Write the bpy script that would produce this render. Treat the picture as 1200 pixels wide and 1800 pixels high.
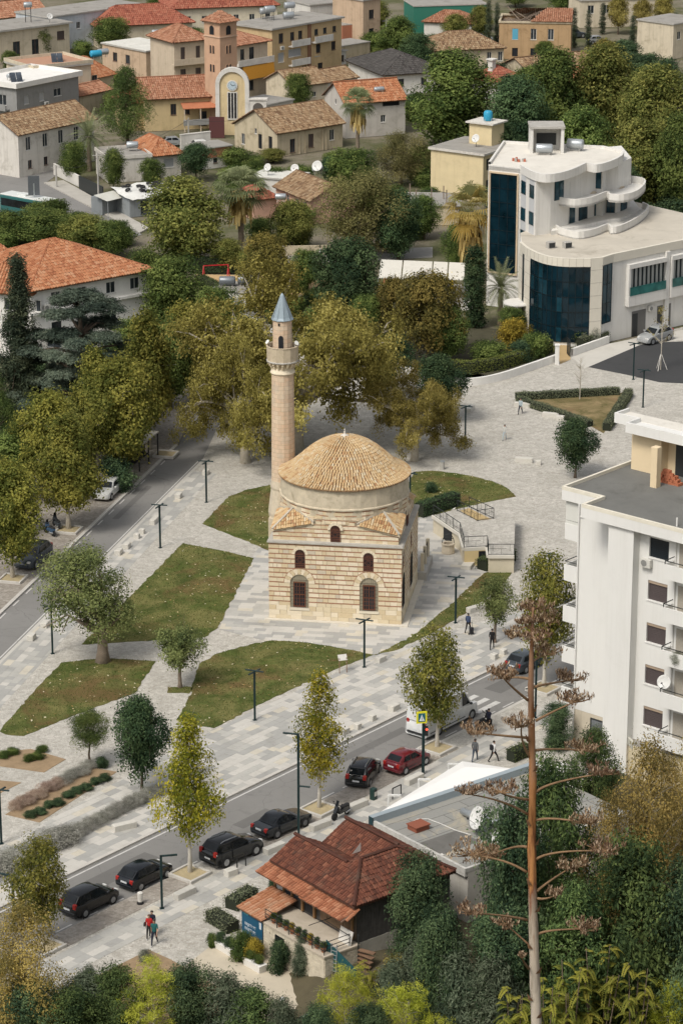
import bpy,math,random
import numpy as np
from mathutils import Matrix,Vector
D=bpy.data
S=bpy.context.scene
COL=S.collection
for o in list(D.objects):D.objects.remove(o)
R=math.radians;PI,cos,sin,atan2=math.pi,math.cos,math.sin,math.atan2
MT,MR,ar,lsp,RNG=Matrix.Translation,Matrix.Rotation,np.array,np.linspace,np.random.default_rng
# ---------------------------------------------------------------- camera
F,TH,HC=5000.,R(18.4),82.  # focal length in photo pixels, tilt, height over the square
cam=D.cameras.new('camera');co=D.objects.new('camera',cam);COL.objects.link(co)
cam.sensor_fit='VERTICAL';cam.sensor_height=36;cam.sensor_width=24;cam.lens=F/1800*36
cam.clip_start=1;cam.clip_end=6000
co.location=(0,0,HC);co.rotation_euler=(PI/2-TH,0,0)
S.camera=co
# ---------------------------------------------------------------- sky, sun, exposure
SUN_EL,SUN_AZ=R(52),R(218)  # azimuth clockwise from +Y (behind the camera, to the left)
w=D.worlds.new('World');S.world=w;w.use_nodes=True
nt=w.node_tree;nt.nodes.clear()
sky=nt.nodes.new('ShaderNodeTexSky');sky.sky_type='NISHITA';sky.sun_disc=False
sky.sun_elevation=SUN_EL;sky.sun_rotation=SUN_AZ;sky.air_density=1;sky.dust_density=4;sky.ozone_density=1
hs=nt.nodes.new('ShaderNodeHueSaturation');hs.inputs['Saturation'].default_value=.22
bg=nt.nodes.new('ShaderNodeBackground');bg.inputs['Strength'].default_value=.115
wo=nt.nodes.new('ShaderNodeOutputWorld')
nt.links.new(sky.outputs[0],hs.inputs['Color']);nt.links.new(hs.outputs[0],bg.inputs['Color']);nt.links.new(bg.outputs[0],wo.inputs['Surface'])
sl=D.lights.new('sun','SUN');sl.energy=1.7;sl.angle=R(16);sl.color=(1,.93,.82)
so=D.objects.new('sun',sl);COL.objects.link(so)
sd=Vector((sin(SUN_AZ)*cos(SUN_EL),cos(SUN_AZ)*cos(SUN_EL),sin(SUN_EL)))
so.rotation_euler=(-sd).to_track_quat('-Z','Y').to_euler();so.location=(-60,60,140)
S.view_settings.view_transform='Standard';S.view_settings.look='None'
S.view_settings.exposure=0.35;S.view_settings.gamma=1;S.view_settings.use_curve_mapping=False
S.render.engine='CYCLES'
# ---------------------------------------------------------------- photo pixel -> place
_c,_s=cos(TH),sin(TH)
def ray(px,py):
 dx,dy=(px-600)/F,(900-py)/F
 return ar([dx,_c+dy*_s,-_s+dy*_c])
def G(px,py,z=0.):  # where the ray meets the level z
 r=ray(px,py);t=(z-HC)/r[2]
 return ar([0,0,HC])+t*r
def atY(px,py,Y):  # where the ray meets the upright plane at distance Y
 r=ray(px,py);return ar([0,0,HC])+r*(Y/r[1])
def G2(px,py,z=0.):
 g=G(px,py,z);return(g[0],g[1])
def pxm(Y,z=0):  # photo pixels per metre at distance Y
 return F/(Y*_c+(HC-z)*_s)
# ---------------------------------------------------------------- mesh building
class MB:
 def __init__(s):s.v=[];s.f=[];s.m=[];s.T=None
 def add(s,vs,fs,mi=0):
  n=len(s.v)
  if s.T is not None:vs=[tuple(s.T@Vector(p))for p in vs]
  s.v+=[tuple(map(float,p))for p in vs];s.f+=[tuple(i+n for i in f)for f in fs];s.m+=[mi]*len(fs)
  return s
 def box(s,x0,y0,z0,x1,y1,z1,mi=0):
  return s.add([(x0,y0,z0),(x1,y0,z0),(x1,y1,z0),(x0,y1,z0),(x0,y0,z1),(x1,y0,z1),(x1,y1,z1),(x0,y1,z1)],
                     [(3,2,1,0),(4,5,6,7),(0,1,5,4),(1,2,6,5),(2,3,7,6),(3,0,4,7)],mi)
 def bev(s,x0,y0,z0,x1,y1,z1,b=.03,mi=0):  # box with chamfered vertical and top edges
  p=lambda o:[(x0+b+o,y0+o),(x1-b-o,y0+o),(x1-o,y0+b+o),(x1-o,y1-b-o),(x1-b-o,y1-o),(x0+b+o,y1-o),(x0+o,y1-b-o),(x0+o,y0+b+o)]
  vs=[(a,c,z0)for a,c in p(0)]+[(a,c,z1-b)for a,c in p(0)]+[(a,c,z1)for a,c in p(b)]
  fs=[tuple(range(7,-1,-1)),tuple(range(16,24))]
  for k in(0,8):
   for i in range(8):fs.append((k+i,k+(i+1)%8,k+8+(i+1)%8,k+8+i))
  return s.add(vs,fs,mi)
 def bar(s,a,b,w,h=None,mi=0,up=(0,0,1)):  # square bar from a to b
  a,b=Vector(a),Vector(b);d=(b-a).normalized();up=Vector(up)
  if abs(d.dot(up))>.98:up=Vector((1,0,0))
  x=d.cross(up).normalized()*(w/2);y=x.cross(d).normalized()*((h or w)/2)
  return s.add([a-x-y,a+x-y,a+x+y,a-x+y,b-x-y,b+x-y,b+x+y,b-x+y],
                     [(0,1,2,3),(7,6,5,4),(4,5,1,0),(5,6,2,1),(6,7,3,2),(7,4,0,3)],mi)
 def prism(s,poly,z0,z1,mi=0):
  if sum(a[0]*b[1]-b[0]*a[1]for a,b in zip(poly,list(poly[1:])+[poly[0]]))<0:poly=list(poly)[::-1]
  n=len(poly);g=lambda z,p:z(p)if callable(z)else z
  vs=[(p[0],p[1],g(z0,p))for p in poly]+[(p[0],p[1],g(z1,p))for p in poly]
  return s.add(vs,[tuple(range(n-1,-1,-1)),tuple(range(n,2*n))]+[(i,(i+1)%n,n+(i+1)%n,n+i)for i in range(n)],mi)
 def tube(s,pts,rad,n=6,mi=0,cap=True):
  pts=[Vector(p)for p in pts];k=len(pts)
  if not hasattr(rad,'__len__'):rad=[rad]*k
  vs=[];fs=[];x=None
  for i,p in enumerate(pts):
   d=(pts[min(i+1,k-1)]-pts[max(i-1,0)]).normalized()
   if x is None:x=d.orthogonal().normalized()
   x=(x-d*x.dot(d));x=x.normalized()if x.length>1e-6 else d.orthogonal().normalized()
   y=d.cross(x)
   for j in range(n):
    t=2*PI*j/n;vs.append(p+(x*cos(t)+y*sin(t))*rad[i])
  for i in range(k-1):
   for j in range(n):fs.append((i*n+j,i*n+(j+1)%n,(i+1)*n+(j+1)%n,(i+1)*n+j))
  if cap:fs+=[tuple(range(n-1,-1,-1)),tuple(range((k-1)*n,k*n))]
  return s.add(vs,fs,mi)
 def lathe(s,prof,n=16,c=(0,0,0),mi=0,a0=0.,cap=True):
  vs=[];fs=[];k=len(prof)
  for r,z in prof:
   for j in range(n):
    t=a0+2*PI*j/n;vs.append((c[0]+r*cos(t),c[1]+r*sin(t),c[2]+z))
  for i in range(k-1):
   for j in range(n):fs.append((i*n+j,i*n+(j+1)%n,(i+1)*n+(j+1)%n,(i+1)*n+j))
  if cap:fs+=[tuple(range(n-1,-1,-1)),tuple(range((k-1)*n,k*n))]
  return s.add(vs,fs,mi)
 def mesh(s,name,mats,smooth=False):
  me=D.meshes.new(name);me.from_pydata(s.v,[],s.f)
  for m in(mats if isinstance(mats,(list,tuple))else[mats]):me.materials.append(m)
  if any(s.m):me.polygons.foreach_set('material_index',s.m)
  if smooth:me.polygons.foreach_set('use_smooth',[True]*len(s.f))
  me.update();return me
 def build(s,name,mats,parent=None,smooth=False,loc=(0,0,0),rz=0):
  return link(name,s.mesh(name,mats,smooth),parent,loc,rz)
def link(name,me,parent=None,loc=(0,0,0),rz=0):
 o=D.objects.new(name,me);COL.objects.link(o)
 o.location=loc;o.rotation_euler=(0,0,rz)
 if parent is not None:o.parent=parent
 return o
def tag(o,label=None,cat=None,group=None,kind=None):
 if label:o['label']=label
 if cat:o['category']=cat
 if group:o['group']=group
 if kind:o['kind']=kind
 return o
def thing(name,label,cat,loc=(0,0,0),rz=0,group=None):
 o=D.objects.new(name,None);COL.objects.link(o);o.empty_display_size=.3
 o.location=tuple(map(float,loc));o.rotation_euler=(0,0,rz)
 return tag(o,label,cat,group)
def dup(root,loc,rz,label,group=None,scale=None):
 def cp(o,p):
  c=o.copy();COL.objects.link(c);c.parent=p
  for ch in o.children:cp(ch,c)
  return c
 r=cp(root,None);r.location=tuple(map(float,loc));r.rotation_euler=(0,0,rz);r['label']=label
 if group:r['group']=group
 if scale:r.scale=scale
 return r
# ---------------------------------------------------------------- materials
class N:  # tiny node helper
 def __init__(s,name):
  s.m=D.materials.new(name);s.m.use_nodes=True;s.t=s.m.node_tree;s.t.nodes.clear()
  s.out=s.n('OutputMaterial');s.b=s.n('BsdfPrincipled');s.l(s.b,0,s.out,'Surface');s._co=None
 def n(s,t,**k):
  x=s.t.nodes.new('ShaderNode'+t)
  for a,b in k.items():setattr(x,a,b)
  return x
 def l(s,a,i,b,j):s.t.links.new(a.outputs[i],b.inputs[j])
 def co(s):
  if s._co is None:s._co=s.n('TexCoord')
  return s._co
 def noise(s,scale,detail=4,rough=.6,co='Object',dist=0):
  x=s.n('TexNoise');x.inputs['Scale'].default_value=scale;x.inputs['Detail'].default_value=detail
  x.inputs['Roughness'].default_value=rough;x.inputs['Distortion'].default_value=dist
  if co=='World':g=s.n('NewGeometry');s.l(g,'Position',x,'Vector')
  else:s.l(s.co(),co,x,'Vector')
  return x
 def ramp(s,src,i,stops,interp='LINEAR'):
  x=s.n('ValToRGB');x.color_ramp.interpolation=interp;e=x.color_ramp.elements
  while len(e)<len(stops):e.new(.5)
  for k,(p,c)in zip(e,stops):k.position=p;k.color=tuple(c)[:3]+(1,)
  s.l(src,i,x,0);return x
 def mix(s,fac,a,b,mode='MIX'):  # fac: (node, out) or float; a, b: (node, out) or colour
  x=s.n('Mix',data_type='RGBA',blend_type=mode)
  for v,j in((fac,0),(a,6),(b,7)):
   if isinstance(v,tuple)and hasattr(v[0],'outputs'):s.t.links.new(v[0].outputs[v[1]],x.inputs[j])
   elif j==0:x.inputs[0].default_value=v
   else:x.inputs[j].default_value=tuple(v)[:3]+(1,)
  return x
 def bump(s,src,i,strength,dist=.02):
  x=s.n('Bump');x.inputs['Strength'].default_value=strength;x.inputs['Distance'].default_value=dist
  s.l(src,i,x,'Height');s.l(x,0,s.b,'Normal');return x
 def fin(s,col=None,rough=.8,spec=.3,metal=0.):
  if col is not None:
   if isinstance(col,tuple)and hasattr(col[0],'outputs'):s.t.links.new(col[0].outputs[col[1]],s.b.inputs['Base Color'])
   else:s.b.inputs['Base Color'].default_value=tuple(col)[:3]+(1,)
  s.b.inputs['Roughness'].default_value=rough;s.b.inputs['Specular IOR Level'].default_value=spec;s.b.inputs['Metallic'].default_value=metal
  return s.m
def sc(c,k):return tuple(min(1,x*k)for x in c)
_mats={}
def PL(name,col,rough=.75,var=.12,scale=1.5,dirt=0.,bump=.15,metal=0.,spec=.3,fine=22.,co='Object',streak=0.):
 """painted / plastered / stony plain surface: blotches, fine grain, optional dirty patches"""
 if name in _mats:return _mats[name]
 k=N(name);a=k.noise(scale,5,.65,co);b=k.noise(fine,3,.6,co)
 r=k.ramp(a,0,[(.3,sc(col,1-var)),(.7,sc(col,1+var*.7))])
 c=k.mix(.35,(r,0),(k.ramp(b,0,[(.3,sc(col,1-var)),(.7,sc(col,1+var*.6))]),0))
 if dirt:
  d=k.noise(scale*.8,6,.75,co,.6);f=k.ramp(d,0,[(.52,(0,0,0)),(.78,(dirt,)*3)])
  c=k.mix((f,0),(c,2),sc((col[0]*.45,col[1]*.43,col[2]*.38),1))
 if streak:
  mp=k.n('Mapping');mp.inputs['Scale'].default_value=(2.2,2.2,.11);k.l(k.co(),'Object',mp,0);e=k.n('TexNoise');e.inputs['Scale'].default_value=1.;e.inputs['Detail'].default_value=6;e.inputs['Roughness'].default_value=.7;k.l(mp,0,e,'Vector')
  c=k.mix((k.ramp(e,0,[(.5,(0,)*3),(.72,(streak,)*3)]),0),(c,2),(col[0]*.5,col[1]*.48,col[2]*.43))
 if bump:k.bump(b,0,bump)
 _mats[name]=k.fin((c,2),rough,spec,metal);return _mats[name]
def TILE(name,cols,lich=(.42,.38,.30),la=.35):
 """clay tiles: one tone per tile (attribute tint), weathering over it"""
 if name in _mats:return _mats[name]
 k=N(name);a=k.n('Attribute',attribute_name='tint');n=len(cols)
 r=k.ramp(a,'Fac',[((i+.5)/n,c)for i,c in enumerate(cols)])
 b=k.noise(1.1,6,.7,'Object');f=k.ramp(b,0,[(.5,(0,0,0)),(.75,(la,)*3)])
 c=k.mix((f,0),(r,0),lich);g=k.noise(30,3,.6)
 c2=k.mix(.5,(c,2),(k.ramp(g,0,[(.3,(.6,)*3),(.7,(1,)*3)]),0),'MULTIPLY');k.bump(g,0,.3)
 _mats[name]=k.fin((c2,2),.85,.2);return _mats[name]
def LEAF(name,dark,mid,light,trans=.28,hue=.022,rough=.55):
 if name in _mats:return _mats[name]
 dark,mid,light=(sc(c,q)for c,q in((dark,1.5),(mid,1.6),(light,1.5)));trans=min(.5,trans+.12)
 k=N(name);a=k.n('Attribute',attribute_name='tint');oi=k.n('ObjectInfo')
 r=k.ramp(a,'Fac',[(.08,dark),(.5,mid),(.93,light)])
 h=k.n('HueSaturation');mr=k.n('MapRange');mr.inputs[3].default_value=.5-hue*.35;mr.inputs[4].default_value=.5+hue*.35
 k.l(oi,'Random',mr,0);k.l(mr,0,h,'Hue');mv=k.n('MapRange');mv.inputs[3].default_value=.86;mv.inputs[4].default_value=1.12
 k.l(oi,'Random',mv,0);k.l(mv,0,h,'Value');k.l(r,0,h,'Color')
 k.l(h,0,k.b,'Base Color');k.fin(None,.7,.05)
 t=k.n('BsdfTranslucent');k.l(h,0,t,'Color');mx=k.n('MixShader');mx.inputs[0].default_value=trans
 k.l(k.b,0,mx,1);k.l(t,0,mx,2);k.l(mx,0,k.out,'Surface')
 _mats[name]=k.m;return k.m
def GLASS(name,col=(.012,.03,.04),rough=.06):
 if name in _mats:return _mats[name]
 k=N(name);n=k.noise(.35,2,.5);k.bump(n,0,.04,.4)
 r=k.ramp(k.noise(.5,3,.6),0,[(.35,sc(col,.6)),(.65,sc(col,1.5))])
 _mats[name]=k.fin((r,0),rough,.32);return _mats[name]
def FLAT(name,col,rough=.5,metal=0.,spec=.4):
 if name in _mats:return _mats[name]
 k=N(name);g=k.noise(9,3,.6);r=k.ramp(g,0,[(.3,sc(col,.88)),(.7,sc(col,1.08))])
 _mats[name]=k.fin((r,0),rough,spec,metal);return _mats[name]
# ---------------------------------------------------------------- many-faced meshes with a tone per piece
def quads_mesh(name,V,tint,mat,smooth=False):
 """V (n,4,3) quads, tint (n,)"""
 V=np.asarray(V,np.float32);n=len(V);me=D.meshes.new(name)
 me.vertices.add(n*4);me.loops.add(n*4);me.polygons.add(n)
 me.vertices.foreach_set('co',V.reshape(-1))
 me.loops.foreach_set('vertex_index',np.arange(n*4,dtype=np.int32))
 me.polygons.foreach_set('loop_start',np.arange(0,n*4,4,dtype=np.int32))
 me.polygons.foreach_set('loop_total',np.full(n,4,np.int32))
 a=me.attributes.new('tint','FLOAT','FACE');a.data.foreach_set('value',np.asarray(tint,np.float32))
 me.materials.append(mat);me.update(calc_edges=True);return me
def inpoly(P,poly):
 P=np.asarray(P);x,y=P[:,0],P[:,1];q=np.asarray(poly);r=np.zeros(len(P),bool);j=len(q)-1
 for i in range(len(q)):
  with np.errstate(divide='ignore',invalid='ignore'):
   c=((q[i,1]>y)!=(q[j,1]>y))&(x<(q[j,0]-q[i,0])*(y-q[i,1])/(q[j,1]-q[i,1]+1e-12)+q[i,0])
  r^=c;j=i
 return r
def nrm(a):return a/np.maximum(np.linalg.norm(a,axis=-1,keepdims=True),1e-9)
def tile_roof(name,poly,mat,parent,tw=.26,tl=.42,rng=None,lift=.0,seed=0,eave=None):
 """clay barrel tiles over one sloping plane given by its 3-D outline (first two points = eave line unless eave given)"""
 rng=RNG(seed);P=ar(poly,float)
 e=nrm((P[1]-P[0])if eave is None else ar(eave,float));nn=np.zeros(3)
 for i in range(len(P)):nn+=np.cross(P[i]-P[0],P[(i+1)%len(P)]-P[0])
 nn=nrm(nn);nn=nn if nn[2]>0 else-nn
 e=nrm(e-nn*(e@nn));s=np.cross(nn,e);s=s if s[2]>0 else-s
 o=P[0];Q=np.stack([(P-o)@e,(P-o)@s],1)
 us=np.arange(Q[:,0].min()+tw/2,Q[:,0].max(),tw);vs=np.arange(Q[:,1].min()+tl*.4,Q[:,1].max(),tl)
 U,W=np.meshgrid(us,vs);C=np.stack([U.ravel(),W.ravel()],1)
 C=C[inpoly(C,Q)];n=len(C)
 if n==0:return None
 C=C+rng.normal(0,.012,C.shape);K=3;h=tw*.42
 yaw=rng.normal(0,.03,n);out=[];tt=np.clip(rng.normal(.5,.22,n),0,1)
 ang=lsp(PI,0,K+1);lz=rng.normal(0,.008,n)
 for k in range(K):
  q=[]
  for(an,en)in((ang[k],0),(ang[k+1],0),(ang[k+1],1),(ang[k],1)):
   ww=tw*(.53 if en==0 else .46);du=cos(an)*ww;dz=sin(an)*h+(.05 if en==0 else .012)+lift
   dv=(-tl*.56 if en==0 else tl*.56)
   q.append(o+np.outer(C[:,0]+du-dv*yaw,e)+np.outer(C[:,1]+dv,s)+np.outer(dz+lz,nn))
  out.append(np.stack(q,1))
 q=[]  # the open lower end
 for an in(PI,PI*.67,PI*.33,0.):
  q.append(o+np.outer(C[:,0]+cos(an)*tw*.53,e)+np.outer(C[:,1]-tl*.555,s)+np.outer(sin(an)*h+.05+lift+lz*0,nn))
 out.append(np.stack(q,1));V=np.concatenate(out);T=np.concatenate([tt]*(K+1))
 ob=link(name,quads_mesh(name,V,T,mat),parent);ob['kind']='stuff'
 return ob
# ================================================================ setting: ground, roads, square, lawns
KZ=.12  # kerb height = level of the square
def strip(name,poly,z,mat,thick=.1,kind='structure',parent=None):
 b=MB();b.prism([tuple(p[:2])for p in poly],z-thick,z);o=b.build(name,mat,parent)
 if kind:o['kind']=kind
 return o
def m_asphalt(name,base=.11,tint=(1,.99,.95),cracks=True):
 k=N(name);a=k.noise(.12,5,.65,'World');b=k.noise(14,4,.7,'World');c=k.noise(.9,6,.7,'World',1.2)
 r=k.ramp(a,0,[(.3,sc(tint,base*.88)),(.7,sc(tint,base*1.12))])
 m=k.mix(.25,(r,0),(k.ramp(b,0,[(.3,sc(tint,base*.7)),(.72,sc(tint,base*1.35))]),0))
 m=k.mix((k.ramp(c,0,[(.54,(0,)*3),(.74,(.5,)*3)]),0),(m,2),sc(tint,base*.62))
 if cracks:
  v=k.n('TexVoronoi',feature='DISTANCE_TO_EDGE');v.inputs['Scale'].default_value=.22
  g=k.n('NewGeometry');ds=k.noise(.8,3,.6,'World');ad=k.n('VectorMath',operation='ADD');k.l(g,'Position',ad,0);k.l(ds,'Color',ad,1);k.l(ad,0,v,'Vector')
  m=k.mix((k.ramp(v,0,[(.0,(.55,)*3),(.006,(0,)*3)]),0),(m,2),sc(tint,base*.45))
 k.bump(b,0,.35,.02)
 return k.fin((m,2),.88,.25)
def m_setts(name,c0,c1,c2,scale=6.5,joint=(.27,.245,.205)):
 """small rough setts: irregular cells, uneven tones, dark joints"""
 k=N(name);g=k.n('NewGeometry');ds=k.noise(3,2,.5,'World');ad=k.n('VectorMath',operation='MULTIPLY_ADD')
 ad.inputs[1].default_value=(.10,)*3;k.l(ds,'Color',ad,0);k.l(g,'Position',ad,2)
 v=k.n('TexVoronoi',feature='F1');v.inputs['Scale'].default_value=scale;v.inputs['Randomness'].default_value=.75;k.l(ad,0,v,'Vector')
 e=k.n('TexVoronoi',feature='DISTANCE_TO_EDGE');e.inputs['Scale'].default_value=scale;e.inputs['Randomness'].default_value=.75;k.l(ad,0,e,'Vector')
 v2=k.n('TexVoronoi',feature='F1');v2.inputs['Scale'].default_value=scale*.42;v2.inputs['Randomness'].default_value=1;k.l(ad,0,v2,'Vector')
 sep=k.n('SeparateColor');k.l(v,'Color',sep,0);sep2=k.n('SeparateColor');k.l(v2,'Color',sep2,0)
 r=k.ramp(sep,0,[(.0,c0),(.45,c1),(1,c2)]);r2=k.ramp(sep2,0,[(0,c0),(.5,c1),(1,c2)])
 m=k.mix(.5,(r,0),(r2,0))
 b=k.noise(.25,6,.7,'World',.8);m=k.mix((k.ramp(b,0,[(.42,(0,)*3),(.75,(.38,)*3)]),0),(m,2),sc(c0,.82))
 m=k.mix((k.ramp(e,0,[(.0,(.8,)*3),(.075,(0,)*3)]),0),(m,2),joint)
 bp=k.ramp(e,0,[(0,(0,)*3),(.18,(1,)*3)]);k.bump(bp,0,.5,.02)
 return k.fin((m,2),.8,.25)
def m_lawn(name,g0=(.078,.105,.028),g1=(.14,.17,.045),dry=(.27,.235,.095),amt=.6,brown=(.17,.105,.05)):
 k=N(name);a=k.noise(.32,6,.68,'World',.7);b=k.noise(9,5,.75,'World');c=k.noise(.21,5,.6,'World',.5);d=k.noise(45,3,.7,'World')
 e=k.noise(.55,5,.7,'World',.9);m=k.mix((k.ramp(e,0,[(.38,(0,)*3),(.62,(1,)*3)]),0),sc(g0,.72),g1);m=k.mix((b,0),sc(g0,.9),(m,2))
 m=k.mix((k.ramp(a,0,[(.42,(0,)*3),(.62,(amt,)*3)]),0),(m,2),dry)
 m=k.mix((k.ramp(c,0,[(.52,(0,)*3),(.64,(.75,)*3)]),0),(m,2),brown)
 m=k.mix(.55,(m,2),(k.ramp(d,0,[(.3,(.45,)*3),(.68,(1.25,)*3)]),0),'MULTIPLY');k.bump(d,0,.8,.05)
 return k.fin((m,2),.95,.1)
M_ASPH=m_asphalt('asphalt',.21,(1,.975,.93))
M_ASPH_D=m_asphalt('dark_asphalt',.055,(.95,.97,1),False)
M_SETTS=m_setts('pale_setts',(.355,.335,.295),(.46,.44,.395),(.61,.585,.535))
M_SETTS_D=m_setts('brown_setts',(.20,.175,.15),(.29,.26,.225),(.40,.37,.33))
def m_earth():
 k=N('earth');a=k.noise(.07,6,.7,'World',.6);b=k.noise(3,5,.7,'World');m=k.mix((k.ramp(a,0,[(.42,(0,)*3),(.6,(1,)*3)]),0),(.10,.105,.05),(.21,.185,.14))
 m=k.mix(.5,(m,2),(k.ramp(b,0,[(.3,(.5,)*3),(.7,(1.2,)*3)]),0),'MULTIPLY');k.bump(b,0,.6,.05);return k.fin((m,2),.95,.1)
M_EARTH=m_earth()
M_SAND=PL('sandy_path',(.52,.46,.36),.95,.12,.6,.25,.4)
M_KERB=PL('kerb_stone',(.50,.48,.44),.8,.12,2,.4)
M_WHITEP=PL('road_paint',(.55,.54,.52),.7,.12,3,.9)
M_LAWN=m_lawn('lawn')
M_DRY=m_lawn('dry_lawn',(.16,.14,.06),(.24,.19,.09),(.36,.27,.15),.8,(.22,.14,.08))
# --- the ground: one sheet to the horizon, flat under the town, climbing to the hill in front
def ground():
 xs=np.concatenate([[-3000,-900,-400],np.arange(-200,201,8.),[400,900,3000]])
 ys=np.concatenate([[-300,-60,-10,0,10],np.arange(20,200,5.),np.arange(200,620,60.),[900,1600,4000]])
 rng=RNG(3);vs=[];fs=[]
 for y in ys:
  for x in xs:
   z=-.06
   hz=79.0-.547*y-1.6
   if y<152:z=max(-.06,min(79,hz))+(rng.normal(0,.12)if y<140 else 0)
   vs.append((x,y,z))
 n=len(xs)
 for j in range(len(ys)-1):
  for i in range(n-1):fs.append((j*n+i,j*n+i+1,(j+1)*n+i+1,(j+1)*n+i))
 b=MB();b.add(vs,fs);o=b.build('ground',M_EARTH);o['kind']='structure'
ground()
def hill_z(y):return max(-.06,min(79,77.4-.547*y))if y<152 else-.06
def lin(ang,off,ts):  # points on a line given by direction and normal offset
 u=ar([cos(R(ang)),sin(R(ang))]);n=ar([-u[1],u[0]]);return[tuple(n*off+u*t)for t in ts]
UA=ar([cos(R(51)),sin(R(51))]);NA=ar([-UA[1],UA[0]])  # boulevard direction
UB=ar([cos(R(75.8)),sin(R(75.8))]);NB=ar([-UB[1],UB[0]])
def A_(t,n):return tuple(UA*t+NA*n)  # boulevard coordinates
def B_(t,n):return tuple(UB*t+NB*n)
cA=ar([-1.2,191.2]);tA=cA@UA;nAf=cA@NA;nAn=ar([-1.8,182.])@NA
cB=ar([-19.9,236.6]);nBr=cB@NB;nBl=ar([-21.4,245.9])@NB
# roads
strip('road',[A_(60,nAn-.2),A_(330,nAn-.2),A_(330,nAf),A_(60,nAf)],0,M_ASPH)
strip('road',[B_(120,nBr),B_(251,nBr),G2(402,712),G2(440,650),G2(478,602),G2(520,540),G2(375,545),G2(368,640),G2(352,710),B_(255,nBl),B_(120,nBl)],-.004,M_ASPH)
strip('road',[(-140,362),G2(30,372),G2(205,425),G2(250,412),G2(80,322),G2(110,300),G2(0,285),(-140,402)],-.012,M_ASPH)
strip('side_road',[G2(395,470),G2(760,452),G2(760,434),G2(395,450)],.0,PL('pale_asphalt',(.27,.26,.24),.9,.12,.4,.5))
strip('parking_apron',[G2(1027,646),G2(1125,605),(75,312),(75,282),G2(1158,674),G2(1107,662)],KZ+.012,M_ASPH_D)
# edge lines on the boulevard and the far street
def line(name,a,b,wd,mat=M_WHITEP,z=.008):
 a,b=ar(a),ar(b);d=(b-a)/np.linalg.norm(b-a);n=ar([-d[1],d[0]])*wd/2
 return strip(name,[a-n,b-n,b+n,a+n],z,mat,.006)
M_PATCH=m_asphalt('patched_asphalt',.15,(1,.975,.93),False)
for i,(t_,n_,l_,w_)in enumerate(((121,2.4,6,1.5),(134,1.2,3.5,1.0),(146,3.0,9,.8),(165,2.0,5,1.6),(176,3.4,12,.7))):strip('road_patch',[A_(t_,nAn+n_),A_(t_+l_,nAn+n_),A_(t_+l_,nAn+n_+w_),A_(t_,nAn+n_+w_)],.004,M_PATCH,.003)
for t_,n_,l_,w_ in((190,3.0,14,.9),(215,5.0,8,1.6),(232,2.2,10,.6)):strip('road_patch',[B_(t_,nBr+n_),B_(t_+l_,nBr+n_),B_(t_+l_,nBr+n_+w_),B_(t_,nBr+n_+w_)],.0,M_PATCH,.003)
line('road_marking',A_(60,nAf-.35),A_(300,nAf-.35),.13)
line('road_marking',B_(120,nBr+.32),B_(251,nBr+.32),.12)
line('road_marking',A_(165.5,nAn+.25),A_(240,nAn+.25),.13)
for i in range(28):line('road_marking',B_(168+i*3.1,nBl-.25),B_(169.4+i*3.1,nBl-.25),.12)
for i in range(30):line('road_marking',A_(98+i*2.4,nAn+.22),A_(99.4+i*2.4,nAn+.22),.11)
tz=ar(G2(845,1240))@UA
for i in range(7):  # zebra crossing
 c=nAn+.9+i*1.02;strip('crosswalk_stripe',[A_(tz-1.4,c),A_(tz+1.4,c),A_(tz+1.4,c+.5),A_(tz-1.4,c+.5)],.012,M_WHITEP,.008)
# the square: one slab with kerbs, in pale setts
xI=np.linalg.solve(ar([UA,-UB]).T,NB*nBr-NA*nAf)  # where the two kerbs would meet, left of the picture
sq=[A_(xI[0]+.3,nAf+.02),A_(300,nAf+.02),(60,330),G2(975,628),G2(860,662),G2(760,645),G2(610,640),G2(500,600),G2(478,602),G2(440,650),G2(402,712),B_(251,nBr-.02)]
strip('square',sq,KZ,M_SETTS,.35)
strip('kerb',[A_(60,nAf-.02),A_(300,nAf-.02),A_(300,nAf+.28),A_(60,nAf+.28)],KZ+.015,M_KERB,.3)
strip('kerb',[B_(120,nBr-.28),B_(251,nBr-.28),B_(251,nBr+.02),B_(120,nBr+.02)],KZ+.015,M_KERB,.3)
# near pavement (town side towards the hill)
near=[A_(60,nAn-.2),A_(330,nAn-.2),A_(330,nAn-13),A_(140,nAn-13),A_(128,nAn-17),A_(60,nAn-14)]
strip('pavement',near,KZ,M_SETTS,.35)
strip('kerb',[A_(60,nAn-.5),A_(300,nAn-.5),A_(300,nAn-.18),A_(60,nAn-.18)],KZ+.015,M_KERB,.3)
# far pavement left of the far street
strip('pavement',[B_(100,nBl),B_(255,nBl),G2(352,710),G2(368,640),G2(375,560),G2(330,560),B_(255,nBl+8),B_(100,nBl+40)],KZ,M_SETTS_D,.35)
strip('kerb',[B_(100,nBl-.02),B_(255,nBl-.02),B_(255,nBl+.3),B_(100,nBl+.3)],KZ+.015,M_KERB,.3)
strip('pavement',[G2(78,322),G2(246,410),G2(262,402),G2(112,318)],KZ,PL('old_pavement',(.42,.40,.36),.9,.12,.5,.5),.3)
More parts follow.
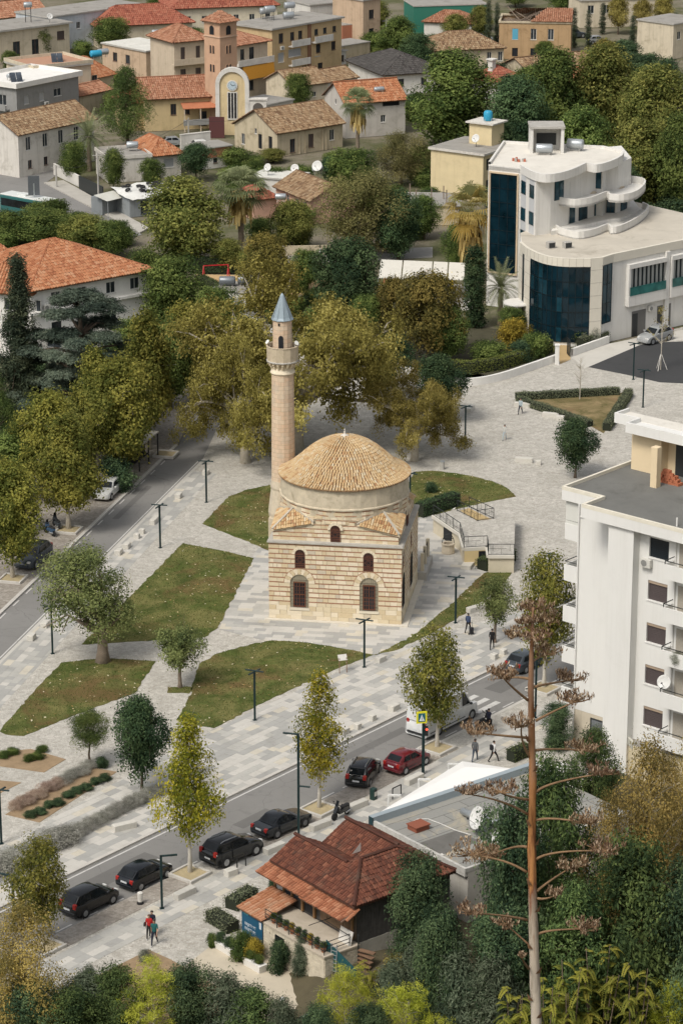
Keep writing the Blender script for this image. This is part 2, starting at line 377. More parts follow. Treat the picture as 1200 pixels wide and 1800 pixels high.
# darker sett bays where the cars stand
for a,b in((112.5,121.5),(121.5,131),(137.2,141.5),(143.5,151)):
 pass
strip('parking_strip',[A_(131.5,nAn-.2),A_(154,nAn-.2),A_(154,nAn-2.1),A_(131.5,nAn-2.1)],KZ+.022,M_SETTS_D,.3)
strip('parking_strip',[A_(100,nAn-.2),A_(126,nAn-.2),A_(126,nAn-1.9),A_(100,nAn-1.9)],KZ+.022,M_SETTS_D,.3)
strip('path',[G2(350,1800),G2(300,1720),G2(385,1655),G2(520,1690),G2(600,1745),G2(560,1800)],KZ+.004,M_SAND,.1)
strip('planting_bed',[G2(70,1800),G2(160,1725),G2(262,1673),G2(300,1690),G2(395,1745),G2(440,1810)],KZ+.03,PL('dry_bed',(.30,.215,.13),.95,.25,1.2,.5,.5),.3)
# --- lawns
LAWNS=dict(
 a=[(0,1286),(16,1266),(70,1205),(108,1165),(150,1160),(200,1158),(274,1163),(238,1218),(130,1258),(42,1294),(10,1291)],
 b=[(322,955),(384,967),(446,982),(383,1104),(360,1120),(250,1127),(144,1133),(180,1098)],
 c=[(356,921),(402,873),(430,862),(478,852),(500,940),(472,968),(430,950)],
 d=[(310,1266),(376,1280),(448,1243),(520,1208),(600,1172),(655,1152),(700,1142),(700,1131),(660,1152),(600,1140),(540,1130),(480,1126),(440,1133),(380,1150),(350,1168),(335,1213),(338,1218)],
 e=[(700,1131),(733,1113),(767,1083),(800,1057),(833,1023),(850,1008),(905,990),(897,1010),(887,1023),(847,1057),(800,1090),(750,1117),(700,1142)],
 f=[(726,830),(760,828),(800,832),(833,838),(867,847),(890,858),(906,873),(850,884),(790,898),(765,905),(733,910),(715,860)],
 g=[(295,1208),(340,1208),(333,1219),(294,1218)],
)
lawn_pts=[]
def rough_edge(poly,seed):  # trodden, uneven lawn border
 rg=RNG(seed);out=[]
 for a,b in zip(poly,poly[1:]+poly[:1]):
  a,b=ar(a),ar(b);L=np.linalg.norm(b-a);n=max(1,int(L/.45));d=(b-a)/max(L,1e-6);nn=ar([-d[1],d[0]])
  for i in range(n):out.append(tuple(a+(b-a)*i/n+nn*(rg.normal(0,.055)if i else 0)))
 return out
for k_,pl in LAWNS.items():
 poly=rough_edge([G2(x,y,KZ)for x,y in pl],len(pl))
 strip('lawn',poly,KZ+.035,M_LAWN,.2)
 lawn_pts.append(poly)
strip('lawn',[G2(905,700,KZ),G2(1080,690,KZ),G2(1108,692,KZ),G2(1060,762,KZ),G2(1030,745,KZ)],KZ+.03,M_DRY,.2)
M_BED=PL('dry_bed',(.30,.215,.13),.95,.25,1.2,.5,.5)
for pl in([(0,1322),(55,1317),(116,1335),(78,1358),(0,1347)],[(10,1432),(150,1348),(206,1357),(70,1446)],[(-20,1370),(38,1376),(0,1395),(-20,1400)]):
 strip('planting_bed',[G2(x,y,KZ)for x,y in pl],KZ+.03,M_BED,.2)
# grass blades and fallen leaves, strewn over the lawns
def strew():
 rng=RNG(5);V=[];T=[];LV=[];LT=[]
 for poly in lawn_pts:
  q=ar(poly);lo,hi=q.min(0),q.max(0);A=(hi-lo).prod()
  P=rng.uniform(lo,hi,(int(A*40),2));P=P[inpoly(P,poly)];n=len(P)
  h=rng.uniform(.04,.11,n);an=rng.uniform(0,6.28,n);d=np.stack([np.cos(an),np.sin(an),0*an],1)*.03
  b=np.column_stack([P,np.full(n,KZ+.03)]);t=b+np.column_stack([rng.normal(0,.03,(n,2)),h])
  V.append(np.stack([b-d,b+d,t+d*.3,t-d*.3],1));T.append(rng.uniform(0,1,n))
  P=rng.uniform(lo,hi,(int(A*.9),2));P=P[inpoly(P,poly)];n=len(P);an=rng.uniform(0,6.28,n);s=rng.uniform(.05,.11,n)
  e=np.stack([np.cos(an),np.sin(an),rng.normal(0,.2,n)],1)*s[:,None];f_=np.stack([-np.sin(an),np.cos(an),rng.normal(0,.2,n)],1)*s[:,None]*.7
  c=np.column_stack([P,np.full(n,KZ+.09)]);LV.append(np.stack([c-e,c-f_,c+e,c+f_],1));LT.append(rng.uniform(0,1,n))
 o=link('grass',quads_mesh('grass',np.concatenate(V),np.concatenate(T),LEAF('grass_blade',(.045,.06,.018),(.085,.098,.032),(.17,.15,.06))));tag(o,'short worn grass blades over the lawns of the square','grass',kind='stuff')
 o=link('fallen_leaves',quads_mesh('fallen_leaves',np.concatenate(LV),np.concatenate(LT),LEAF('dead_leaf',(.30,.20,.08),(.45,.38,.22),(.62,.58,.45))));tag(o,'dry pale leaves fallen on the grass','leaves',kind='stuff')
strew()
# --- big paving slabs: bands of light and grey slabs in rows
M_SLAB=[PL(n_,c_,.75,.13,.45,.4,.1,fine=6.,co='World')for n_,c_ in(('slab_light',(.52,.50,.46)),('slab_grey',(.365,.36,.34)),('slab_mid',(.43,.42,.39)),('slab_warm',(.54,.50,.42)))]
def clip(poly,cl):
 out=[ar(p)for p in poly];m=len(cl)
 for i in range(m):
  a,b=ar(cl[i]),ar(cl[(i+1)%m]);d=b-a;inp=out;out=[]
  side=lambda p:d[0]*(p[1]-a[1])-d[1]*(p[0]-a[0])
  for j in range(len(inp)):
   p,q=inp[j],inp[(j+1)%len(inp)];sp,sq_=side(p),side(q)
   if sp>=0:out.append(p)
   if(sp>=0)!=(sq_>=0):out.append(p+(q-p)*(sp/(sp-sq_)))
  if len(out)<3:return[]
 return out
def slab_band(label,polys,ang,seed,row=.62,lens=(.62,.93,1.24,1.86),probs=(.38,.34,.20,.08),individual=300,z=KZ,dens=None):
 rng=RNG(seed);u=ar([cos(R(ang)),sin(R(ang))]);n=ar([-u[1],u[0]])
 base=MB();full=[];rest=[MB()for _ in M_SLAB]
 cps=[]
 for p in polys:
  a=sum(p[i][0]*p[(i+1)%len(p)][1]-p[(i+1)%len(p)][0]*p[i][1]for i in range(len(p)));cps.append(p if a>0 else p[::-1])
 allp=ar([q for p in polys for q in p]);tu=allp@u;tn=allp@n
 for p in cps:base.prism(p,z-.1,z+.006)
 par=base.build('slab_paving',M_SLAB[1]);par['kind']='structure'
 y=tn.min()-.1
 while y<tn.max():
  x=tu.min()-rng.uniform(0,1)
  while x<tu.max():
   L=rng.choice(lens,p=(.25,.3,.3,.15));rect=[u*x+n*y,u*(x+L)+n*y,u*(x+L)+n*(y+row),u*x+n*(y+row)]
   c=rng.choice(4,p=probs);h=z+.012+rng.uniform(0,.006)
   for cp in cps:
    q=clip(rect,cp)
    if len(q)<3:continue
    a=abs(sum(q[i][0]*q[(i+1)%len(q)][1]-q[(i+1)%len(q)][0]*q[i][1]for i in range(len(q))))/2
    if a>L*row*.98:full.append((u*(x+L/2)+n*(y+row/2),L,c,h))
    elif a>.02:rest[c].prism([tuple(k)for k in q],z,h)
   x+=L+.012
  y+=row+.012
 cache={};full.sort(key=lambda k:k[0][1]-20*(k[2]==0))
 for i,(cc,L,c,h)in enumerate(full):
  if i<individual:
   key=(L,c)
   if key not in cache:b=MB();b.bev(-L/2,-row/2,-.04,L/2,row/2,0,.008);cache[key]=b.mesh('slab',M_SLAB[c])
   link('slab',cache[key],par,(cc[0],cc[1],h),R(ang))
  else:
   e=u*L/2;g=n*row/2;rest[c].prism([tuple(cc-e-g),tuple(cc+e-g),tuple(cc+e+g),tuple(cc-e+g)],z,h)
 allb=MB()
 for c in range(4):
  k=len(allb.v);allb.v+=rest[c].v;allb.f+=[tuple(i+k for i in f)for f in rest[c].f];allb.m+=[c]*len(rest[c].f)
 if allb.f:o=allb.build('slabs',M_SLAB,par);o['kind']='stuff'
 return par
# along the boulevard, square side
tC=141.
slab_band('boulevard',[[A_(88,nAf+.28),A_(tC,nAf+.28),A_(tC,nAf+8.6),A_(115,nAf+5.7),A_(88,nAf+2.0)],
      [A_(tC,nAf+.28),A_(192,nAf+.28),A_(186,nAf+4.3),A_(176,nAf+7),A_(163.4,nAf+8.9),A_(150,nAf+8.9),A_(tC,nAf+8.6)]],51,11,individual=300)
slab_band('mosque',[[G2(446,975,KZ),G2(385,1106,KZ),G2(480,1130,KZ),G2(590,1142,KZ),G2(590,900,KZ),G2(500,900,KZ)],
                     [G2(590,900,KZ),G2(590,1142,KZ),G2(640,1164,KZ),G2(700,1147,KZ),G2(880,1010,KZ),G2(850,975,KZ),G2(775,905,KZ)]],-8.3,12,individual=200,probs=(.36,.34,.22,.08),z=KZ+.003)
slab_band('street',[[B_(140,nBr-.28),B_(247,nBr-.28),B_(247,nBr-2.6),B_(140,nBr-4.2)]],75.8,13,individual=150,probs=(.22,.40,.28,.10),z=KZ-.003)
slab_band('near',[[A_(100,nAn-2.2),A_(175,nAn-2.2),A_(175,nAn-4.6),A_(100,nAn-4.6)]],51,14,individual=120,probs=(.30,.38,.24,.08))
# ================================================================ the mosque
M_STONE=[PL('stone_cream',(.66,.565,.40),.85,.16,3,.25,.4),PL('stone_pale',(.73,.64,.49),.85,.14,3,.2,.4),PL('stone_ochre',(.61,.50,.33),.85,.16,3,.3,.4),PL('stone_grey',(.56,.49,.38),.85,.16,3,.4,.4)]
M_BRICK=PL('brick_course',(.40,.215,.13),.9,.25,6,.3,.5)
M_MORTAR=PL('mortar',(.56,.47,.34),.92,.14,2,.4,.5)
M_DRUM=PL('drum_plaster',(.56,.49,.37),.9,.28,1.3,.95,.6)
M_LEDGE=PL('ledge_stone',(.44,.42,.38),.85,.18,1.5,.7,.4)
M_DTILE=TILE('dome_tile',[(.40,.22,.11),(.52,.33,.17),(.58,.41,.22),(.62,.46,.27),(.64,.54,.38)],(.52,.42,.27),.6)
M_GRILLE=FLAT('window_grille',(.14,.055,.035),.7)
M_WOODR=FLAT('window_frame_wood',(.20,.07,.035),.6)
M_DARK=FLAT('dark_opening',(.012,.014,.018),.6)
M_PANE=GLASS('old_pane',(.03,.035,.045),.15)
M_IRON=FLAT('iron_bars',(.03,.035,.035),.5,.3)
M_LEAD=PL('lead_roof',(.27,.33,.37),.5,.1,1.5,.2,.1,.1)
MA=G(473,1090);MBp=G(705,1102);MW=float(np.linalg.norm(MBp-MA));MANG=atan2(*(MBp-MA)[1::-1])
mosque=thing('mosque','old stone mosque with striped walls and shallow tiled dome on the square','mosque',(MA[0],MA[1],KZ),MANG)
ZC=6.65  # first cornice
# windows of the front: (centre, bottom, top, half width, kind)
FW=[(2.53,1.1,3.95,.74,'big'),(8.24,1.1,3.95,.74,'big'),(2.58,4.5,6.1,.40,'grille'),(8.18,4.5,6.1,.40,'grille')]
def arch_pts(c,z0,z1,hw,n=10,pointed=.0):
 sp=z1-hw*(1+pointed);p=[(c-hw,z0),(c-hw,sp)]
 for i in range(1,n):t=PI*(1-i/n);p.append((c+hw*cos(t),sp+hw*(1+pointed)*sin(t)))
 return p+[(c+hw,sp),(c+hw,z0)]
def in_win(x0,x1,z0,z1,wins,m=.12):
 for c,b,t,hw,k in wins:
  if x1>c-hw-m and x0<c+hw+m and z1>b-m and z0<t+m:return(c-hw-m,c+hw+m)
 return None
# wall core with real window recesses: core walls set back, masonry in front
core=MB();core.box(.10,.10,0,MW-.10,MW-.1,ZC)
wall=core.build('wall',M_MORTAR,mosque)
rng=RNG(21)
_st={}
def stone_mesh(L,h,dpt,c):
 key=(round(L,2),round(h,2),c)
 if key not in _st:b=MB();b.bev(-key[0]/2,0,0,key[0]/2,dpt,key[1],.012);_st[key]=b.mesh('stone',M_STONE[c])
 return _st[key]
def masonry(face,width,wins,z0,z1,parent,budget):
 """courses of dressed stone with double brick bands between; face 0 front, 1 right"""
 T=Matrix.Identity(4)if face==0 else(MT((MW,0,0))@MR(PI/2,4,'Z'))
 if face==3:T=MT((0,MW,0))@MR(-PI/2,4,'Z')
 rest=MB();rest.T=T;z=z0;course=0;cnt=0
 def seg_split(za,zb):
  segs=[(0.,width)]
  for c,b,t,hw,k in wins:
   m=.02
   if zb>b-.0 and za<t:
    sp=t-hw
    if zb>sp:h=max(0,1-((max(za,sp)-sp)/hw)**2)**.5*hw
    else:h=hw
    h=max(h,.05)+m;ns=[]
    for a,e in segs:
     if e<=c-h or a>=c+h:ns.append((a,e))
     else:
      if c-h-a>.03:ns.append((a,c-h))
      if e-c-h>.03:ns.append((c+h,e))
    segs=ns
  return segs
 while z<z1-.05:
  base=z<.85
  h=(.42 if base else .31);h=min(h,z1-z)
  for a,e in seg_split(z,z+h):
   x=a
   while x<e-.02:
    L=float(rng.choice([.35,.45,.55,.7,.85])if not base else rng.choice([.6,.9,1.2]));
    if e-x-L<.2:L=e-x
    c=int(rng.choice(4,p=(.42,.30,.2,.08)));pr=rng.uniform(-.012,.012)
    if cnt<budget and L>.34 and face==0:
     o=link('stone',stone_mesh(L-.015,h-.012,.12,c),parent);o.matrix_local=T@MT((x+L/2,pr,z));cnt+=1
    else:rest.bev(x+.008,pr,z,x+L-.008,.12,z+h-.012,.01,c)
    x+=L
  z+=h
  if not base and z<z1-.1:
   for a,e in seg_split(z,z+.08):
    x=a
    while x<e-.01:
     L=min(.28,e-x)
     for q in(0,1):rest.box(x+.004,rng.uniform(-.01,.008),z+q*.047,x+L-.006,.12,z+q*.047+.040,4)
     x+=L
   z+=.098
  course+=1
 o=rest.build('masonry',M_STONE+[M_BRICK],parent);o['kind']='stuff'
masonry(0,MW,FW,0,ZC,wall,300)
SW=[(1.1,1.3,4.2,.7,'big'),(6.3,1.3,4.2,.7,'big'),(1.1,4.7,6.2,.38,'grille'),(6.3,4.7,6.2,.38,'grille')]
masonry(1,MW,SW,0,ZC,wall,0)
masonry(3,MW,[],0,ZC,wall,0)
def arch_window(T,c,b,t,hw,kind,par):
 wn=thing_part('window',par,T)
 if kind=='big':
  m=MB();pts=arch_pts(c,b,t,hw-.02);m.add([(x,.09,z)for x,z in pts],[tuple(range(len(pts)))]);m.build('niche',PL('niche_plaster',(.38,.34,.25),.9,.15,2,.4),wn)
  fr=MB();x0,x1,z0,z1=c-hw*.62,c+hw*.62,b+.12,t-hw*.92;zm=(z0+z1)/2
  for x in(x0,c,x1):fr.box(x-.045,.02,z0,x+.045,.085,z1)
  for z in(z0,zm,z1):fr.box(x0-.045,.015,z-.045,x1+.045,.084,z+.045)
  for x in((x0+c)/2,(c+x1)/2):fr.box(x-.018,.04,z0,x+.018,.083,z1)
  for k in(1,2):fr.box(x0,.04,z0+(zm-z0)*k/3-.016,x1,.082,z0+(zm-z0)*k/3+.016);fr.box(x0,.04,zm+(z1-zm)*k/3-.016,x1,.082,zm+(z1-zm)*k/3+.016)
  fr.build('frame',M_WOODR,wn)
  p=MB();p.box(x0,.06,z0,x1,.088,z1);p.build('pane',M_PANE,wn)
  g=MB()
  for i in range(9):x=c-hw+.06+(2*hw-.12)*i/8;zt=t-hw+max(0,hw*hw-(x-c)**2)**.5;g.bar((x,-.035,b),(x,-.035,zt),.018)
  for i in range(9):z=b+.08+i*.29;g.bar((c-hw,-.03,z),(c+hw,-.03,z),.018)
  g.build('iron_grating',M_IRON,wn)
  s=MB();s.box(c-hw-.1,-.05,b-.22,c+hw+.1,.10,b-.0);s.build('sill',PL('sill_stone',(.66,.60,.48),.8,.1,3,.2),wn)
 else:
  m=MB();pts=arch_pts(c,b,t,hw-.01);m.add([(x,.085,z)for x,z in pts],[tuple(range(len(pts)))]);m.build('pane',M_DARK,wn)
  fr=MB();fr.tube([(x,.05,z)for x,z in pts],.035,4)
  sp=t-hw
  for i in range(1,8):a=PI*i/8;fr.bar((c+.1*cos(a),.05,sp+.06*sin(a)),(c+hw*cos(a),.05,sp+hw*sin(a)),.028)
  for z in np.arange(b+.08,sp+.05,.155):
   if abs(z-(b+sp)/2-.12)>.2:fr.box(c-hw,.03,z-.024,c+hw,.07,z+.024)
  for i in range(-2,3):fr.bar((c+i*hw*.36,.052,b),(c+i*hw*.36,.052,b+(sp-b)*.42),.022);fr.bar((c+i*hw*.36,.052,sp-.1),(c+i*hw*.36,.052,sp+.05),.022)
  zc=(b+sp)/2+.12
  for s_ in(.30,.17):
   q=[(c,zc+s_),(c+s_,zc),(c,zc-s_),(c-s_,zc)]
   for i in range(4):fr.bar((q[i][0],.045,q[i][1]),(q[(i+1)%4][0],.045,q[(i+1)%4][1]),.03)
  fr.build('grille',M_GRILLE,wn)
 # arch ring of stone and brick
 r0,r1=hw+.03,hw+(.52 if kind=='big' else .26);sp=t-hw;n=11 if kind=='big' else 7
 ring=MB()
 for i in range(n):
  a0,a1=PI*i/n+.02,PI*(i+1)/n-.02;mi=0 if i%2==0 or kind!='big' else 2
  pr=-.022
  pts=[(r0,a0),(r1,a0),(r1,(a0+a1)/2),(r1,a1),(r0,a1),(r0,(a0+a1)/2)]
  vs=[(c+r*cos(a),pr,sp+r*sin(a))for r,a in pts]+[(c+r*cos(a),.1,sp+r*sin(a))for r,a in pts]
  ring.add(vs,[tuple(range(5,-1,-1)),tuple(range(6,12))]+[(k,(k+1)%6,6+(k+1)%6,6+k)for k in range(6)],mi)
 if kind=='big':ring.tube([(c+(r1+.03)*cos(a),-.015,sp+(r1+.03)*sin(a))for a in lsp(0,PI,18)],.028,4,1)
 ring.build('arch_ring',[M_STONE[1],M_BRICK,M_STONE[2]],wn)
 return wn
def thing_part(name,par,T):
 o=D.objects.new(name,None);COL.objects.link(o);o.parent=par;o.matrix_local=T;o.empty_display_size=.1;return o
I4=Matrix.Identity(4);TR=MT((MW,0,0))@MR(PI/2,4,'Z')
for q in FW:arch_window(I4,*q,mosque)
for q in SW:arch_window(TR,*q,mosque)
# cornice ledge, set-back upper tier
b=MB();b.box(-.12,-.12,ZC,MW+.12,MW+.12,ZC+.09);b.box(-.05,-.05,ZC+.09,MW+.05,MW+.05,ZC+.16);b.build('cornice',M_LEDGE,mosque)
IN=.33;c0=MW/2;Z2,Z2m,ZD,ZE=7.62,8.35,9.5,11.25
tier=MB();lo,hi=IN,MW-IN;e1,e2=3.65,MW-3.65
def tierface(T):
 tier.T=T;tier.add([(lo,lo,ZC+.1),(hi,lo,ZC+.1),(hi,lo,Z2),(e2,lo,Z2m),(e2,lo,8.7),(e1,lo,8.7),(e1,lo,Z2m),(lo,lo,Z2)],[tuple(range(8))]);tier.T=None
rot=lambda k:MT((c0,c0,0))@MR(k*PI/2,4,'Z')@MT((-c0,-c0,0))
for k in range(4):tierface(rot(k))
oct_=[]
for k in range(4):
 for x in(e1,e2):p=rot(k)@Vector((x,lo,0));oct_.append((p.x,p.y))
tier.prism(oct_,ZC+.1,8.69);tier.lathe([(5.16,8.2),(5.16,ZD-.01)],32,(c0,c0,0),a0=R(5.6))
upper=tier.build('upper_wall',M_MORTAR,mosque)
ms=MB()  # stones of the upper tier, front and right faces, and the cut corners
def tier_stones(T,w0,w1,topf,zb):
 z=zb;ms.T=T;i=0
 while z<ZD-.1:
  h=.27 if i%2==0 else .09;x=w0
  while x<w1-.05:
   L=min(float(rng.uniform(.35,.8))if i%2==0 else .27,w1-x)
   if z+h<topf(x+.02)and z+h<topf(x+L-.02):ms.bev(x+.008,rng.uniform(-.03,-.005),z,x+L-.008,.1,z+h-.014,.008,int(rng.choice(4,p=(.4,.3,.2,.1)))if i%2==0 else 4)
   x+=L
  z+=h;i+=1
 ms.T=None
def topf(x):
 x=min(x,MW-x)
 return 8.72 if x>e1 else Z2-.03+(Z2m-Z2)*(x-lo)/(e1-lo)
WT=[(c0,6.86,8.3,.40,'grille')]
for k in(0,1,3):
 tier_stones(rot(k)@MT((0,lo,0)),lo,hi,topf,ZC+.16)
for k in range(20):  # curved courses under the drum
 T=MT((c0,c0,0))@MR(R(k*18-180),4,'Z')@MT((-.84,-5.2,0));tier_stones(T,0,1.68,lambda x:ZD,8.35+(.0 if k%5 else .0))
o=ms.build('masonry',M_STONE+[M_BRICK],upper);o['kind']='stuff'
for k in(0,1):arch_window(rot(k)@MT((0,lo-.17,0)),c0,ZC+.2,8.25,.38,'grille',mosque)
# corner roofs
for k in range(4):
 T=rot(k);V=lambda x,y,z:tuple(T@Vector((x,y,z)))
 ov=.12;C=(lo-ov,lo-ov,Z2-.02);Fp=(e1+.05,lo-ov,Z2m-.0);Sp=(lo-ov,e1+.05,Z2m);Tp=(c0-3.66,c0-3.66,9.05)
 cr=MB();cr.add([V(*C),V(*Fp),V(*Tp),V(*Sp),V(C[0],C[1],C[2]-.1),V(Fp[0],Fp[1],Fp[2]-.1),V(Sp[0],Sp[1],Sp[2]-.1)],[(0,1,2),(0,2,3),(4,5,1,0),(0,3,6,4)])
 r=cr.build('corner_roof',M_MORTAR,mosque)
 tile_roof('tiles',[V(*C),V(*Fp),V(*Tp)],M_DTILE,r,.21,.36,seed=k);tile_roof('tiles',[V(*Sp),V(*C),V(*Tp)],M_DTILE,r,.21,.36,seed=k+9)
 rd=MB();rd.bar(V(C[0]+.05,C[1]+.05,C[2]+.12),V(Tp[0],Tp[1],Tp[2]+.12),.2,.1);rd.bar(V(Fp[0],Fp[1]+.1,Fp[2]+.1),V(Tp[0],Tp[1],Tp[2]+.1),.22,.12);rd.bar(V(Sp[0]+.1,Sp[1],Sp[2]+.1),V(Tp[0],Tp[1],Tp[2]+.1),.22,.12)
 rd.build('ridge_mortar',PL('ridge_mortar',(.46,.42,.35),.9,.15,2,.4),r)
# drum and dome
dr=MB();RD=5.28;dr.lathe([(RD-.02,ZD-.6),(RD-.02,ZD-.02),(RD+.1,ZD),(RD+.1,ZD+.1),(RD,ZD+.16),(RD-.03,ZE)],24,(c0,c0,0),a0=R(7.5));drum=dr.build('drum',M_DRUM,mosque)
pr=[(5.46,11.22),(5.2,11.34),(4.75,11.56),(4.25,11.93),(3.6,12.52),(2.9,13.12),(2.2,13.6),(1.5,13.93),(.85,14.13),(.35,14.22),(.0,14.26)]
dm=MB();dm.lathe([(5.2,11.1)]+[(r,z-.02)for r,z in pr[:-1]]+[(.02,14.2)],48,(c0,c0,0));dome=dm.build('dome',PL('tile_bed',(.22,.14,.08),.95,.3,2),mosque)
def dome_tiles():
 P=ar(pr);sl=np.concatenate([[0],np.cumsum(np.linalg.norm(np.diff(P,axis=0),axis=1))]);rg=RNG(8)
 V=[];T=[];s=.0;tl=.30
 while s<sl[-1]-.15:
  r=np.interp(s+tl*.4,sl,P[:,0]);n=max(6,int(round(2*PI*r/.245)))
  if r>4.0:n=138 if r>4.6 else 118
  r0,z0=np.interp(s,sl,P[:,0]),np.interp(s,sl,P[:,1]);r1,z1=np.interp(s+tl*1.15,sl,P[:,0]),np.interp(s+tl*1.15,sl,P[:,1])
  a=2*PI*(np.arange(n))/n+rg.normal(0,.004,n);tt=np.clip(rg.normal(.6,.17,n),0,1);hw0=PI*r0/n*.80;hw1=PI*r1/n*.70
  ez=lambda rr,zz,off,lat,h:np.stack([c0+rr*np.cos(a)-lat*np.sin(a),c0+rr*np.sin(a)+lat*np.cos(a),np.full(n,zz)+h+rg.normal(0,.004)],1)
  sec=[(-1,0),(-.55,.085),(.55,.085),(1,0)]
  for i in range(3):
   V.append(np.stack([ez(r0,z0,0,sec[i][0]*hw0,sec[i][1]+.045),ez(r0,z0,0,sec[i+1][0]*hw0,sec[i+1][1]+.045),ez(r1,z1,0,sec[i+1][0]*hw1,sec[i+1][1]+.01),ez(r1,z1,0,sec[i][0]*hw1,sec[i][1]+.01)],1));T.append(tt)
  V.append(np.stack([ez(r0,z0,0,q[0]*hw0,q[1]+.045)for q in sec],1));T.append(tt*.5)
  s+=tl
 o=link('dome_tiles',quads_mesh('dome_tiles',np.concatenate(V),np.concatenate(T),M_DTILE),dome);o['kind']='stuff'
dome_tiles()
b=MB();b.lathe([(.42,14.14),(.36,14.32),(.16,14.42),(.06,14.5),(.10,14.58),(.06,14.66),(.03,14.72),(.06,14.78),(.015,14.9)],12,(c0,c0,0));b.build('finial',PL('finial_stone',(.6,.56,.5),.8,.1),dome,True)
# plinth and apron round the walls
b=MB();b.box(-.32,-.42,-.1,MW+.55,-.02,.10);b.box(MW+.02,-.02,-.1,MW+.55,MW+2.6,.10);b.build('plinth',PL('apron_stone',(.60,.56,.48),.8,.1,2,.25),mosque)
# porch side: terrace with piers and iron rails at the back of the right flank
b=MB();b.box(MW-.2,MW+.02,-.1,MW+.75,MW+4.6,.75);b.box(.5,MW+.02,-.1,MW-.22,MW+4.6,.74);b.build('porch_terrace',M_LEDGE,mosque)
for i,y in enumerate((MW+.35,MW+2.2,MW+4.2)):
 b=MB();b.bev(MW+.2,y,.75,MW+.5,y+.3,2.35,.02);b.build('pier',PL('pier_stone',(.64,.57,.43),.8,.1),mosque)
 if i<2:
  b=MB();y1=(MW+2.2,MW+4.2)[i]
  for z in(1.0,2.0):b.bar((MW+.35,y+.3,z),(MW+.35,y1,z),.04)
  for t in lsp(y+.4,y1-.1,9):b.bar((MW+.35,t,.8),(MW+.35,t,2.15),.025)
  b.build('railing',M_IRON,mosque)
# minaret: base, shoe, shaft, balcony, upper drum, lead cone
MX,MY=.05,7.2
mi_=thing('minaret','tall slim stone minaret with one balcony and grey conical cap','minaret',tuple((MT((MA[0],MA[1],KZ))@MR(MANG,4,'Z'))@Vector((MX,MY,0))),MANG)
MYW=mi_.location.y
zpx=lambda y:float(atY(494,y,MYW)[2])-KZ
M_MIN=N('minaret_stone')
def _mm():
 k=M_MIN;br=k.n('TexBrick');mp=k.n('Mapping');k.l(k.co(),'UV',mp,0);k.l(mp,0,br,'Vector')
 br.inputs['Scale'].default_value=1;br.inputs['Brick Width'].default_value=.62;br.inputs['Row Height'].default_value=.36;br.inputs['Mortar Size'].default_value=.012
 br.inputs['Color1'].default_value=(.66,.53,.39,1);br.inputs['Color2'].default_value=(.63,.455,.315,1);br.inputs['Mortar'].default_value=(.40,.31,.22,1);br.offset=.5
 a=k.noise(.9,6,.7);c=k.mix((k.ramp(a,0,[(.5,(0,)*3),(.72,(.75,)*3)]),0),(br,'Color'),(.48,.43,.35));d=k.noise(5,4,.7)
 c=k.mix(.4,(c,2),(k.ramp(d,0,[(.3,(.7,)*3),(.7,(1.1,)*3)]),0),'MULTIPLY');k.bump(br,'Fac',-.3,.02)
 k.fin((c,2),.85,.2)
_mm();M_MIN=M_MIN.m
def uv_cyl(o,rad):
 me=o.data;uv=me.uv_layers.new(name='UV');
 for p in me.polygons:
  aa=[]
  for li in p.loop_indices:
   v=me.vertices[me.loops[li].vertex_index].co;aa.append(atan2(v.y,v.x))
  mx=max(aa)
  for li,a in zip(p.loop_indices,aa):
   if mx-a>PI:a+=2*PI
   v=me.vertices[me.loops[li].vertex_index].co;uv.data[li].uv=(a*rad,v.z)
z_sh,z_ring,z_bal,z_rim,z_top,z_tip=zpx(842),zpx(655),zpx(630),zpx(606),zpx(563),zpx(515)
r0,r1=1.0,.925
b=MB();b.prism([(-1.1,-1.15),(1.1,-1.15),(1.1,1.15),(-1.1,1.15)],0,zpx(905));b.build('base',M_STONE[3],mi_)
b=MB();b.lathe([(1.22,zpx(906)),(1.28,zpx(898)),(1.24,zpx(890)),(1.05,zpx(858)),(1.10,zpx(854)),(1.06,zpx(848)),(r0+.02,z_sh)],12,a0=.26);b.build('shoe',M_STONE[3],mi_)
b=MB();b.lathe([(r0,z_sh-.1),(r1,z_ring)],14,cap=False);o=b.build('shaft',M_MIN,mi_);uv_cyl(o,1.0)
b=MB();b.lathe([(r1+.02,z_ring-.02),(r1+.10,z_ring+.05),(r1+.10,z_ring+.13),(r1+.02,z_ring+.2),(r1+.04,z_ring+.5)],24);b.build('ring',M_STONE[1],mi_,True)
cb=MB();zb=z_ring+.45
for k in range(18):  # corbels under the balcony
 a=2*PI*k/18;ca,sa=cos(a),sin(a)
 for r,z,hh in((1.0,zb,.22),(1.13,zb+.2,.2),(1.24,zb+.38,.18)):
  cb.bar((ca*.8,sa*.8,z+hh/2),(ca*r,sa*r,z+hh/2),.17,hh)
cb.lathe([(.93,zb-.05),(.95,zb+.4),(1.2,zb+.56)],18,cap=False);cb.build('corbels',M_STONE[0],mi_)
zf=zb+.56;b=MB();b.lathe([(1.0,zf-.02),(1.33,zf),(1.36,zf+.08),(1.33,zf+.14),(1.30,zf+.16)],14);b.build('balcony_floor',M_LEDGE,mi_)
b=MB();zr=z_rim;b.lathe([(1.31,zf+.14),(1.33,zr-.08),(1.37,zr-.07),(1.37,zr),(1.24,zr),(1.22,zf+.2)],14,cap=False);b.build('parapet',PL('parapet_stone',(.52,.44,.32),.85,.2,1.5,.8,.4),mi_)
b=MB();b.lathe([(.80,zf),(.78,z_top+.25)],14,cap=False);o=b.build('upper_shaft',M_MIN,mi_);uv_cyl(o,.8)
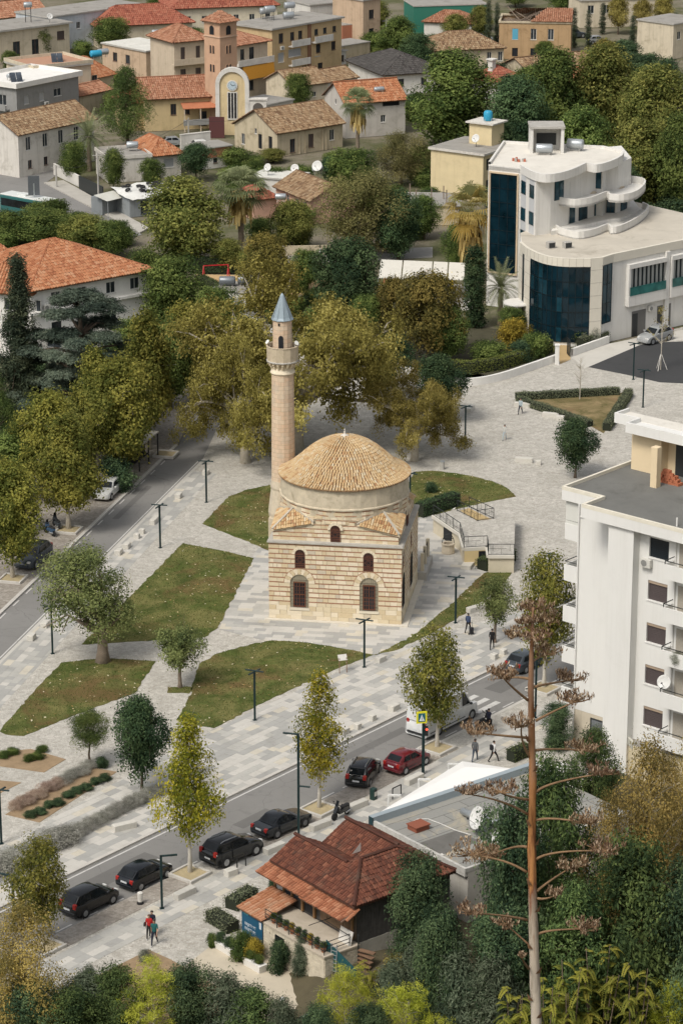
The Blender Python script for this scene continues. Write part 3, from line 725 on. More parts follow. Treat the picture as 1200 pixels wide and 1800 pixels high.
b=MB();pts=arch_pts(0,zr-.5,zr+.95,.2,8)
b.add([(x,-.81,z)for x,z in pts]+[(x,-.6,z)for x,z in pts],[tuple(range(len(pts)))]+[(i,i+1,len(pts)+i+1,len(pts)+i)for i in range(len(pts)-1)]);b.build('doorway',M_DARK,mi_)
b=MB();b.box(-.22,-.82,z_top-.28,-.08,-.7,z_top-.08);b.build('slit',M_DARK,mi_)
b=MB();zc_=z_top+.12;b.lathe([(.9,zc_-.03),(.93,zc_),(.80,zc_+.2),(.46,zc_+1.15),(.16,zc_+2.0),(.03,z_tip)],10);cone=b.build('cone_roof',M_LEAD,mi_)
b=MB()
for k in range(10):a=2*PI*k/10;b.bar((.915*cos(a),.915*sin(a),zc_+.03),(.05*cos(a),.05*sin(a),z_tip-.05),.03,.03)
b.build('seams',PL('lead_seam',(.22,.27,.30),.5,.1),cone)
for sgn in(-1,1):
 b=MB();b.tube([(sgn*1.05,-.1,zr+.1),(sgn*1.22,-.25,zr+.28)],[.06,.2],10);b.tube([(sgn*1.05,-.1,zf+.2),(sgn*1.05,-.1,zr+.12)],.03,5);sp_=thing('loudspeaker','small white horn loudspeaker on the %s rim of the minaret balcony'%('left' if sgn<0 else 'right'),'loudspeaker',mi_.location,MANG,'loudspeakers on the minaret');b.build('horn',FLAT('white_plastic',(.7,.7,.66),.5),sp_)
# ================================================================ trees and plants
def frames(nv,rng):
 a=rng.normal(size=nv.shape);t=nrm(np.cross(nv,a));return t,np.cross(nv,t)
def leaf_quads(pos,nv,L,asp,rng,tint):
 n=len(pos);t,b=frames(nrm(nv),rng);s=(L*rng.uniform(.65,1.3,n))[:,None]
 return np.stack([pos-t*s*.5,pos-b*s*asp*.5+nrm(nv)*s*.08,pos+t*s*.5,pos+b*s*asp*.5+nrm(nv)*s*.08],1),tint
def usph(n,rng):return nrm(rng.normal(size=(n,3)))
BARK=PL('bark',(.15,.115,.085),.95,.3,3,.4,.8);BARK_P=PL('pale_bark',(.46,.42,.35),.9,.25,3,.6,.6);BARK_W=PL('whitewashed_bark',(.55,.52,.46),.9,.2,2,.5,.5);BARK_O=PL('gnarled_bark',(.25,.20,.155),.95,.3,4,.4,.9)
def crown(seed,lobes,ncl,cr,lpc,leaf,asp=.6,upb=.4,tvar=(.22,.20,.16),flat=1.,needle=False,hang=0.,fill=.55):
 """lobes: list of (x,y,z,rx,ry,rz); leaves in small tufts over the lobes' skins"""
 rng=RNG(seed);Lb=ar(lobes);n=len(Lb);V=[];T=[];ncl=int(ncl*1.5);leaf*=.82;cr*=.95
 cm=Lb[:,:3].mean(0);w_=Lb[:,3]*Lb[:,5];w_=w_/w_.sum()
 li=rng.choice(n,ncl,p=w_);d=usph(ncl,rng);d[:,2]+=.25;d=nrm(d)
 rr=rng.uniform(fill,1.0,ncl)[:,None]**.7
 C=Lb[li,:3]+d*Lb[li,3:6]*rr
 lt=rng.normal(0,tvar[0],n)[li];ct=lt+rng.normal(0,tvar[1],ncl)
 m=ncl*lpc;ci=np.repeat(np.arange(ncl),lpc);off=rng.normal(size=(m,3))*cr;off[:,2]*=flat
 if hang:off[:,2]-=np.abs(rng.normal(0,hang,m))
 P=C[ci]+off
 out=nrm(P-cm);nv=nrm(out*.5+d[ci]*.35+ar([0,0,upb])+rng.normal(0,.42,(m,3)))
 tt=np.clip(.5+ct[ci]+rng.normal(0,tvar[2],m),0,1)
 if needle:nv=nrm(rng.normal(size=(m,3)))
 return leaf_quads(P,nv,leaf,asp,rng,tt)
def lobes_prof(seed,h,r,z0,prof,nl,lr,sq=.8,inner=.75,lean=(0,0)):
 rng=RNG(seed);out=[]
 for i in range(nl):
  t=(i+rng.uniform(.1,.9))/nl;a=i*2.4+rng.uniform(-.6,.6);R_=r*prof(t);l=lr*rng.uniform(.75,1.25)*(.55+.45*prof(t))
  q=max(0,R_-l*.8)*(rng.uniform(.55,1.0)if rng.random()<inner else rng.uniform(0,.5))
  z=z0+(h-z0)*t;z=min(z,h-l*sq)
  out.append((q*cos(a)+lean[0]*t,q*sin(a)+lean[1]*t,z,l,l,l*sq))
 return out
def limbs(seed,h,tr,lobes,zb,n=9,kn=.0,wob=.06,top=.8,base_flare=1.5,mi=0,thin=.35):
 rng=RNG(seed+77);b=MB();k=7
 pts=[(rng.normal(0,wob)*i/k*2,rng.normal(0,wob)*i/k*2,h*top*i/k)for i in range(k+1)];pts[0]=(0,0,-.3)
 b.tube(pts,[tr*(base_flare if i==0 else 1)*(1-.85*i/k)for i in range(k+1)],7)
 for L in sorted(lobes,key=lambda q:-q[3])[:n]:
  zs=min(max(zb*.75,L[2]-math.hypot(L[0],L[1])*.8),h*top*.9);f=zs/(h*top);i=min(k-1,int(f*k));fr=f*k-i
  p0=Vector(pts[i]).lerp(Vector(pts[i+1]),fr);p1=Vector(L[:3]);m=p0.lerp(p1,.5)+Vector((rng.normal(0,.15),rng.normal(0,.15),-.1*(p1-p0).length*.3+.2))
  q0=tr*thin*1.5*(1-.5*f);b.tube([p0,m,p1],[q0,q0*.6,q0*.22],5)
  for _ in range(3):
   e=p1+Vector(rng.normal(0,.55,3))*L[3];b.tube([m.lerp(p1,rng.uniform(.3,1)),e],[q0*.3,q0*.1],3,cap=False)
 return b
KIND={}
def reg(name,h,r,V,T,leafm,trunk,bark):
 KIND[name]=dict(h=h,r=r,crown=quads_mesh('crown',V,T,leafm),trunk=trunk.mesh('trunk',bark,True)if trunk else None)
def simple(name,seed,h,r,z0,prof,nl,lr,ncl,cr,lpc,leaf,leafm,bark,tr,**k):
 lk={a:k.pop(a)for a in('sq','inner','lean')if a in k};bk={a:k.pop(a)for a in('n','wob','top','thin')if a in k}
 lb=lobes_prof(seed,h,r,z0,prof,nl,lr,**lk);V,T=crown(seed,lb,ncl,cr,lpc,leaf,**k)
 reg(name,h,r,V,T,leafm,limbs(seed,h,tr,lb,z0,**bk),bark)
LF_Y=LEAF('leaf_yellow_plane',(.08,.095,.014),(.20,.195,.026),(.38,.32,.04),.35)
LF_YG=LEAF('leaf_yellowgreen',(.058,.07,.017),(.135,.138,.034),(.24,.22,.052),.33)
LF_OL=LEAF('leaf_autumn_plane',(.09,.078,.022),(.18,.152,.042),(.30,.255,.085),.33)
LF_DG=LEAF('leaf_dark',(.02,.038,.02),(.042,.07,.032),(.085,.125,.055),.2)
LF_MG=LEAF('leaf_mid',(.036,.058,.018),(.082,.112,.032),(.155,.19,.055),.28)
LF_OG=LEAF('leaf_olive',(.05,.065,.018),(.115,.125,.035),(.21,.205,.06),.28)
LF_CAR=LEAF('leaf_carob',(.05,.065,.026),(.115,.135,.05),(.20,.215,.085),.25)
LF_CED=LEAF('needle_cedar',(.03,.043,.034),(.066,.088,.066),(.12,.145,.105),.12)
LF_CYP=LEAF('needle_cypress',(.02,.03,.02),(.04,.055,.035),(.08,.095,.055),.1)
LF_PIN=LEAF('needle_pine',(.035,.055,.02),(.075,.105,.034),(.13,.16,.05),.2)
LF_PINB=LEAF('needle_pine_bright',(.15,.17,.02),(.30,.31,.04),(.44,.43,.08),.35)
LF_GREY=LEAF('leaf_grey',(.075,.085,.065),(.15,.16,.125),(.25,.26,.21),.2)
LF_LAV=LEAF('leaf_lavender',(.12,.12,.10),(.22,.22,.19),(.32,.31,.28),.2)
LF_BRN=LEAF('leaf_russet',(.10,.055,.02),(.21,.12,.035),(.32,.20,.06),.3)
LF_HEDGE=LEAF('leaf_hedge',(.03,.045,.02),(.065,.085,.035),(.12,.14,.06),.2)
LF_DEEP=LEAF('leaf_hillside',(.018,.034,.02),(.042,.068,.034),(.10,.14,.065),.2)
LF_GOLD=LEAF('leaf_gold',(.13,.105,.02),(.27,.21,.035),(.42,.32,.06),.35)
con=lambda t:(min(1,t/.22)**.6)*(1-max(0,(t-.22)/.78))**.75+.06
egg=lambda t:max(.12,sin(PI*(t*.86+.10))**.75)
bal=lambda t:max(.2,sin(PI*(t*.8+.13))**.6)
def col_(t):return max(.15,sin(PI*min(1,t*.8+.12))**.5)
simple('street_a',1,7.2,2.3,1.9,con,36,.85,500,.17,13,.19,LF_Y,BARK_W,.13,tvar=(.18,.2,.16),n=22,thin=.3,top=.93)
simple('street_b',2,7.4,2.2,1.9,con,32,.8,400,.17,13,.19,LF_Y,BARK_W,.12,tvar=(.18,.2,.16),n=22,thin=.3,top=.93)
simple('street_c',3,6.4,2.5,1.8,egg,34,.85,560,.18,13,.20,LF_YG,BARK_W,.14,tvar=(.18,.2,.16),n=20,thin=.3)
simple('plane_a',4,8.0,2.9,1.9,con,34,1.05,760,.23,14,.26,LF_YG,BARK_P,.17,n=12)
simple('plane_b',5,8.0,3.0,1.8,egg,34,1.15,800,.24,14,.26,LF_YG,BARK_P,.17,n=12)
simple('round_a',6,6.5,3.0,1.7,egg,30,1.25,950,.21,14,.23,LF_DG,BARK,.15,n=8)
simple('round_b',7,7.0,3.2,1.6,bal,32,1.35,900,.24,14,.26,LF_MG,BARK,.17,n=8)
simple('round_c',8,7.0,3.2,1.5,bal,30,1.4,850,.24,14,.27,LF_OG,BARK,.17,n=8)
simple('ball_a',9,6.0,2.9,1.2,bal,36,1.1,1000,.16,14,.22,LF_DG,BARK,.16,n=8,inner=.9)
simple('ball_b',10,6.0,2.9,1.2,bal,36,1.1,950,.18,14,.22,LEAF('leaf_brown_green',(.05,.048,.016),(.115,.098,.028),(.19,.15,.045),.28),BARK,.16,n=8,inner=.9)
simple('small',11,4.4,2.3,1.9,bal,22,.85,480,.17,13,.18,LF_CAR,BARK_O,.17,n=10)
simple('carob',12,8.0,4.0,2.6,lambda t:max(.45,sin(PI*(t*.7+.2))**.6),34,1.2,900,.22,14,.2,LF_CAR,BARK_O,.42,n=14,lean=(-1.3,0),thin=.45,tvar=(.2,.2,.15))
simple('forest_a',13,13.,5.2,1.5,egg,40,2.1,1100,.42,15,.46,LF_OG,BARK,.3,n=8)
simple('forest_b',14,13.,5.2,1.5,bal,40,2.2,1100,.42,15,.46,LF_MG,BARK,.3,n=8)
simple('forest_c',15,12.,5.0,1.5,bal,36,2.2,1100,.40,15,.44,LF_DG,BARK,.3,n=8)
simple('airy',16,9.,4.6,1.5,bal,34,1.4,1000,.34,15,.30,LEAF('leaf_airy',(.07,.075,.03),(.15,.14,.055),(.23,.21,.09),.3),BARK,.2,n=10,flat=1.2,asp=.35)
simple('oldpine',17,10.,4.2,1.6,con,38,1.35,900,.30,15,.34,LF_PIN,BARK,.25,asp=.22,needle=True,tvar=(.22,.2,.18),n=10)
simple('pine',18,4.6,1.6,2.0,bal,24,.62,420,.17,20,.26,LF_PIN,BARK,.10,asp=.14,needle=True,n=10)
simple('pine_bright',19,6.5,2.6,.8,egg,30,.75,230,.15,30,.32,LF_PINB,BARK_P,.09,asp=.10,needle=True,n=24,hang=.05,thin=.35)
simple('spruce',20,15.,3.0,.8,lambda t:max(.08,(1-t)**.8),60,.95,1300,.26,16,.40,LF_CYP,BARK,.25,asp=.25,sq=.55,hang=.25,n=10,top=.97)
simple('column',21,9.,.75,.2,col_,26,.55,420,.15,14,.2,LF_CYP,BARK,.1,n=3,asp=.4)
simple('ivy_column',22,8.,1.05,.0,lambda t:.95 if t<.9 else .8,30,.8,750,.14,14,.2,LF_DG,BARK,.18,n=3)
simple('russet',23,6.5,2.6,1.5,egg,24,1.0,560,.24,14,.26,LF_OL,BARK,.15,n=9)
simple('shrub_dark',24,2.4,1.6,.1,bal,18,.75,420,.15,14,.17,LF_DEEP,BARK,.05,n=6)
simple('shrub_mid',25,2.2,1.5,.1,bal,18,.7,400,.15,14,.16,LF_MG,BARK,.05,n=6)
simple('shrub_grey',26,1.5,1.3,.05,bal,16,.62,420,.12,14,.13,LF_GREY,BARK,.04,n=4,asp=.3)
simple('shrub_gold',27,2.4,1.6,.1,egg,18,.7,380,.17,14,.17,LF_GOLD,BARK,.05,n=8)
simple('hill_dark',28,7.,3.4,.3,bal,40,1.15,1150,.24,15,.25,LF_DEEP,BARK,.18,n=10,asp=.42)
simple('hill_dark2',29,7.,3.4,.3,egg,40,1.1,1100,.24,15,.26,LEAF('leaf_hillside2',(.02,.036,.016),(.05,.078,.03),(.11,.15,.05),.22),BARK,.18,n=10,asp=.4)
simple('hill_airy',30,8.,3.4,.4,egg,40,.95,850,.28,16,.17,LEAF('leaf_autumn_scrub',(.10,.085,.03),(.21,.165,.055),(.36,.27,.09),.3),BARK_P,.14,n=30,asp=.55,thin=.3)
simple('hill_oleander',31,3.2,1.8,.1,egg,24,.7,520,.18,14,.26,LEAF('leaf_oleander',(.035,.05,.032),(.075,.095,.06),(.14,.165,.11),.22),BARK,.05,n=14,asp=.2,upb=.8)
# big old plane: long pale limbs, thin autumn foliage
def big_plane():
 rng=RNG(40);b=MB();lb=[]
 b.tube([(0,0,-.4),(.1,0,1.2),(.2,.1,3.0),(.1,.2,4.4)],[1.0,.75,.62,.5],10)
 for i in range(19):
  a=i*2.4+rng.uniform(-.3,.3);L=rng.uniform(6.0,10.5);el=rng.uniform(.0,.75);p=Vector((.1,.2,rng.uniform(2.6,4.6)));pts=[p.copy()];d=Vector((cos(a)*cos(el),sin(a)*cos(el),sin(el)))
  for k in range(6):
   d=(d+Vector(rng.normal(0,.16,3))+Vector((0,0,.05 if k<3 else-.10))).normalized();p=p+d*L/6;pts.append(p.copy())
   if k>=1:
    for _ in range(2):
     dd=(d+Vector(rng.normal(0,.7,3))).normalized();q=p+dd*rng.uniform(1.2,2.6);b.tube([p,p.lerp(q,.5)+Vector((0,0,.2)),q],[.09,.06,.02],4,cap=False)
     lb.append((q.x,q.y,q.z,rng.uniform(.8,1.5),rng.uniform(.8,1.5),rng.uniform(.5,.9)))
  b.tube(pts,[.30,.24,.19,.14,.10,.07,.03],6);q=pts[-1];lb.append((q.x,q.y,q.z,1.4,1.4,.8))
 V,T=crown(41,lb,3500,.27,12,.27,asp=.7,tvar=(.16,.18,.18),fill=.2)
 reg('big_plane',10.5,10.5,V,T,LF_OL,b,PL('plane_bark',(.42,.38,.31),.85,.35,1.6,.7,.5))
big_plane()
# layered cedar
def cedar():
 rng=RNG(50);lb=[];b=MB();b.tube([(0,0,-.3),(0,0,5),(.2,0,10.2)],[.45,.33,.06],8)
 for z,r,n in((1.8,5.4,13),(3.2,5.6,13),(4.7,5.0,12),(6.2,4.6,11),(7.6,4.0,9),(8.9,3.0,7),(10.,1.6,4)):
  for i in range(n):
   a=2*PI*(i+rng.uniform(-.35,.35))/n;q=r*rng.uniform(.5,.95);zz=z+rng.normal(0,.28);p=(q*cos(a),q*sin(a),zz);l=rng.uniform(1.0,1.7)*(.6+.06*r)
   lb.append((p[0],p[1],zz,l,l,.30));b.tube([(0,0,z-.3),(p[0]*.5,p[1]*.5,zz+.1),p],[.13,.09,.03],4)
 V,T=crown(51,lb,4200,.22,15,.36,asp=.2,upb=1.2,flat=.35,tvar=(.2,.16,.16));reg('cedar',10.5,6.3,V,T,LF_CED,b,BARK)
cedar()
# palms
def palm(name,seed,h,feather,nfr,R_,skirt,tr=.26):
 rng=RNG(seed);tb=MB();k=12;V=[];T=[];SV=[];ST=[]
 tb.tube([(rng.normal(0,.03),rng.normal(0,.03),h*i/k-(.3 if i==0 else 0))for i in range(k+1)],[tr*(1.35 if i==0 else 1.06 if i%2 else .96)for i in range(k+1)],9)
 def strip_(pts,wd,V_,T_,t):
  for i in range(len(pts)-1):
   a,c=ar(pts[i]),ar(pts[i+1]);d=nrm(c-a);s=nrm(np.cross(d,[0,0,1.])+1e-4)
   w0,w1=wd[i],wd[i+1];V_.append([a-s*w0,a+s*w0,c+s*w1,c-s*w1]);T_.append(t)
 for i in range(nfr):
  a=i*2.4;el=1.35-1.75*(i/nfr)+rng.normal(0,.08);d=ar([cos(a)*cos(el),sin(a)*cos(el),sin(el)]);o=ar([0,0,h])+d*.15;t0=np.clip(.85-.75*i/nfr+rng.normal(0,.1),0,1)
  if feather:
   pts=[o];dd=d.copy()
   for j in range(9):dd=nrm(dd+ar([0,0,-.11]));pts.append(pts[-1]+dd*R_/9)
   for j in range(1,10):
    p=pts[j];ax=nrm(pts[j]-pts[j-1]);s=nrm(np.cross(ax,[0,0,1.]))
    for sg in(-1,1):
     for q in(0.,.5):
      b0=p-ax*q*R_/9;e=b0+(s*sg*.8+ax*.7+ar([0,0,-.15]))*(.62*(1-abs(j/9-.45))*R_/3);wv=ax*.045
      V.append([b0-wv,b0+wv,e+wv*.3,e-wv*.3]);T.append(np.clip(t0+rng.normal(0,.12),0,1))
   strip_(pts,lsp(.04,.01,10),V,T,.6)
  else:
   pl=R_*.55;e=o+d*pl+ar([0,0,-.12*pl]);strip_([o,e],[.035,.025],V,T,.8)
   ax=nrm(e-o+ar([0,0,-.15]));s=nrm(np.cross(ax,[0,0,1.]));u2=np.cross(s,ax)
   for j in range(15):
    th=(j-7)/7*1.55;dv=nrm(ax*cos(th)+s*sin(th)+u2*.1);L=R_*.55*rng.uniform(.85,1.1);m=e+dv*L*.6;tip=e+dv*L+ar([0,0,-.35*L]);sd_=nrm(np.cross(dv,u2))*.065
    V.append([e,m-sd_,m+sd_,e])if False else V.append([e-sd_*.3,e+sd_*.3,m+sd_,m-sd_]);T.append(t0)
    V.append([m-sd_,m+sd_,tip+sd_*.2,tip-sd_*.2]);T.append(t0)
 for i in range(skirt):
  a=rng.uniform(0,6.28);z=h-.1-rng.uniform(0,1)**1.3*2.3;o=ar([cos(a)*tr,sin(a)*tr,z]);L=rng.uniform(.9,1.7);out=rng.uniform(.15,.9)
  m=o+ar([cos(a)*out,sin(a)*out,-L*.35]);e=m+ar([cos(a)*.15,sin(a)*.15,-L*.8])
  strip_([o,m,e],[.05,.14,.05],SV,ST,rng.uniform(0,1))
 KIND[name]=dict(h=h+R_*.7,r=R_,crown=quads_mesh('fronds',V,T,LEAF('palm_'+name,(.06,.075,.035),(.13,.15,.075),(.22,.24,.13),.25)if not name.endswith('dry')else LEAF('palm_dry',(.28,.20,.05),(.27,.22,.07),(.20,.21,.09),.3)),trunk=tb.mesh('trunk',PL('palm_bark',(.21,.17,.125),.95,.3,5,.4,.8),True),skirt=quads_mesh('dead_fronds',SV,ST,LEAF('palm_skirt',(.19,.13,.05),(.33,.235,.095),(.44,.34,.16),.2))if skirt else None)
palm('fan',60,6.8,False,34,2.6,190);palm('fan_dry',61,5.5,False,30,2.6,260);palm('date',62,3.6,True,46,3.0,0,.32);palm('fan_tall',63,7.5,False,34,2.5,230)
def ailanthus():
 rng=RNG(90);V=[];T=[];b=MB()
 for s_ in range(7):
  a=rng.uniform(0,6.28);tp=ar([cos(a)*rng.uniform(.2,.9),sin(a)*rng.uniform(.2,.9),rng.uniform(1.8,3.0)]);b.tube([(cos(a)*.1,sin(a)*.1,0),tuple(tp*[.6,.6,.5]),tuple(tp)],[.04,.03,.015],5)
  for i in range(16):
   f=rng.uniform(.25,1);o=tp*[.2+.8*f,.2+.8*f,f];q=i*2.4;d=nrm(ar([cos(q),sin(q),rng.uniform(.1,.7)]));L=rng.uniform(.45,.75)*(1.1-.3*f);t0=np.clip(.35+.4*f+rng.normal(0,.15),0,1);pts=[o]
   for j in range(8):d=nrm(d+ar([0,0,-.13]));pts.append(pts[-1]+d*L/8)
   for j in range(1,9):
    ax=nrm(pts[j]-pts[j-1]);sd_=nrm(np.cross(ax,[0,0,1.]))
    for g in(-1,1):c=pts[j];e=c+(sd_*g*.85+ax*.45+ar([0,0,-.12]))*(.19*(1.15-j/12));wv=ax*.05;m=(c+e)/2;V.append([c,m-wv,e,m+wv]);T.append(np.clip(t0+rng.normal(0,.08),0,1))
 reg('ailanthus',3.0,1.3,V,T,LEAF('leaf_ailanthus',(.05,.07,.018),(.12,.135,.028),(.25,.23,.045),.35),b,BARK)
ailanthus()
def tree(kind,bx,by,topy,wpx,label,name=None,cat='tree',group=None,rot=None,z=None,Y=None):
 """stand a plant where the photo shows its foot; height and spread from its outline"""
 K=KIND[kind]
 g=G(bx,by,0 if z is None else z)if Y is None else atY(bx,by,Y)
 if z is not None:g[2]=z
 elif Y is None:g[2]=0.
 top=atY(bx,topy,g[1])[2];ht=max(.4,top-g[2]);r=wpx/2/pxm(g[1],(top+g[2])/2)
 nm=name or kind_name(kind)
 t=thing(nm,label,cat,g,rot if rot is not None else(bx*7.3+by*3.1)%6.28,group)
 t.scale=(r/K['r'],r/K['r'],ht/K['h'])
 for part in('trunk','crown','skirt'):
  if K.get(part):link({'trunk':'trunk','crown':'crown','skirt':'dead_fronds'}[part],K[part],t)
 return t
def kind_name(k):
 return dict(street_a='plane_tree',street_b='plane_tree',street_c='plane_tree',plane_a='plane_tree',plane_b='plane_tree',big_plane='plane_tree',cedar='cedar_tree',pine='pine_tree',oldpine='pine_tree',pine_bright='pine_tree',spruce='fir_tree',column='cypress_tree',fan='palm_tree',fan_tall='palm_tree',fan_dry='palm_tree',date='palm_tree',carob='carob_tree',shrub_dark='shrub',shrub_mid='shrub',shrub_grey='shrub',shrub_gold='shrub',hill_oleander='oleander_shrub',ivy_column='ivy',ailanthus='ailanthus_shrub').get(k,'tree')
def T_(rows,group=None):
 for r in rows:tree(*r,group=group)
T_([('street_a',334,1538,1260,140,'golden street plane tree in a square kerbed bed between the black cars'),
 ('street_b',561,1424,1183,125,'slender yellow street plane tree beside the tall lamp and scooter'),
 ('street_c',768,1317,1104,135,'green and yellow street plane tree in front of the white van'),
 ('street_c',77,1666,1472,132,'yellowing street plane tree left of the leftmost black car')],'street trees along the boulevard')
T_([('round_a',250,1398,1226,122,'rounded dark green tree standing at the end of the lavender row'),
 ('pine',158,1350,1250,80,'small round pine with bare stem beside the dark round tree'),
 ('small',317,1211,1104,112,'small gnarled round tree on its own grass patch by the lawn'),
 ('small',869,1132,1018,90,'slender spreading tree beside the man in black clothes'),
 ('street_c',955,1212,972,135,'tall yellow green tree behind the dead flower stalk head'),
 ('round_a',1010,842,738,96,'dense dark green tree alone on the pale setts of the plaza'),
 ('round_a',772,742,626,120,'dark green tree right of the golden plane behind the dome'),
 ('round_a',674,705,586,125,'bluish green tree right of the minaret near the white wall'),
 ('big_plane',515,795,526,460,'huge spreading golden plane tree behind the minaret and dome'),
 ('big_plane',432,815,610,235,'golden plane tree hanging left of the minaret shaft'),
 ('big_plane',728,812,668,190,'low golden plane tree hanging right behind the tiled dome')])
# plane trees along the far street, left
T_([('plane_b',23,1019,815,140,'yellow plane tree over the grey car, nearest of the far street row'),
 ('plane_a',121,933,735,150,'plane tree over the parked bicycles on the far street'),
 ('plane_b',213,849,632,155,'plane tree in front of the bus shelter on the far street'),
 ('plane_a',262,792,552,140,'tall ochre plane tree behind the bus shelter'),
 ('plane_a',172,830,615,125,'olive plane tree between the cedar and the bus shelter'),
 ('plane_b',336,712,535,135,'yellow green plane tree left of the golden giant plane'),
 ('plane_b',90,885,690,140,'brownish plane tree below the dark fir'),
 ('round_b',300,720,560,130,'green tree filling the gap right of the cedar'),
 ('round_c',-8,950,800,120,'olive tree cut by the left edge above the grey car')],'trees along the far street')
T_([('spruce',42,770,450,125,'tall dark pointed fir in front of the long orange roofed building'),
 ('cedar',150,772,506,280,'spreading grey green cedar in layers before the white wall'),
 ('oldpine',-8,800,650,100,'bright green pine cut by the left edge below the fir'),
 ('round_b',15,880,760,130,'dark green tree low at the left edge behind the pine'),
 ('round_b',305,600,452,135,'rounded dark green tree right of the orange roofed building'),
 ('round_b',255,575,440,90,'narrow green tree against the end wall of the orange roofed building'),
 ('forest_a',322,468,314,165,'broad bronze green tree at the bend of the upper road'),
 ('ball_b',470,548,412,108,'round bronze tree like a ball by the red playground swing'),
 ('ball_a',610,588,420,140,'large dense dark green ball shaped tree behind the minaret cap'),
 ('airy',640,455,302,185,'wide feathery yellow green tree left of the concrete hut'),
 ('ball_b',690,618,488,75,'bronze ball shaped tree below the white awning'),
 ('ball_b',752,636,480,145,'large round olive tree with a clear trunk below the white awning'),
 ('round_c',515,440,352,90,'dark tree between the fan palm and the feathery tree'),
 ('forest_c',700,455,335,90,'dark thicket tree beside the concrete hut'),
 ('ivy_column',833,576,432,42,'tall ivy column around the trunk of the dry palm'),
 ('fan_dry',826,498,330,100,'fan palm with dry golden skirt beside the blue glass front'),
 ('date',878,570,470,84,'grey green feather palm at the foot of the blue glass front'),
 ('fan',424,446,300,104,'grey green fan palm above the bronze ball tree'),
 ('fan_tall',629,280,158,62,'tall fan palm with brown skirt at the ruined stone house'),
 ('date',158,300,206,80,'feather palm beside the white house with brown tiles'),
 ('oldpine',225,262,120,122,'dense green pine between the white house and yellow clock gable'),
 ('forest_b',790,255,92,180,'huge dark green tree right of the white red roofed house')])
T_([('forest_c',905,290,135,120,'dark tree at the left end of the wood behind the white offices'),
 ('forest_b',975,270,88,140,'olive green tree crown rising left in the wood behind the offices'),
 ('forest_a',1060,262,80,150,'tallest yellow green crown in the wood behind the offices'),
 ('forest_a',1150,300,118,150,'bright olive crown by the right edge of the wood'),
 ('forest_b',1020,345,190,130,'shaded green crown above the curved balconies'),
 ('forest_a',1120,375,215,150,'wide olive crown right above the curved balconies'),
 ('forest_b',1195,390,205,120,'green crown cut by the right edge beside the offices'),
 ('forest_c',1085,395,285,90,'dark low crown behind the end of the top balcony'),
 ('forest_c',880,330,215,80,'dark green crown between the cream house and glass tower'),
 ('forest_b',930,200,118,80,'small green crown left of the collapsed brown roof')],'wood behind the white offices')
T_([('forest_b',700,110,30,80,'round green tree behind the dark grey roof'),
 ('forest_c',735,130,60,70,'dark tree right of the dark grey roof'),
 ('forest_a',660,60,0,60,'green tree at the top beside the peach block'),
 ('round_c',800,78,25,55,'olive tree in front of the orange ruin on its left'),
 ('round_b',830,108,75,36,'dark bush tree under the brown hipped roof'),
 ('round_b',955,105,72,40,'dark bush growing in front of the orange ruin'),
 ('round_c',845,70,10,50,'green tree left of the orange ruin'),
 ('round_b',985,20,-25,70,'green tree at the top edge behind the orange ruin'),
 ('round_b',905,12,-25,60,'dark tree on the top edge above the orange ruin'),
 ('russet',1085,60,-5,48,'ochre street tree left in the row at the top right'),
 ('russet',1128,58,0,46,'ochre street tree in the middle of the row at the top right'),
 ('russet',1165,52,-8,44,'ochre street tree at the right end of the row'),
 ('russet',1060,110,68,50,'golden bush tree above the wood at the right'),
 ('round_b',1130,190,120,60,'grey green tree with bare twigs at the right edge of the town'),
 ('round_b',70,100,45,50,'dark tree in front of the cream flat roofed house'),
 ('round_b',195,92,32,85,'dark green tree in front of the wide red roof'),
 ('round_c',152,62,30,36,'yellowish small tree beside the pale blue house'),
 ('round_b',278,20,-10,50,'dark tree at the top edge between two red roofs'),
 ('round_b',20,130,90,40,'dark bush beside the grey flat roofed house'),
 ('round_b',525,195,130,60,'dark green tree right of the clock gable'),
 ('round_b',130,320,250,60,'dark green tree in front of the white house'),
 ('round_b',200,335,262,50,'dark green tree left of the small red roofed house'),
 ('round_b',268,332,280,55,'leafy green tree before the small red roofed house'),
 ('round_a',345,318,252,75,'dense dark tree right of the small red roofed house'),
 ('round_b',620,340,262,110,'dark green bushes under the tall fan palm'),
 ('airy',705,325,235,110,'grey olive tree right of the tall fan palm'),
 ('round_a',585,330,275,60,'dark bush before the ruined stone house'),
 ('round_b',590,20,-15,40,'green tree at the top behind the roof tanks'),
 ('round_b',70,435,372,140,'long green trees in front of the white bus'),
 ('round_c',150,445,378,110,'green tree on the verge above the orange roof'),
 ('round_b',200,452,388,80,'dark tree right end of the verge above the orange roof'),
 ('round_b',10,430,372,90,'green tree at the left edge above the orange roof'),
 ('round_c',400,478,420,70,'low dark tree beside the playground'),
 ('round_b',800,480,395,60,'dark tree behind the dry palm'),
 ('round_b',745,420,345,70,'dark shrubby tree behind the concrete hut'),
 ('column',857,100,0,14,'thin dark cypress left of the orange ruin'),
 ('round_c',480,285,262,60,'low vine thicket by the ruined stone house')])
for i,(x,y,t_)in enumerate(((1008,84,14),(1033,82,18),(1058,60,5),(1110,84,28),(1155,80,30),(1186,74,22),(872,96,5))):
 tree('column',x,y,t_,13,['thin cypress at the left end of the avenue top right','second thin cypress of the avenue top right','third thin cypress of the avenue top right','thin cypress before the ochre street trees','thin cypress near the right end of the avenue','last thin cypress of the avenue at the right edge','thin cypress standing right beside the brown hipped roof'][i],group='cypresses along the avenue')
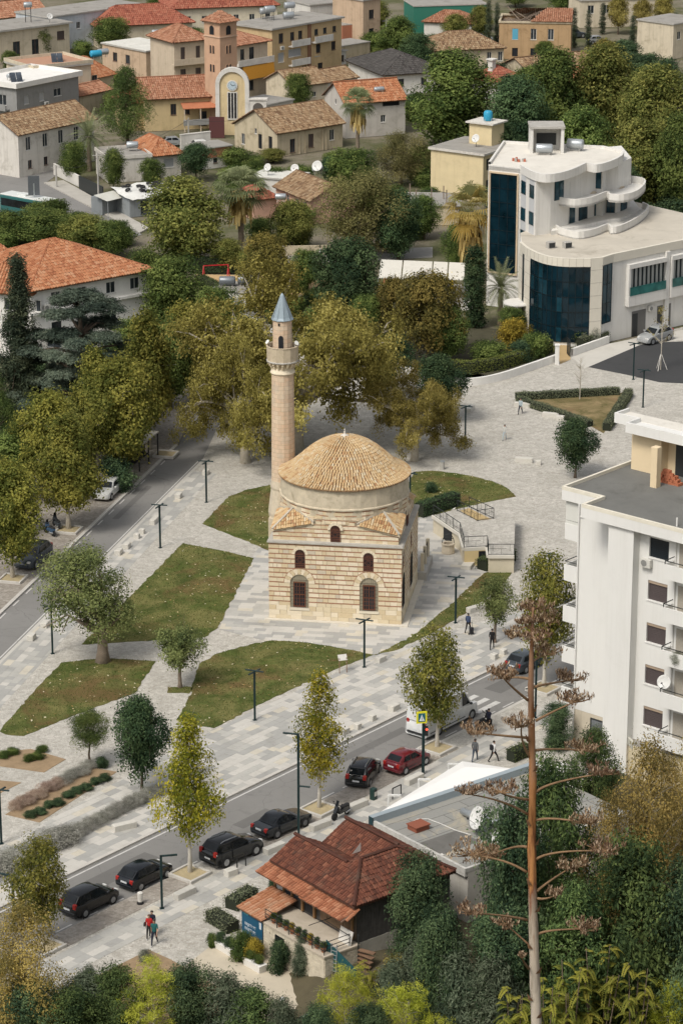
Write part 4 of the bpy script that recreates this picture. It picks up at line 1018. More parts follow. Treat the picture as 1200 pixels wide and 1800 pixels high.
# shrubs on the square
T_([('shrub_dark',172+7,1352,1331,30,'low dark bush at the foot of the small pine'),
 ('shrub_dark',757,868,848,28,'small clipped dark bush alone on the back lawn'),
 ('shrub_gold',900,615,565,75,'golden shrub in the walled garden by the glass bow front'),
 ('shrub_mid',940,630,585,60,'rounded green shrub at the gate of the walled garden'),
 ('shrub_mid',860,640,600,80,'broad green shrub at the left of the walled garden'),
 ('shrub_dark',915,635,600,60,'dark shrub in the middle of the walled garden'),
 ('shrub_grey',1040,606,575,50,'grey green clipped shrub left of the silver car'),
 ('shrub_mid',1018,606,578,36,'green shrub beside the garden gate'),
 ('shrub_dark',480,1565,1540,22,'round clipped bush by the wooden house corner')])
T_([('round_b',385,620,505,95,'green tree under the left edge of the golden giant plane'),('plane_b',395,690,560,110,'low yellow plane beside the far street bend'),('round_b',240,680,560,110,'green tree between the cedar and the ochre plane'),('round_c',130,830,700,110,'olive tree below the layered cedar'),('round_b',560,640,540,100,'green tree hidden behind the golden giant plane'),('round_b',640,620,520,70,'dark green tree right of the big ball shaped tree'),('round_c',445,500,430,60,'green tree behind the bronze ball tree'),('round_b',540,510,440,70,'green tree left of the big ball shaped tree'),('round_b',790,640,540,80,'dark tree at the foot of the ivy column'),('round_b',900,590,540,60,'green bush tree under the feather palm')])
def scatter(kind,n,box,hh,label,group,seed,avoid=()):
 rg=RNG(seed);K=KIND[kind];k=0
 while k<n:
  x,y=rg.uniform(box[0],box[2]),rg.uniform(box[1],box[3])
  if any(a[0]<x<a[2]and a[1]<y<a[3]for a in avoid):continue
  g=G(x,y);h_=rg.uniform(*hh);t=thing('shrub',label,'shrub',g,rg.uniform(0,6.28),group);s_=h_/K['h'];t.scale=(s_*rg.uniform(.9,1.5),s_*rg.uniform(.9,1.5),s_);link('stems',K['trunk'],t);link('foliage',K['crown'],t);k+=1
scatter('shrub_dark',26,(860,300,1200,420),(2,4),'dark undergrowth bush in the wood behind the white offices','undergrowth of the wood',1,((860,250,1150,420),)if False else())
scatter('shrub_mid',30,(380,290,760,440),(1.5,3.5),'green garden bush among the houses below the ruined stone house','garden bushes below the ruined house',2)
scatter('shrub_mid',30,(90,60,760,240),(1.5,3.5),'green bush between the houses of the old quarter','bushes of the old quarter',3)
scatter('shrub_dark',24,(680,90,1200,200),(2,4),'dark green bush between the houses at the upper right','bushes at the upper right',4)
scatter('shrub_dark',34,(-10,560,330,880),(1.5,3),'dark bush under the trees left of the far street','undergrowth left of the far street',5,((215,760,330,880),))
scatter('shrub_mid',22,(380,500,700,600),(1.2,2.4),'green bush in the park behind the golden plane','bushes of the park',6)
scatter('shrub_mid',16,(0,395,240,450),(2,3.5),'green bush on the verge above the orange roof','bushes of the verge',7)
tree('carob',181,1166,964,215,'wide old tree with thick gnarled trunk between the two left lawns',rot=0.)
# ================================================================ houses
M_ROOF=dict(red=TILE('tile_red',[(.25,.075,.05),(.33,.11,.07),(.38,.135,.085),(.41,.17,.11)],(.34,.22,.15),.25),
              orange=TILE('tile_orange',[(.33,.125,.06),(.42,.175,.085),(.47,.215,.11),(.49,.26,.15)],(.40,.26,.17),.3),
              brown=TILE('tile_brown',[(.16,.095,.055),(.26,.165,.095),(.34,.23,.135),(.40,.30,.19)],(.30,.24,.16),.6),
              terra=TILE('tile_terra',[(.27,.12,.07),(.36,.17,.10),(.42,.21,.13),(.45,.25,.16)],(.38,.26,.18),.35),
              dark=TILE('tile_dark',[(.055,.05,.048),(.075,.07,.066),(.09,.085,.08),(.11,.10,.095)],(.12,.11,.10),.3),
              wood=TILE('tile_old_red',[(.085,.035,.025),(.14,.052,.034),(.19,.072,.045),(.28,.12,.075)],(.11,.085,.065),.6))
M_UNDER=PL('roof_underlay',(.16,.10,.07),.95,.2)
M_SLABR=PL('roof_screed',(.30,.285,.26),.95,.18,.6,.8,.4)
M_CONC=PL('concrete',(.40,.385,.355),.9,.18,.8,.8,.4)
W_=lambda n,c,d=.5:PL('wall_'+n,c,.9,.12,.7,d,.25,streak=.45*d+.1)
MW_WHITE=W_('white',(.62,.60,.56));MW_GREY=W_('grey',(.27,.27,.265),.4);MW_CREAM=W_('cream',(.58,.51,.39),.7);MW_PEACH=W_('peach',(.50,.37,.26),.8);MW_YEL=W_('yellow',(.56,.44,.25));MW_BEIGE=W_('beige',(.55,.46,.35));MW_OLD=W_('old',(.50,.43,.31),.95);MW_BLUE=W_('pale_blue',(.50,.54,.58));MW_PINK=W_('pink',(.58,.36,.27));MW_OR=W_('orange',(.43,.29,.16),.9);MW_BWH=W_('bright_white',(.74,.725,.69),.15);MW_OWH=W_('old_white',(.60,.57,.52),.85)
M_FRW=FLAT('frame_white',(.62,.61,.58),.5);M_FRB=FLAT('frame_brown',(.10,.055,.04),.6);M_FRD=FLAT('frame_dark',(.03,.033,.035),.45)
M_SHUT=FLAT('shutter_brown',(.085,.065,.06),.6);M_WG=GLASS('window_glass',(.03,.036,.042),.08);M_TANK=FLAT('steel_tank',(.42,.45,.47),.35,.5);M_TANKB=FLAT('blue_tank',(.03,.30,.48),.45);M_ACW=FLAT('ac_white',(.58,.57,.53),.5);M_DISH=FLAT('dish_white',(.62,.62,.60),.45)
WSTY=dict(w=(M_FRW,M_WG),b=(M_FRB,M_WG),s=(M_FRB,M_SHUT),d=(M_FRD,M_WG),x=(None,M_DARK),g=(M_FRW,FLAT('shutter_grey',(.35,.36,.37),.6)))
def wallface(mb,T,W,z0,z1,holes,dep=.14,mi=0):
 xs=sorted({0.,W}|{h[0]-h[2]/2 for h in holes}|{h[0]+h[2]/2 for h in holes});zs=sorted({z0,z1}|{h[1]-h[3]/2 for h in holes}|{h[1]+h[3]/2 for h in holes})
 xs=[x for x in xs if 0<=x<=W];zs=[z for z in zs if z0<=z<=z1];mb.T=T
 for i in range(len(xs)-1):
  for j in range(len(zs)-1):
   cx,cz=(xs[i]+xs[i+1])/2,(zs[j]+zs[j+1])/2
   if any(abs(cx-h[0])<h[2]/2 and abs(cz-h[1])<h[3]/2 for h in holes):continue
   mb.add([(xs[i],0,zs[j]),(xs[i+1],0,zs[j]),(xs[i+1],0,zs[j+1]),(xs[i],0,zs[j+1])],[(0,1,2,3)],mi)
 for h in holes:
  a,b,c,d=h[0]-h[2]/2,h[0]+h[2]/2,h[1]-h[3]/2,h[1]+h[3]/2
  mb.add([(a,0,c),(b,0,c),(b,0,d),(a,0,d),(a,dep,c),(b,dep,c),(b,dep,d),(a,dep,d)],[(0,4,5,1),(1,5,6,2),(2,6,7,3),(3,7,4,0)],mi)
 mb.T=None
def window(T,h,par,dep=.14,name='window'):
 x,z,w,hh,st=h[:5];fr,pn=WSTY[st];a,b,c,d=x-w/2,x+w/2,z-hh/2,z+hh/2
 m=MB();m.T=T;t=.055
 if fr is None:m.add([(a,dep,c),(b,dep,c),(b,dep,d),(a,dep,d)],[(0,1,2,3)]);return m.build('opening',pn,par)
 for q in((a,c,a+t,d),(b-t,c,b,d),(a+t,c,b-t,c+t),(a+t,d-t,b-t,d)):m.box(q[0],dep-.06,q[1],q[2],dep+.01,q[3])
 if w>.75 and st in 'wdb':m.box(x-.03,dep-.05,c+t,x+.03,dep+.008,d-t)
 m.box(a-.06,-.06,c-.07,b+.06,dep-.07,c-.005)
 o=m.build(name,fr,par);p=MB();p.T=T
 if st in 's':
  n=max(3,int(hh/.16))
  for i in range(n):p.box(a+t,dep-.04,c+t+(hh-2*t)*i/n,b-t,dep-.004+.0,c+t+(hh-2*t)*(i+.8)/n)
 p.add([(a+t,dep-.02,c+t),(b-t,dep-.02,c+t),(b-t,dep-.02,d-t),(a+t,dep-.02,d-t)],[(0,1,2,3)]);p.build('pane' if st not in 'sg' else 'shutter',pn,o)
 return o
class House:
 """walls from the eave corners seen in the photo (pixel A left, B right, at height h), depth going back"""
 def __init__(s,name,label,A,B,h,depth,wall,cat='house',wins=None,group=None,z0=0.,gable=None,rise=0.,W=None):
  a,b=G(*A,h),G(*B,h);s.W=float(np.linalg.norm((b-a)[:2]))if W is None else W;ang=atan2(b[1]-a[1],b[0]-a[0])
  s.h,s.d,s.wall=h,depth,wall;s.o=thing(name,label,cat,(a[0],a[1],z0),ang,group);h-=z0;s.h=h
  s.T=dict(F=Matrix.Identity(4),R=MT((s.W,0,0))@MR(PI/2,4,'Z'),L=MT((0,depth,0))@MR(-PI/2,4,'Z'),B=MT((s.W,depth,0))@MR(PI,4,'Z'))
  wins=wins or{};m=MB()
  for k,T in s.T.items():wallface(m,T,s.W if k in 'FB' else depth,0,h,wins.get(k,[]))
  if gable=='x':
   for k in 'RL':m.T=s.T[k];m.add([(0,0,h),(depth,0,h),(depth/2,0,h+rise)],[(0,1,2)])
  if gable=='y':
   for k in 'FB':m.T=s.T[k];m.add([(0,0,h),(s.W,0,h),(s.W/2,0,h+rise)],[(0,1,2)])
  m.T=None;s.m=m.build('wall',wall,s.o)
  for k,hs in wins.items():
   for q in hs:window(s.T[k],q,s.o)
 def part(s,name,mb,mat,smooth=False):return mb.build(name,mat,s.o,smooth)
 def flat(s,ov=.25,th=.22,par=.0,mat=None,pm=None,top=None):
  b=MB();b.box(-ov,-ov,s.h,s.W+ov,s.d+ov,s.h+th);r=b.build('roof',pm or M_CONC,s.o);z=s.h+th
  t=MB();e=ov-.14;t.box(-e,-e,z-.02,s.W+e,s.d+e,z+.025);t.build('roof_deck',top or M_SLABR,r)
  if par:
   p=MB();q=.14
   for x0,y0,x1,y1 in((-ov,-ov,s.W+ov,-ov+q),(-ov,s.d+ov-q,s.W+ov,s.d+ov),(-ov,-ov+q,-ov+q,s.d+ov-q),(s.W+ov-q,-ov+q,s.W+ov,s.d+ov-q)):p.box(x0,y0,z-.005,x1,y1,z+par)
   p.build('parapet',pm or s.wall,r)
  return r
 def tiled(s,kind,typ,rise,ov=.45,tw=.34,tl=.55,seed=0,hipin=None):
  W,d,h=s.W,s.d,s.h;m=M_ROOF[kind];k=rise/(d/2 if typ!='gy' else W/2);e=h-ov*k;c0,c1,c2,c3=(-ov,-ov,e),(W+ov,-ov,e),(W+ov,d+ov,e),(-ov,d+ov,e);ridge=[]
  if typ=='gx':r0,r1=(-ov,d/2,h+rise),(W+ov,d/2,h+rise);pl=[(c0,c1,r1,r0),(c2,c3,r0,r1)];ridge=[(r0,r1)]
  elif typ=='gy':r0,r1=(W/2,-ov,h+rise),(W/2,d+ov,h+rise);pl=[(c1,c2,r1,r0),(c3,c0,r0,r1)];ridge=[(r0,r1)]
  else:
   i=min(W,d)/2 if hipin is None else hipin
   if W>=d:r0,r1=(i,d/2,h+rise),(W-i,d/2,h+rise);pl=[(c0,c1,r1,r0),(c1,c2,r1),(c2,c3,r0,r1),(c3,c0,r0)];ridge=[(r0,r1),(c0,r0),(c1,r1),(c2,r1),(c3,r0)]
   else:r0,r1=(W/2,i,h+rise),(W/2,d-i,h+rise);pl=[(c0,c1,r0),(c1,c2,r1,r0),(c2,c3,r1),(c3,c0,r0,r1)];ridge=[(r0,r1),(c0,r0),(c1,r0),(c2,r1),(c3,r1)]
  u=MB()
  for p in pl:q=[(x,y,z-.10)for x,y,z in p];u.add(list(p)+q,[tuple(range(len(p))),tuple(range(2*len(p)-1,len(p)-1,-1))]+[(i,(i+1)%len(p),len(p)+(i+1)%len(p),len(p)+i)for i in range(len(p))])
  r=u.build('roof',M_UNDER,s.o)
  for n_,p in enumerate(pl):tile_roof('tiles',p,m,r,tw,tl,seed=seed*7+n_)
  b=MB()
  for a,c in ridge:b.tube([(a[0],a[1],a[2]+.06),(c[0],c[1],c[2]+.06)],.13,6)
  o=b.build('ridge',m,r);return r
def tank(x,y,z,L,r,ang,label,mat=None,upright=False,stand=.4,frame_h=0.):
 t=thing('water_tank',label,'water tank',(x,y,z),ang,'roof water tanks');b=MB();n=12
 if upright:b.lathe([(r*.9,0),(r,.08),(r,L*.8),(r*.75,L*.95),(r*.25,L)],n,(0,0,stand))
 else:b.T=MT((-L/2,0,stand+r))@MR(PI/2,4,'Y');b.lathe([(r*.55,0),(r*.9,.06),(r,.16),(r,L-.16),(r*.9,L-.06),(r*.55,L)],n);b.T=None
 b.build('drum',mat or M_TANK,t,True);s=MB()
 for sx in(-1,1):
  for sy in(-1,1):s.bar((sx*L*.32,sy*r*.75,0),(sx*L*.32,sy*r*.6,stand+r*.5),.06)
 s.bar((-L*.32,-r*.6,stand*.6),(L*.32,-r*.6,stand*.6),.05);s.build('stand',M_FRD if stand>.5 else M_CONC,t);return t
def dish(x,y,z,r,az,label,mast=.6,parent=None):
 t=thing('satellite_dish',label,'dish',(x,y,z),az,'satellite dishes');b=MB();b.tube([(0,.1,0),(0,.1,mast+r)],.03,5);b.build('mast',M_FRD,t)
 c=MB();c.T=MT((0,0,mast+r))@MR(R(65),4,'X');c.lathe([(.02,.0),(r*.5,r*.05),(r*.85,r*.17),(r,r*.25),(r*.84,r*.19),(r*.49,r*.07),(.02,.02)],18,cap=False);c.T=None;c.build('reflector',M_DISH,t,True)
 a=MB();a.bar((0,0,mast+r*.3),(0,-r*1.0,mast+r*1.2),.025);a.box(-.05,-r-.05,mast+r*1.15,.05,-r+.08,mast+r*1.28);a.build('feed_arm',M_FRD,t);return t
def ac_unit(x,y,z,az,label,parent_T=None):
 t=thing('air_conditioner',label,'air conditioner',(x,y,z),az,'air conditioners on walls');b=MB();b.bev(-.42,-.36,0,.42,-.04,.6,.03);b.build('casing',M_ACW,t)
 g=MB();g.T=MT((-.1,-.365,.3))@MR(PI/2,4,'X');g.lathe([(.24,0),(.24,.012)],14);g.build('fan_grille',FLAT('ac_grille',(.22,.22,.21),.6),t);k=MB();k.box(-.3,-.32,-.06,-.26,0,0);k.box(.26,-.32,-.06,.3,0,0);k.build('bracket',M_ACW,t);return t
def loc(hs,x,y,z):return tuple(hs.o.matrix_basis@Vector((x,y,z)))
def mrow(us,z,w,h,st):return[(u,z,w,h,st)for u in us]
# --- left background
h=House('house','grey two storey house with white roof terrace at the left edge',(29,155),(138,133),6.5,10,MW_GREY,wins=dict(F=mrow((2.2,5.6),4.4,1.0,1.3,'g')+mrow((9.2,),4.6,1.7,1.2,'w')+mrow((2,6),1.4,1.1,1.3,'w'),L=mrow((3,7),4.4,1.6,1.6,'w')))
h.flat(.5,.25,.55,pm=MW_BWH,top=MW_BWH);b=MB();b.box(-1.0,1.5,2.9,.0,9.5,3.1);b.box(-1.0,1.5,3.1,-.88,9.5,3.9);h.part('balcony',b,MW_GREY)
x=loc(h,6.2,-.2,3.0);ac_unit(x[0],x[1],x[2],h.o.rotation_euler.z,'air conditioner on the grey house wall under its windows')
x=loc(h,3.5,4.5,6.75);tank(*x,1.3,.35,1.0,'steel tank above the solar panels on the white roof terrace')
def solar(x,y,z,az,label):
 t=thing('solar_panel',label,'solar panel',(x,y,z),az,'solar water panels');b=MB();b.T=MR(R(40),4,'X');b.box(-.9,0,0,-.03,1.9,.07);b.box(.03,0,0,.9,1.9,.07);b.T=None;b.build('collector',GLASS('solar_glass',(.05,.06,.075),.2),t);s=MB();s.bar((-.8,1.3,0),(-.8,1.3,1.0),.05);s.bar((.8,1.3,0),(.8,1.3,1.0),.05);s.build('stand',M_TANK,t)
x=loc(h,3.0,2.6,6.75);solar(x[0],x[1],x[2],.3,'solar panel pair on the white terrace of the grey house')
h=House('house','old white house with brown tiled gable roof by the upper road',(32,235),(165,207),6.3,8,MW_OWH,gable='x',rise=2.1,wins=dict(F=mrow((2.0,5.4,8.6,11.8),4.6,1.0,1.9,'w')+mrow((2.2,5.4),1.6,.8,1.2,'b'),L=mrow((3.2,),4.4,.9,1.5,'w')))
h.tiled('brown','gx',2.1,.4,.32,.5,1)
h=House('house','cream house with tiled terrace behind the grey house',(60,124),(160,113),6.4,9,MW_CREAM,wins=dict(F=mrow((11,),4,1,1.2,'b')));h.flat(.3,.3,.5,top=M_ROOF['orange']and PL('terrace_tile',(.42,.24,.16),.8,.12));x=loc(h,6,3,6.7);solar(x[0],x[1],x[2],.2,'solar panel on the terrace of the cream house')
tank(*loc(h,7,5,6.7),1.4,.36,.4,'steel tank behind the solar panel on the cream terrace');tank(*loc(h,12.5,2,6.7),1.9,.55,.5,'bright blue tank lying on the cream terrace',M_TANKB);tank(*loc(h,14.5,3.2,6.7),1.9,.5,.5,'steel tank lying beside the bright blue tank')
h=House('house','low house with steep orange roof right of the blue tank',(158,136),(200,127),3.6,7,MW_OLD);h.tiled('orange','hip',2.6,.4,.34,.55,2)
h=House('shed','low shed with pink tiled roof below the orange roof',(140,168),(195,156),3.0,5,MW_OLD,gable='x',rise=1);h.tiled('terra','gx',1.,.3,.34,.55,3)
h=House('house','cream flat roofed house at the left edge with shaded loggia',(-30,60),(122,41),5.5,9,MW_CREAM,wins=dict(F=mrow((16.5,),3.6,1.6,1.5,'s')+mrow((7,11),2.2,1.5,2.6,'b')));h.flat(.5,.3,.0)
b=MB();b.tube([(0,0,0),(0,0,2.2)],.5,10);tank(*loc(h,12.5,4,5.8),1.5,.5,.2,'steel tank on a tall brown scaffold at the upper left',None,False,2.6);dish(*loc(h,15,1,5.8),.55,.4,'white dish on the cream flat roof')
h=House('house','pale blue and white house at the top left',(84,32),(253,9),6,9,MW_BLUE,wins=dict(F=mrow((4,7),4.0,.9,1.2,'w')+mrow((14,),3.6,1.6,1.6,'b')));h.flat(.2,.25,.0);b=MB();b.box(13,-.5,2.6,13.6,-.02,4.4);b.box(14.6,-.5,2.6,15.2,-.02,4.4);h.part('orange_panels',b,MW_YEL);ac_unit(*loc(h,11.5,0,2.6),h.o.rotation_euler.z,'air conditioner on the pale blue house')
h=House('house','house with orange roof at the top left corner',(-20,32),(82,22),4,8,MW_CREAM,gable='x',rise=2.2,wins=dict(F=mrow((10,),2.4,1.2,1.2,'b')));h.tiled('terra','gx',2.2,.4,.36,.6,4)
h=House('house','long low house with wide red hipped roof upper left',(172,44),(338,36),4.2,9,MW_CREAM,wins=dict(F=mrow((12,15),2.4,1.0,1.2,'w')));h.tiled('red','hip',2.6,.5,.36,.6,5)
h=House('house','long cream house with bright red roof at the top edge',(303,13),(487,6),5,10,W_('ivory',(.62,.56,.44)),wins=dict(F=mrow((3,6,9,12,15,18),2.6,1.0,1.3,'w')));h.tiled('red','hip',2.8,.5,.36,.6,6)
h=House('house','peach house with white flat roof and two tanks',(180,77),(257,92),4.6,8,MW_PEACH,wins=dict(F=mrow((3.5,7),2.8,1.2,1.5,'b'),R=mrow((1.5,),2.6,.9,1.7,'b')+mrow((5,),2.4,2.4,1.6,'w')));h.flat(.2,.25,.0,top=W_('roof_white',(.62,.61,.56)))
tank(*loc(h,6,7,4.85),1.5,.42,.2,'steel tank on a white frame over the peach house',None,False,1.3);tank(*loc(h,10,7.4,4.85),1.3,.42,.2,'steel tank at the right end of the peach house roof',None,False,.5)
# small white house by the road, with the red roof
h=House('house','small whitewashed house with terrace below the pine',(190,281),(266,276),3.3,7,MW_OWH,wins=dict(F=mrow((1.2,),1.5,.9,1.0,'b')));h.flat(.15,.2,.3,pm=MW_OWH);tank(*loc(h,4.6,4,3.5),1.7,.5,.1,'steel tank on the small whitewashed house')
h=House('house','small house with fresh red hipped roof and white wall',(267,272),(318,267),3.4,8,MW_OWH,wins=dict(F=mrow((2.6,),2.0,1.6,1.3,'g')));h.tiled('orange','hip',1.8,.45,.34,.55,7)
# shack with tyres on a white sheet
h=House('shack','tin shack with white sheet roof weighed down by old tyres',(228,350),(335,338),2.5,4.5,W_('tin',(.25,.27,.28),.7),wins=dict(F=mrow((2.2,),1.2,1.2,1.8,'d')));b=MB();xs=lsp(-.4,h.W+.3,16);ys=lsp(-.5,5.2,8);rg=RNG(3)
b.add([(x,y,2.62+.25*sin(x*1.1)*sin(y*.8)+rg.normal(0,.05)+.12*y)for y in ys for x in xs],[(j*16+i,j*16+i+1,j*16+17+i,j*16+16+i)for j in range(7)for i in range(15)]);h.part('roof_sheet',b,W_('sheet',(.66,.66,.63),.3),True)
ty=MB();n=12;m_=6
ty.add([((.3+.11*cos(v))*cos(u),(.3+.11*cos(v))*sin(u),.11*sin(v))for u in lsp(0,2*PI,n,endpoint=False)for v in lsp(0,2*PI,m_,endpoint=False)],[(i*m_+j,((i+1)%n)*m_+j,((i+1)%n)*m_+(j+1)%m_,i*m_+(j+1)%m_)for i in range(n)for j in range(m_)])
tym=ty.mesh('tyre',FLAT('tyre_rubber',(.02,.02,.021),.8),True)
for i in range(24):
 x,y=rg.uniform(.2,h.W-.2),rg.uniform(.2,4.8);o=link('tyre',tym,None,loc(h,x,y,2.86+.25*sin(x*1.1)*sin(y*.8)+.12*y));o.rotation_euler=(rg.normal(0,.15),rg.normal(0,.15),0);tag(o,'old black tyre lying on the white sheet roof of the shack','tyre','tyres on the shack roof')
g=G(195,375);t=thing('kiosk','small market kiosk with pale sloping awning by the pavement','kiosk',(g[0],g[1],0),.9);b=MB();b.box(-1.6,0,0,1.6,2,2.3);b.build('wall',W_('kiosk',(.22,.24,.25),.6),t);b=MB();b.add([(-2.3,-1.6,2.25),(2.3,-1.6,2.25),(2.3,.8,2.75),(-2.3,.8,2.75),(-2.3,-1.6,2.2),(2.3,-1.6,2.2),(2.3,.8,2.7),(-2.3,.8,2.7)],[(0,1,2,3),(7,6,5,4),(0,4,5,1),(1,5,6,2),(2,6,7,3),(3,7,4,0)]);b.build('awning',W_('awning',(.55,.55,.50),.3),t)
for sx in(-2.1,2.1):b=MB();b.bar((sx,-1.5,0),(sx,-1.5,2.25),.06);b.build('post',M_TANK,t)
# --- church group
t=thing('bell_tower','square terracotta bell tower with paired arched openings','bell tower',(G(389,228)[0],G(389,228)[1]+1.8,0),R(45));TW=1.75;TH_=17.2;M_TWR=W_('tower',(.52,.335,.225),.3)
b=MB();b.box(-TW,-TW,0,TW,TW,TH_-1.0);b.build('shaft',M_TWR,t);b=MB();b.box(-TW-.12,-TW-.12,TH_-3.1,TW+.12,TW+.12,TH_-2.95);b.box(-TW-.12,-TW-.12,TH_-1.02,TW+.12,TW+.12,TH_-.8);b.build('cornice',W_('tower_trim',(.56,.40,.29),.3),t)
b=MB();ov=TW+.35;b.add([(-ov,-ov,TH_-.8),(ov,-ov,TH_-.8),(ov,ov,TH_-.8),(-ov,ov,TH_-.8),(0,0,TH_+.75)],[(0,1,4),(1,2,4),(2,3,4),(3,0,4),(3,2,1,0)]);r_=b.build('roof',M_UNDER,t)
for k in range(4):q=[(-ov,-ov),(ov,-ov),(ov,ov),(-ov,ov)];tile_roof('tiles',[q[k]+(TH_-.8,),q[(k+1)%4]+(TH_-.8,),(0,0,TH_+.75)],M_ROOF['terra'],r_,.34,.5,seed=k)
for k in(0,3):
 Tk=MR(k*PI/2,4,'Z')@MT((0,-TW,0))
 for c,z0_,z1_,hw in((0,TH_-2.75,TH_-1.3,.55),(-.32,TH_-5.6,TH_-4.3,.22),(.32,TH_-5.6,TH_-4.3,.22),(-.32,TH_-8.4,TH_-7.2,.22),(.32,TH_-8.4,TH_-7.2,.22)):
  w=MB();w.T=Tk;p=arch_pts(c,z0_,z1_,hw,8);w.tube([(x,-.02,z)for x,z in p],.06,4);f=w.build('window',M_TWR,t);w=MB();w.T=Tk;w.add([(x,-.015,z)for x,z in p],[tuple(range(len(p)))]);w.build('opening',M_DARK,f)
h=House('house','beige three storey house left of the bell tower',(306,72),(368,66),9.4,8,MW_BEIGE,wins=dict(F=mrow((1.6,4.4),7.2,.8,2.1,'s')+mrow((1.6,4.4),3.9,1.0,1.6,'s')));h.tiled('terra','hip',1.9,.5,.34,.55,9);b=MB();b.box(-.6,-1.1,5.5,h.W-.3,0,5.7);b.box(-.6,-1.1,5.7,h.W-.3,-1.0,6.5);h.part('balcony',b,MW_BEIGE)
h=House('house','beige house with orange awning right of the bell tower',(414,78),(470,69),9.0,7,MW_BEIGE,wins=dict(F=mrow((1.5,),7.2,.9,1.7,'d')+mrow((3.6,),7.0,1.1,2.3,'d')+mrow((2.5,),2.0,3,1.6,'d')));h.tiled('terra','hip',1.3,.6,.34,.55,10);b=MB();b.box(-.6,-1.3,5.5,h.W+.3,0,5.75);b.box(-.6,-1.3,5.75,h.W+.3,-1.2,6.5);h.part('balcony',b,MW_WHITE)
b=MB();b.add([(.4,-1.5,3.3),(h.W+.2,-1.5,3.3),(h.W+.2,-1.25,5.4),(.4,-1.25,5.4)],[(0,1,2,3)]);b.add([(.4,-1.4,3.3),(h.W+.2,-1.4,3.3),(h.W+.2,-1.15,5.4),(.4,-1.15,5.4)],[(3,2,1,0)]);h.part('awning',b,FLAT('orange_canvas',(.55,.26,.03),.8))
h=House('church_nave','long church nave with terracotta roof beside the clock gable',(255,172),(378,166),5.2,9,MW_YEL,wins=dict(F=mrow((4.4,6.5),3.2,.9,1.7,'b')+mrow((9,11),1.6,1.2,2.2,'d')),gable='x',rise=2.3,cat='church');h.tiled('terra','gx',2.3,.5,.34,.55,11)
b=MB();b.add([(5.5,-2.0,3.6),(h.W,-2.0,3.6),(h.W,0,4.2),(5.5,0,4.2),(5.5,-2,3.5),(h.W,-2,3.5),(h.W,0,4.1),(5.5,0,4.1)],[(0,1,2,3),(7,6,5,4),(0,4,5,1),(1,5,6,2),(3,7,4,0)]);h.part('porch_roof',b,W_('porch_tile',(.44,.17,.09),.3))
for x in(5.7,8.2,h.W-.2):b=MB();b.bar((x,-1.9,0),(x,-1.9,3.55),.16);h.part('porch_post',b,MW_BEIGE)
b=MB();b.box(5.5,-2.1,1.0,h.W,-1.95,1.9);h.part('porch_rail',b,MW_GREY)
h=House('house','small yellow house with red roof left of the church nave',(235,180),(306,172),4.4,6,MW_YEL,wins=dict(F=mrow((5.4,),2.8,1.2,1.8,'g')));h.tiled('red','hip',1.8,.4,.34,.55,12)
g=G(409,238);t=thing('clock_gable','rounded white church gable with yellow panel and clock','church front',(g[0],g[1],0),R(-4));w2,H2=2.55,7.4
p=arch_pts(0,0,H2+w2+.35,w2,14);q=arch_pts(0,0,H2+w2-.3,w2-.62,14);b=MB();n=len(p)
b.add([(x,0,z)for x,z in p]+[(x,.9,z)for x,z in p]+[(x,0,z)for x,z in q]+[(x,.5,z)for x,z in q],[(i,i+1,2*n+i+1,2*n+i)[::-1]for i in range(n-1)]+[(i,n+i,n+i+1,i+1)[::-1]for i in range(n-1)]+[(2*n+i,2*n+i+1,3*n+i+1,3*n+i)for i in range(n-1)]+[tuple(range(n,2*n))]);b.build('arch_frame',MW_WHITE,t)
b=MB();b.add([(x,.25,z)for x,z in q],[tuple(range(n))[::-1]]);b.build('panel',W_('panel_yellow',(.62,.50,.30),.4),t)
b=MB();b.T=MT((0,.2,H2+.15))@MR(PI/2,4,'X');b.lathe([(.82,0),(.82,.12),(.70,.14),(.70,.1)],24);ck=b.build('clock',MW_WHITE,t);b=MB();b.T=MT((0,.08,H2+.15))@MR(PI/2,4,'X');b.lathe([(.66,0),(.66,.02)],24);b.build('clock_face',W_('clock_face',(.45,.55,.62),.2),ck)
b=MB();b.bar((0,.04,H2+.15),(-.25,.04,H2+.5),.06);b.bar((0,.04,H2+.15),(.45,.04,H2+.28),.05)
for k in range(12):a=k*PI/6;b.bar((.52*sin(a),.045,H2+.15+.52*cos(a)),(.62*sin(a),.045,H2+.15+.62*cos(a)),.04)
b.build('clock_hands',M_FRD,ck)
for x in(-.45,0,.45):b=MB();b.box(x-.13,.12,2.6,x+.13,.24,6.4);b.build('tall_window',M_DARK,t)
b=MB();b.box(-.75,.14,2.35,.75,.26,2.55);b.box(-.75,.14,6.45,.75,.26,6.6)
for x in(-.7,-.225,.225,.7):b.box(x-.06,.14,2.55,x+.06,.255,6.45)
b.build('window_frame',MW_WHITE,t)
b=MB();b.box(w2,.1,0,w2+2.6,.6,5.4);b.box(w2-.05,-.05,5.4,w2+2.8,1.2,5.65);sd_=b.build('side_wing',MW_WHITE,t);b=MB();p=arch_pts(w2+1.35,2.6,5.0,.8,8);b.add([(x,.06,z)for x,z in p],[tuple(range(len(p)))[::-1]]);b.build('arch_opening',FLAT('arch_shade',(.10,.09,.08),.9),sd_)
b=MB();b.box(-3.3,-2.2,0,-1.0,-2.05,3.2);b.build('gate',FLAT('maroon_gate',(.10,.035,.035),.6),t)
h=House('house','long flat grey roof wing right of the clock gable',(440,192),(515,176),3.4,6,MW_WHITE);h.flat(.2,.2)
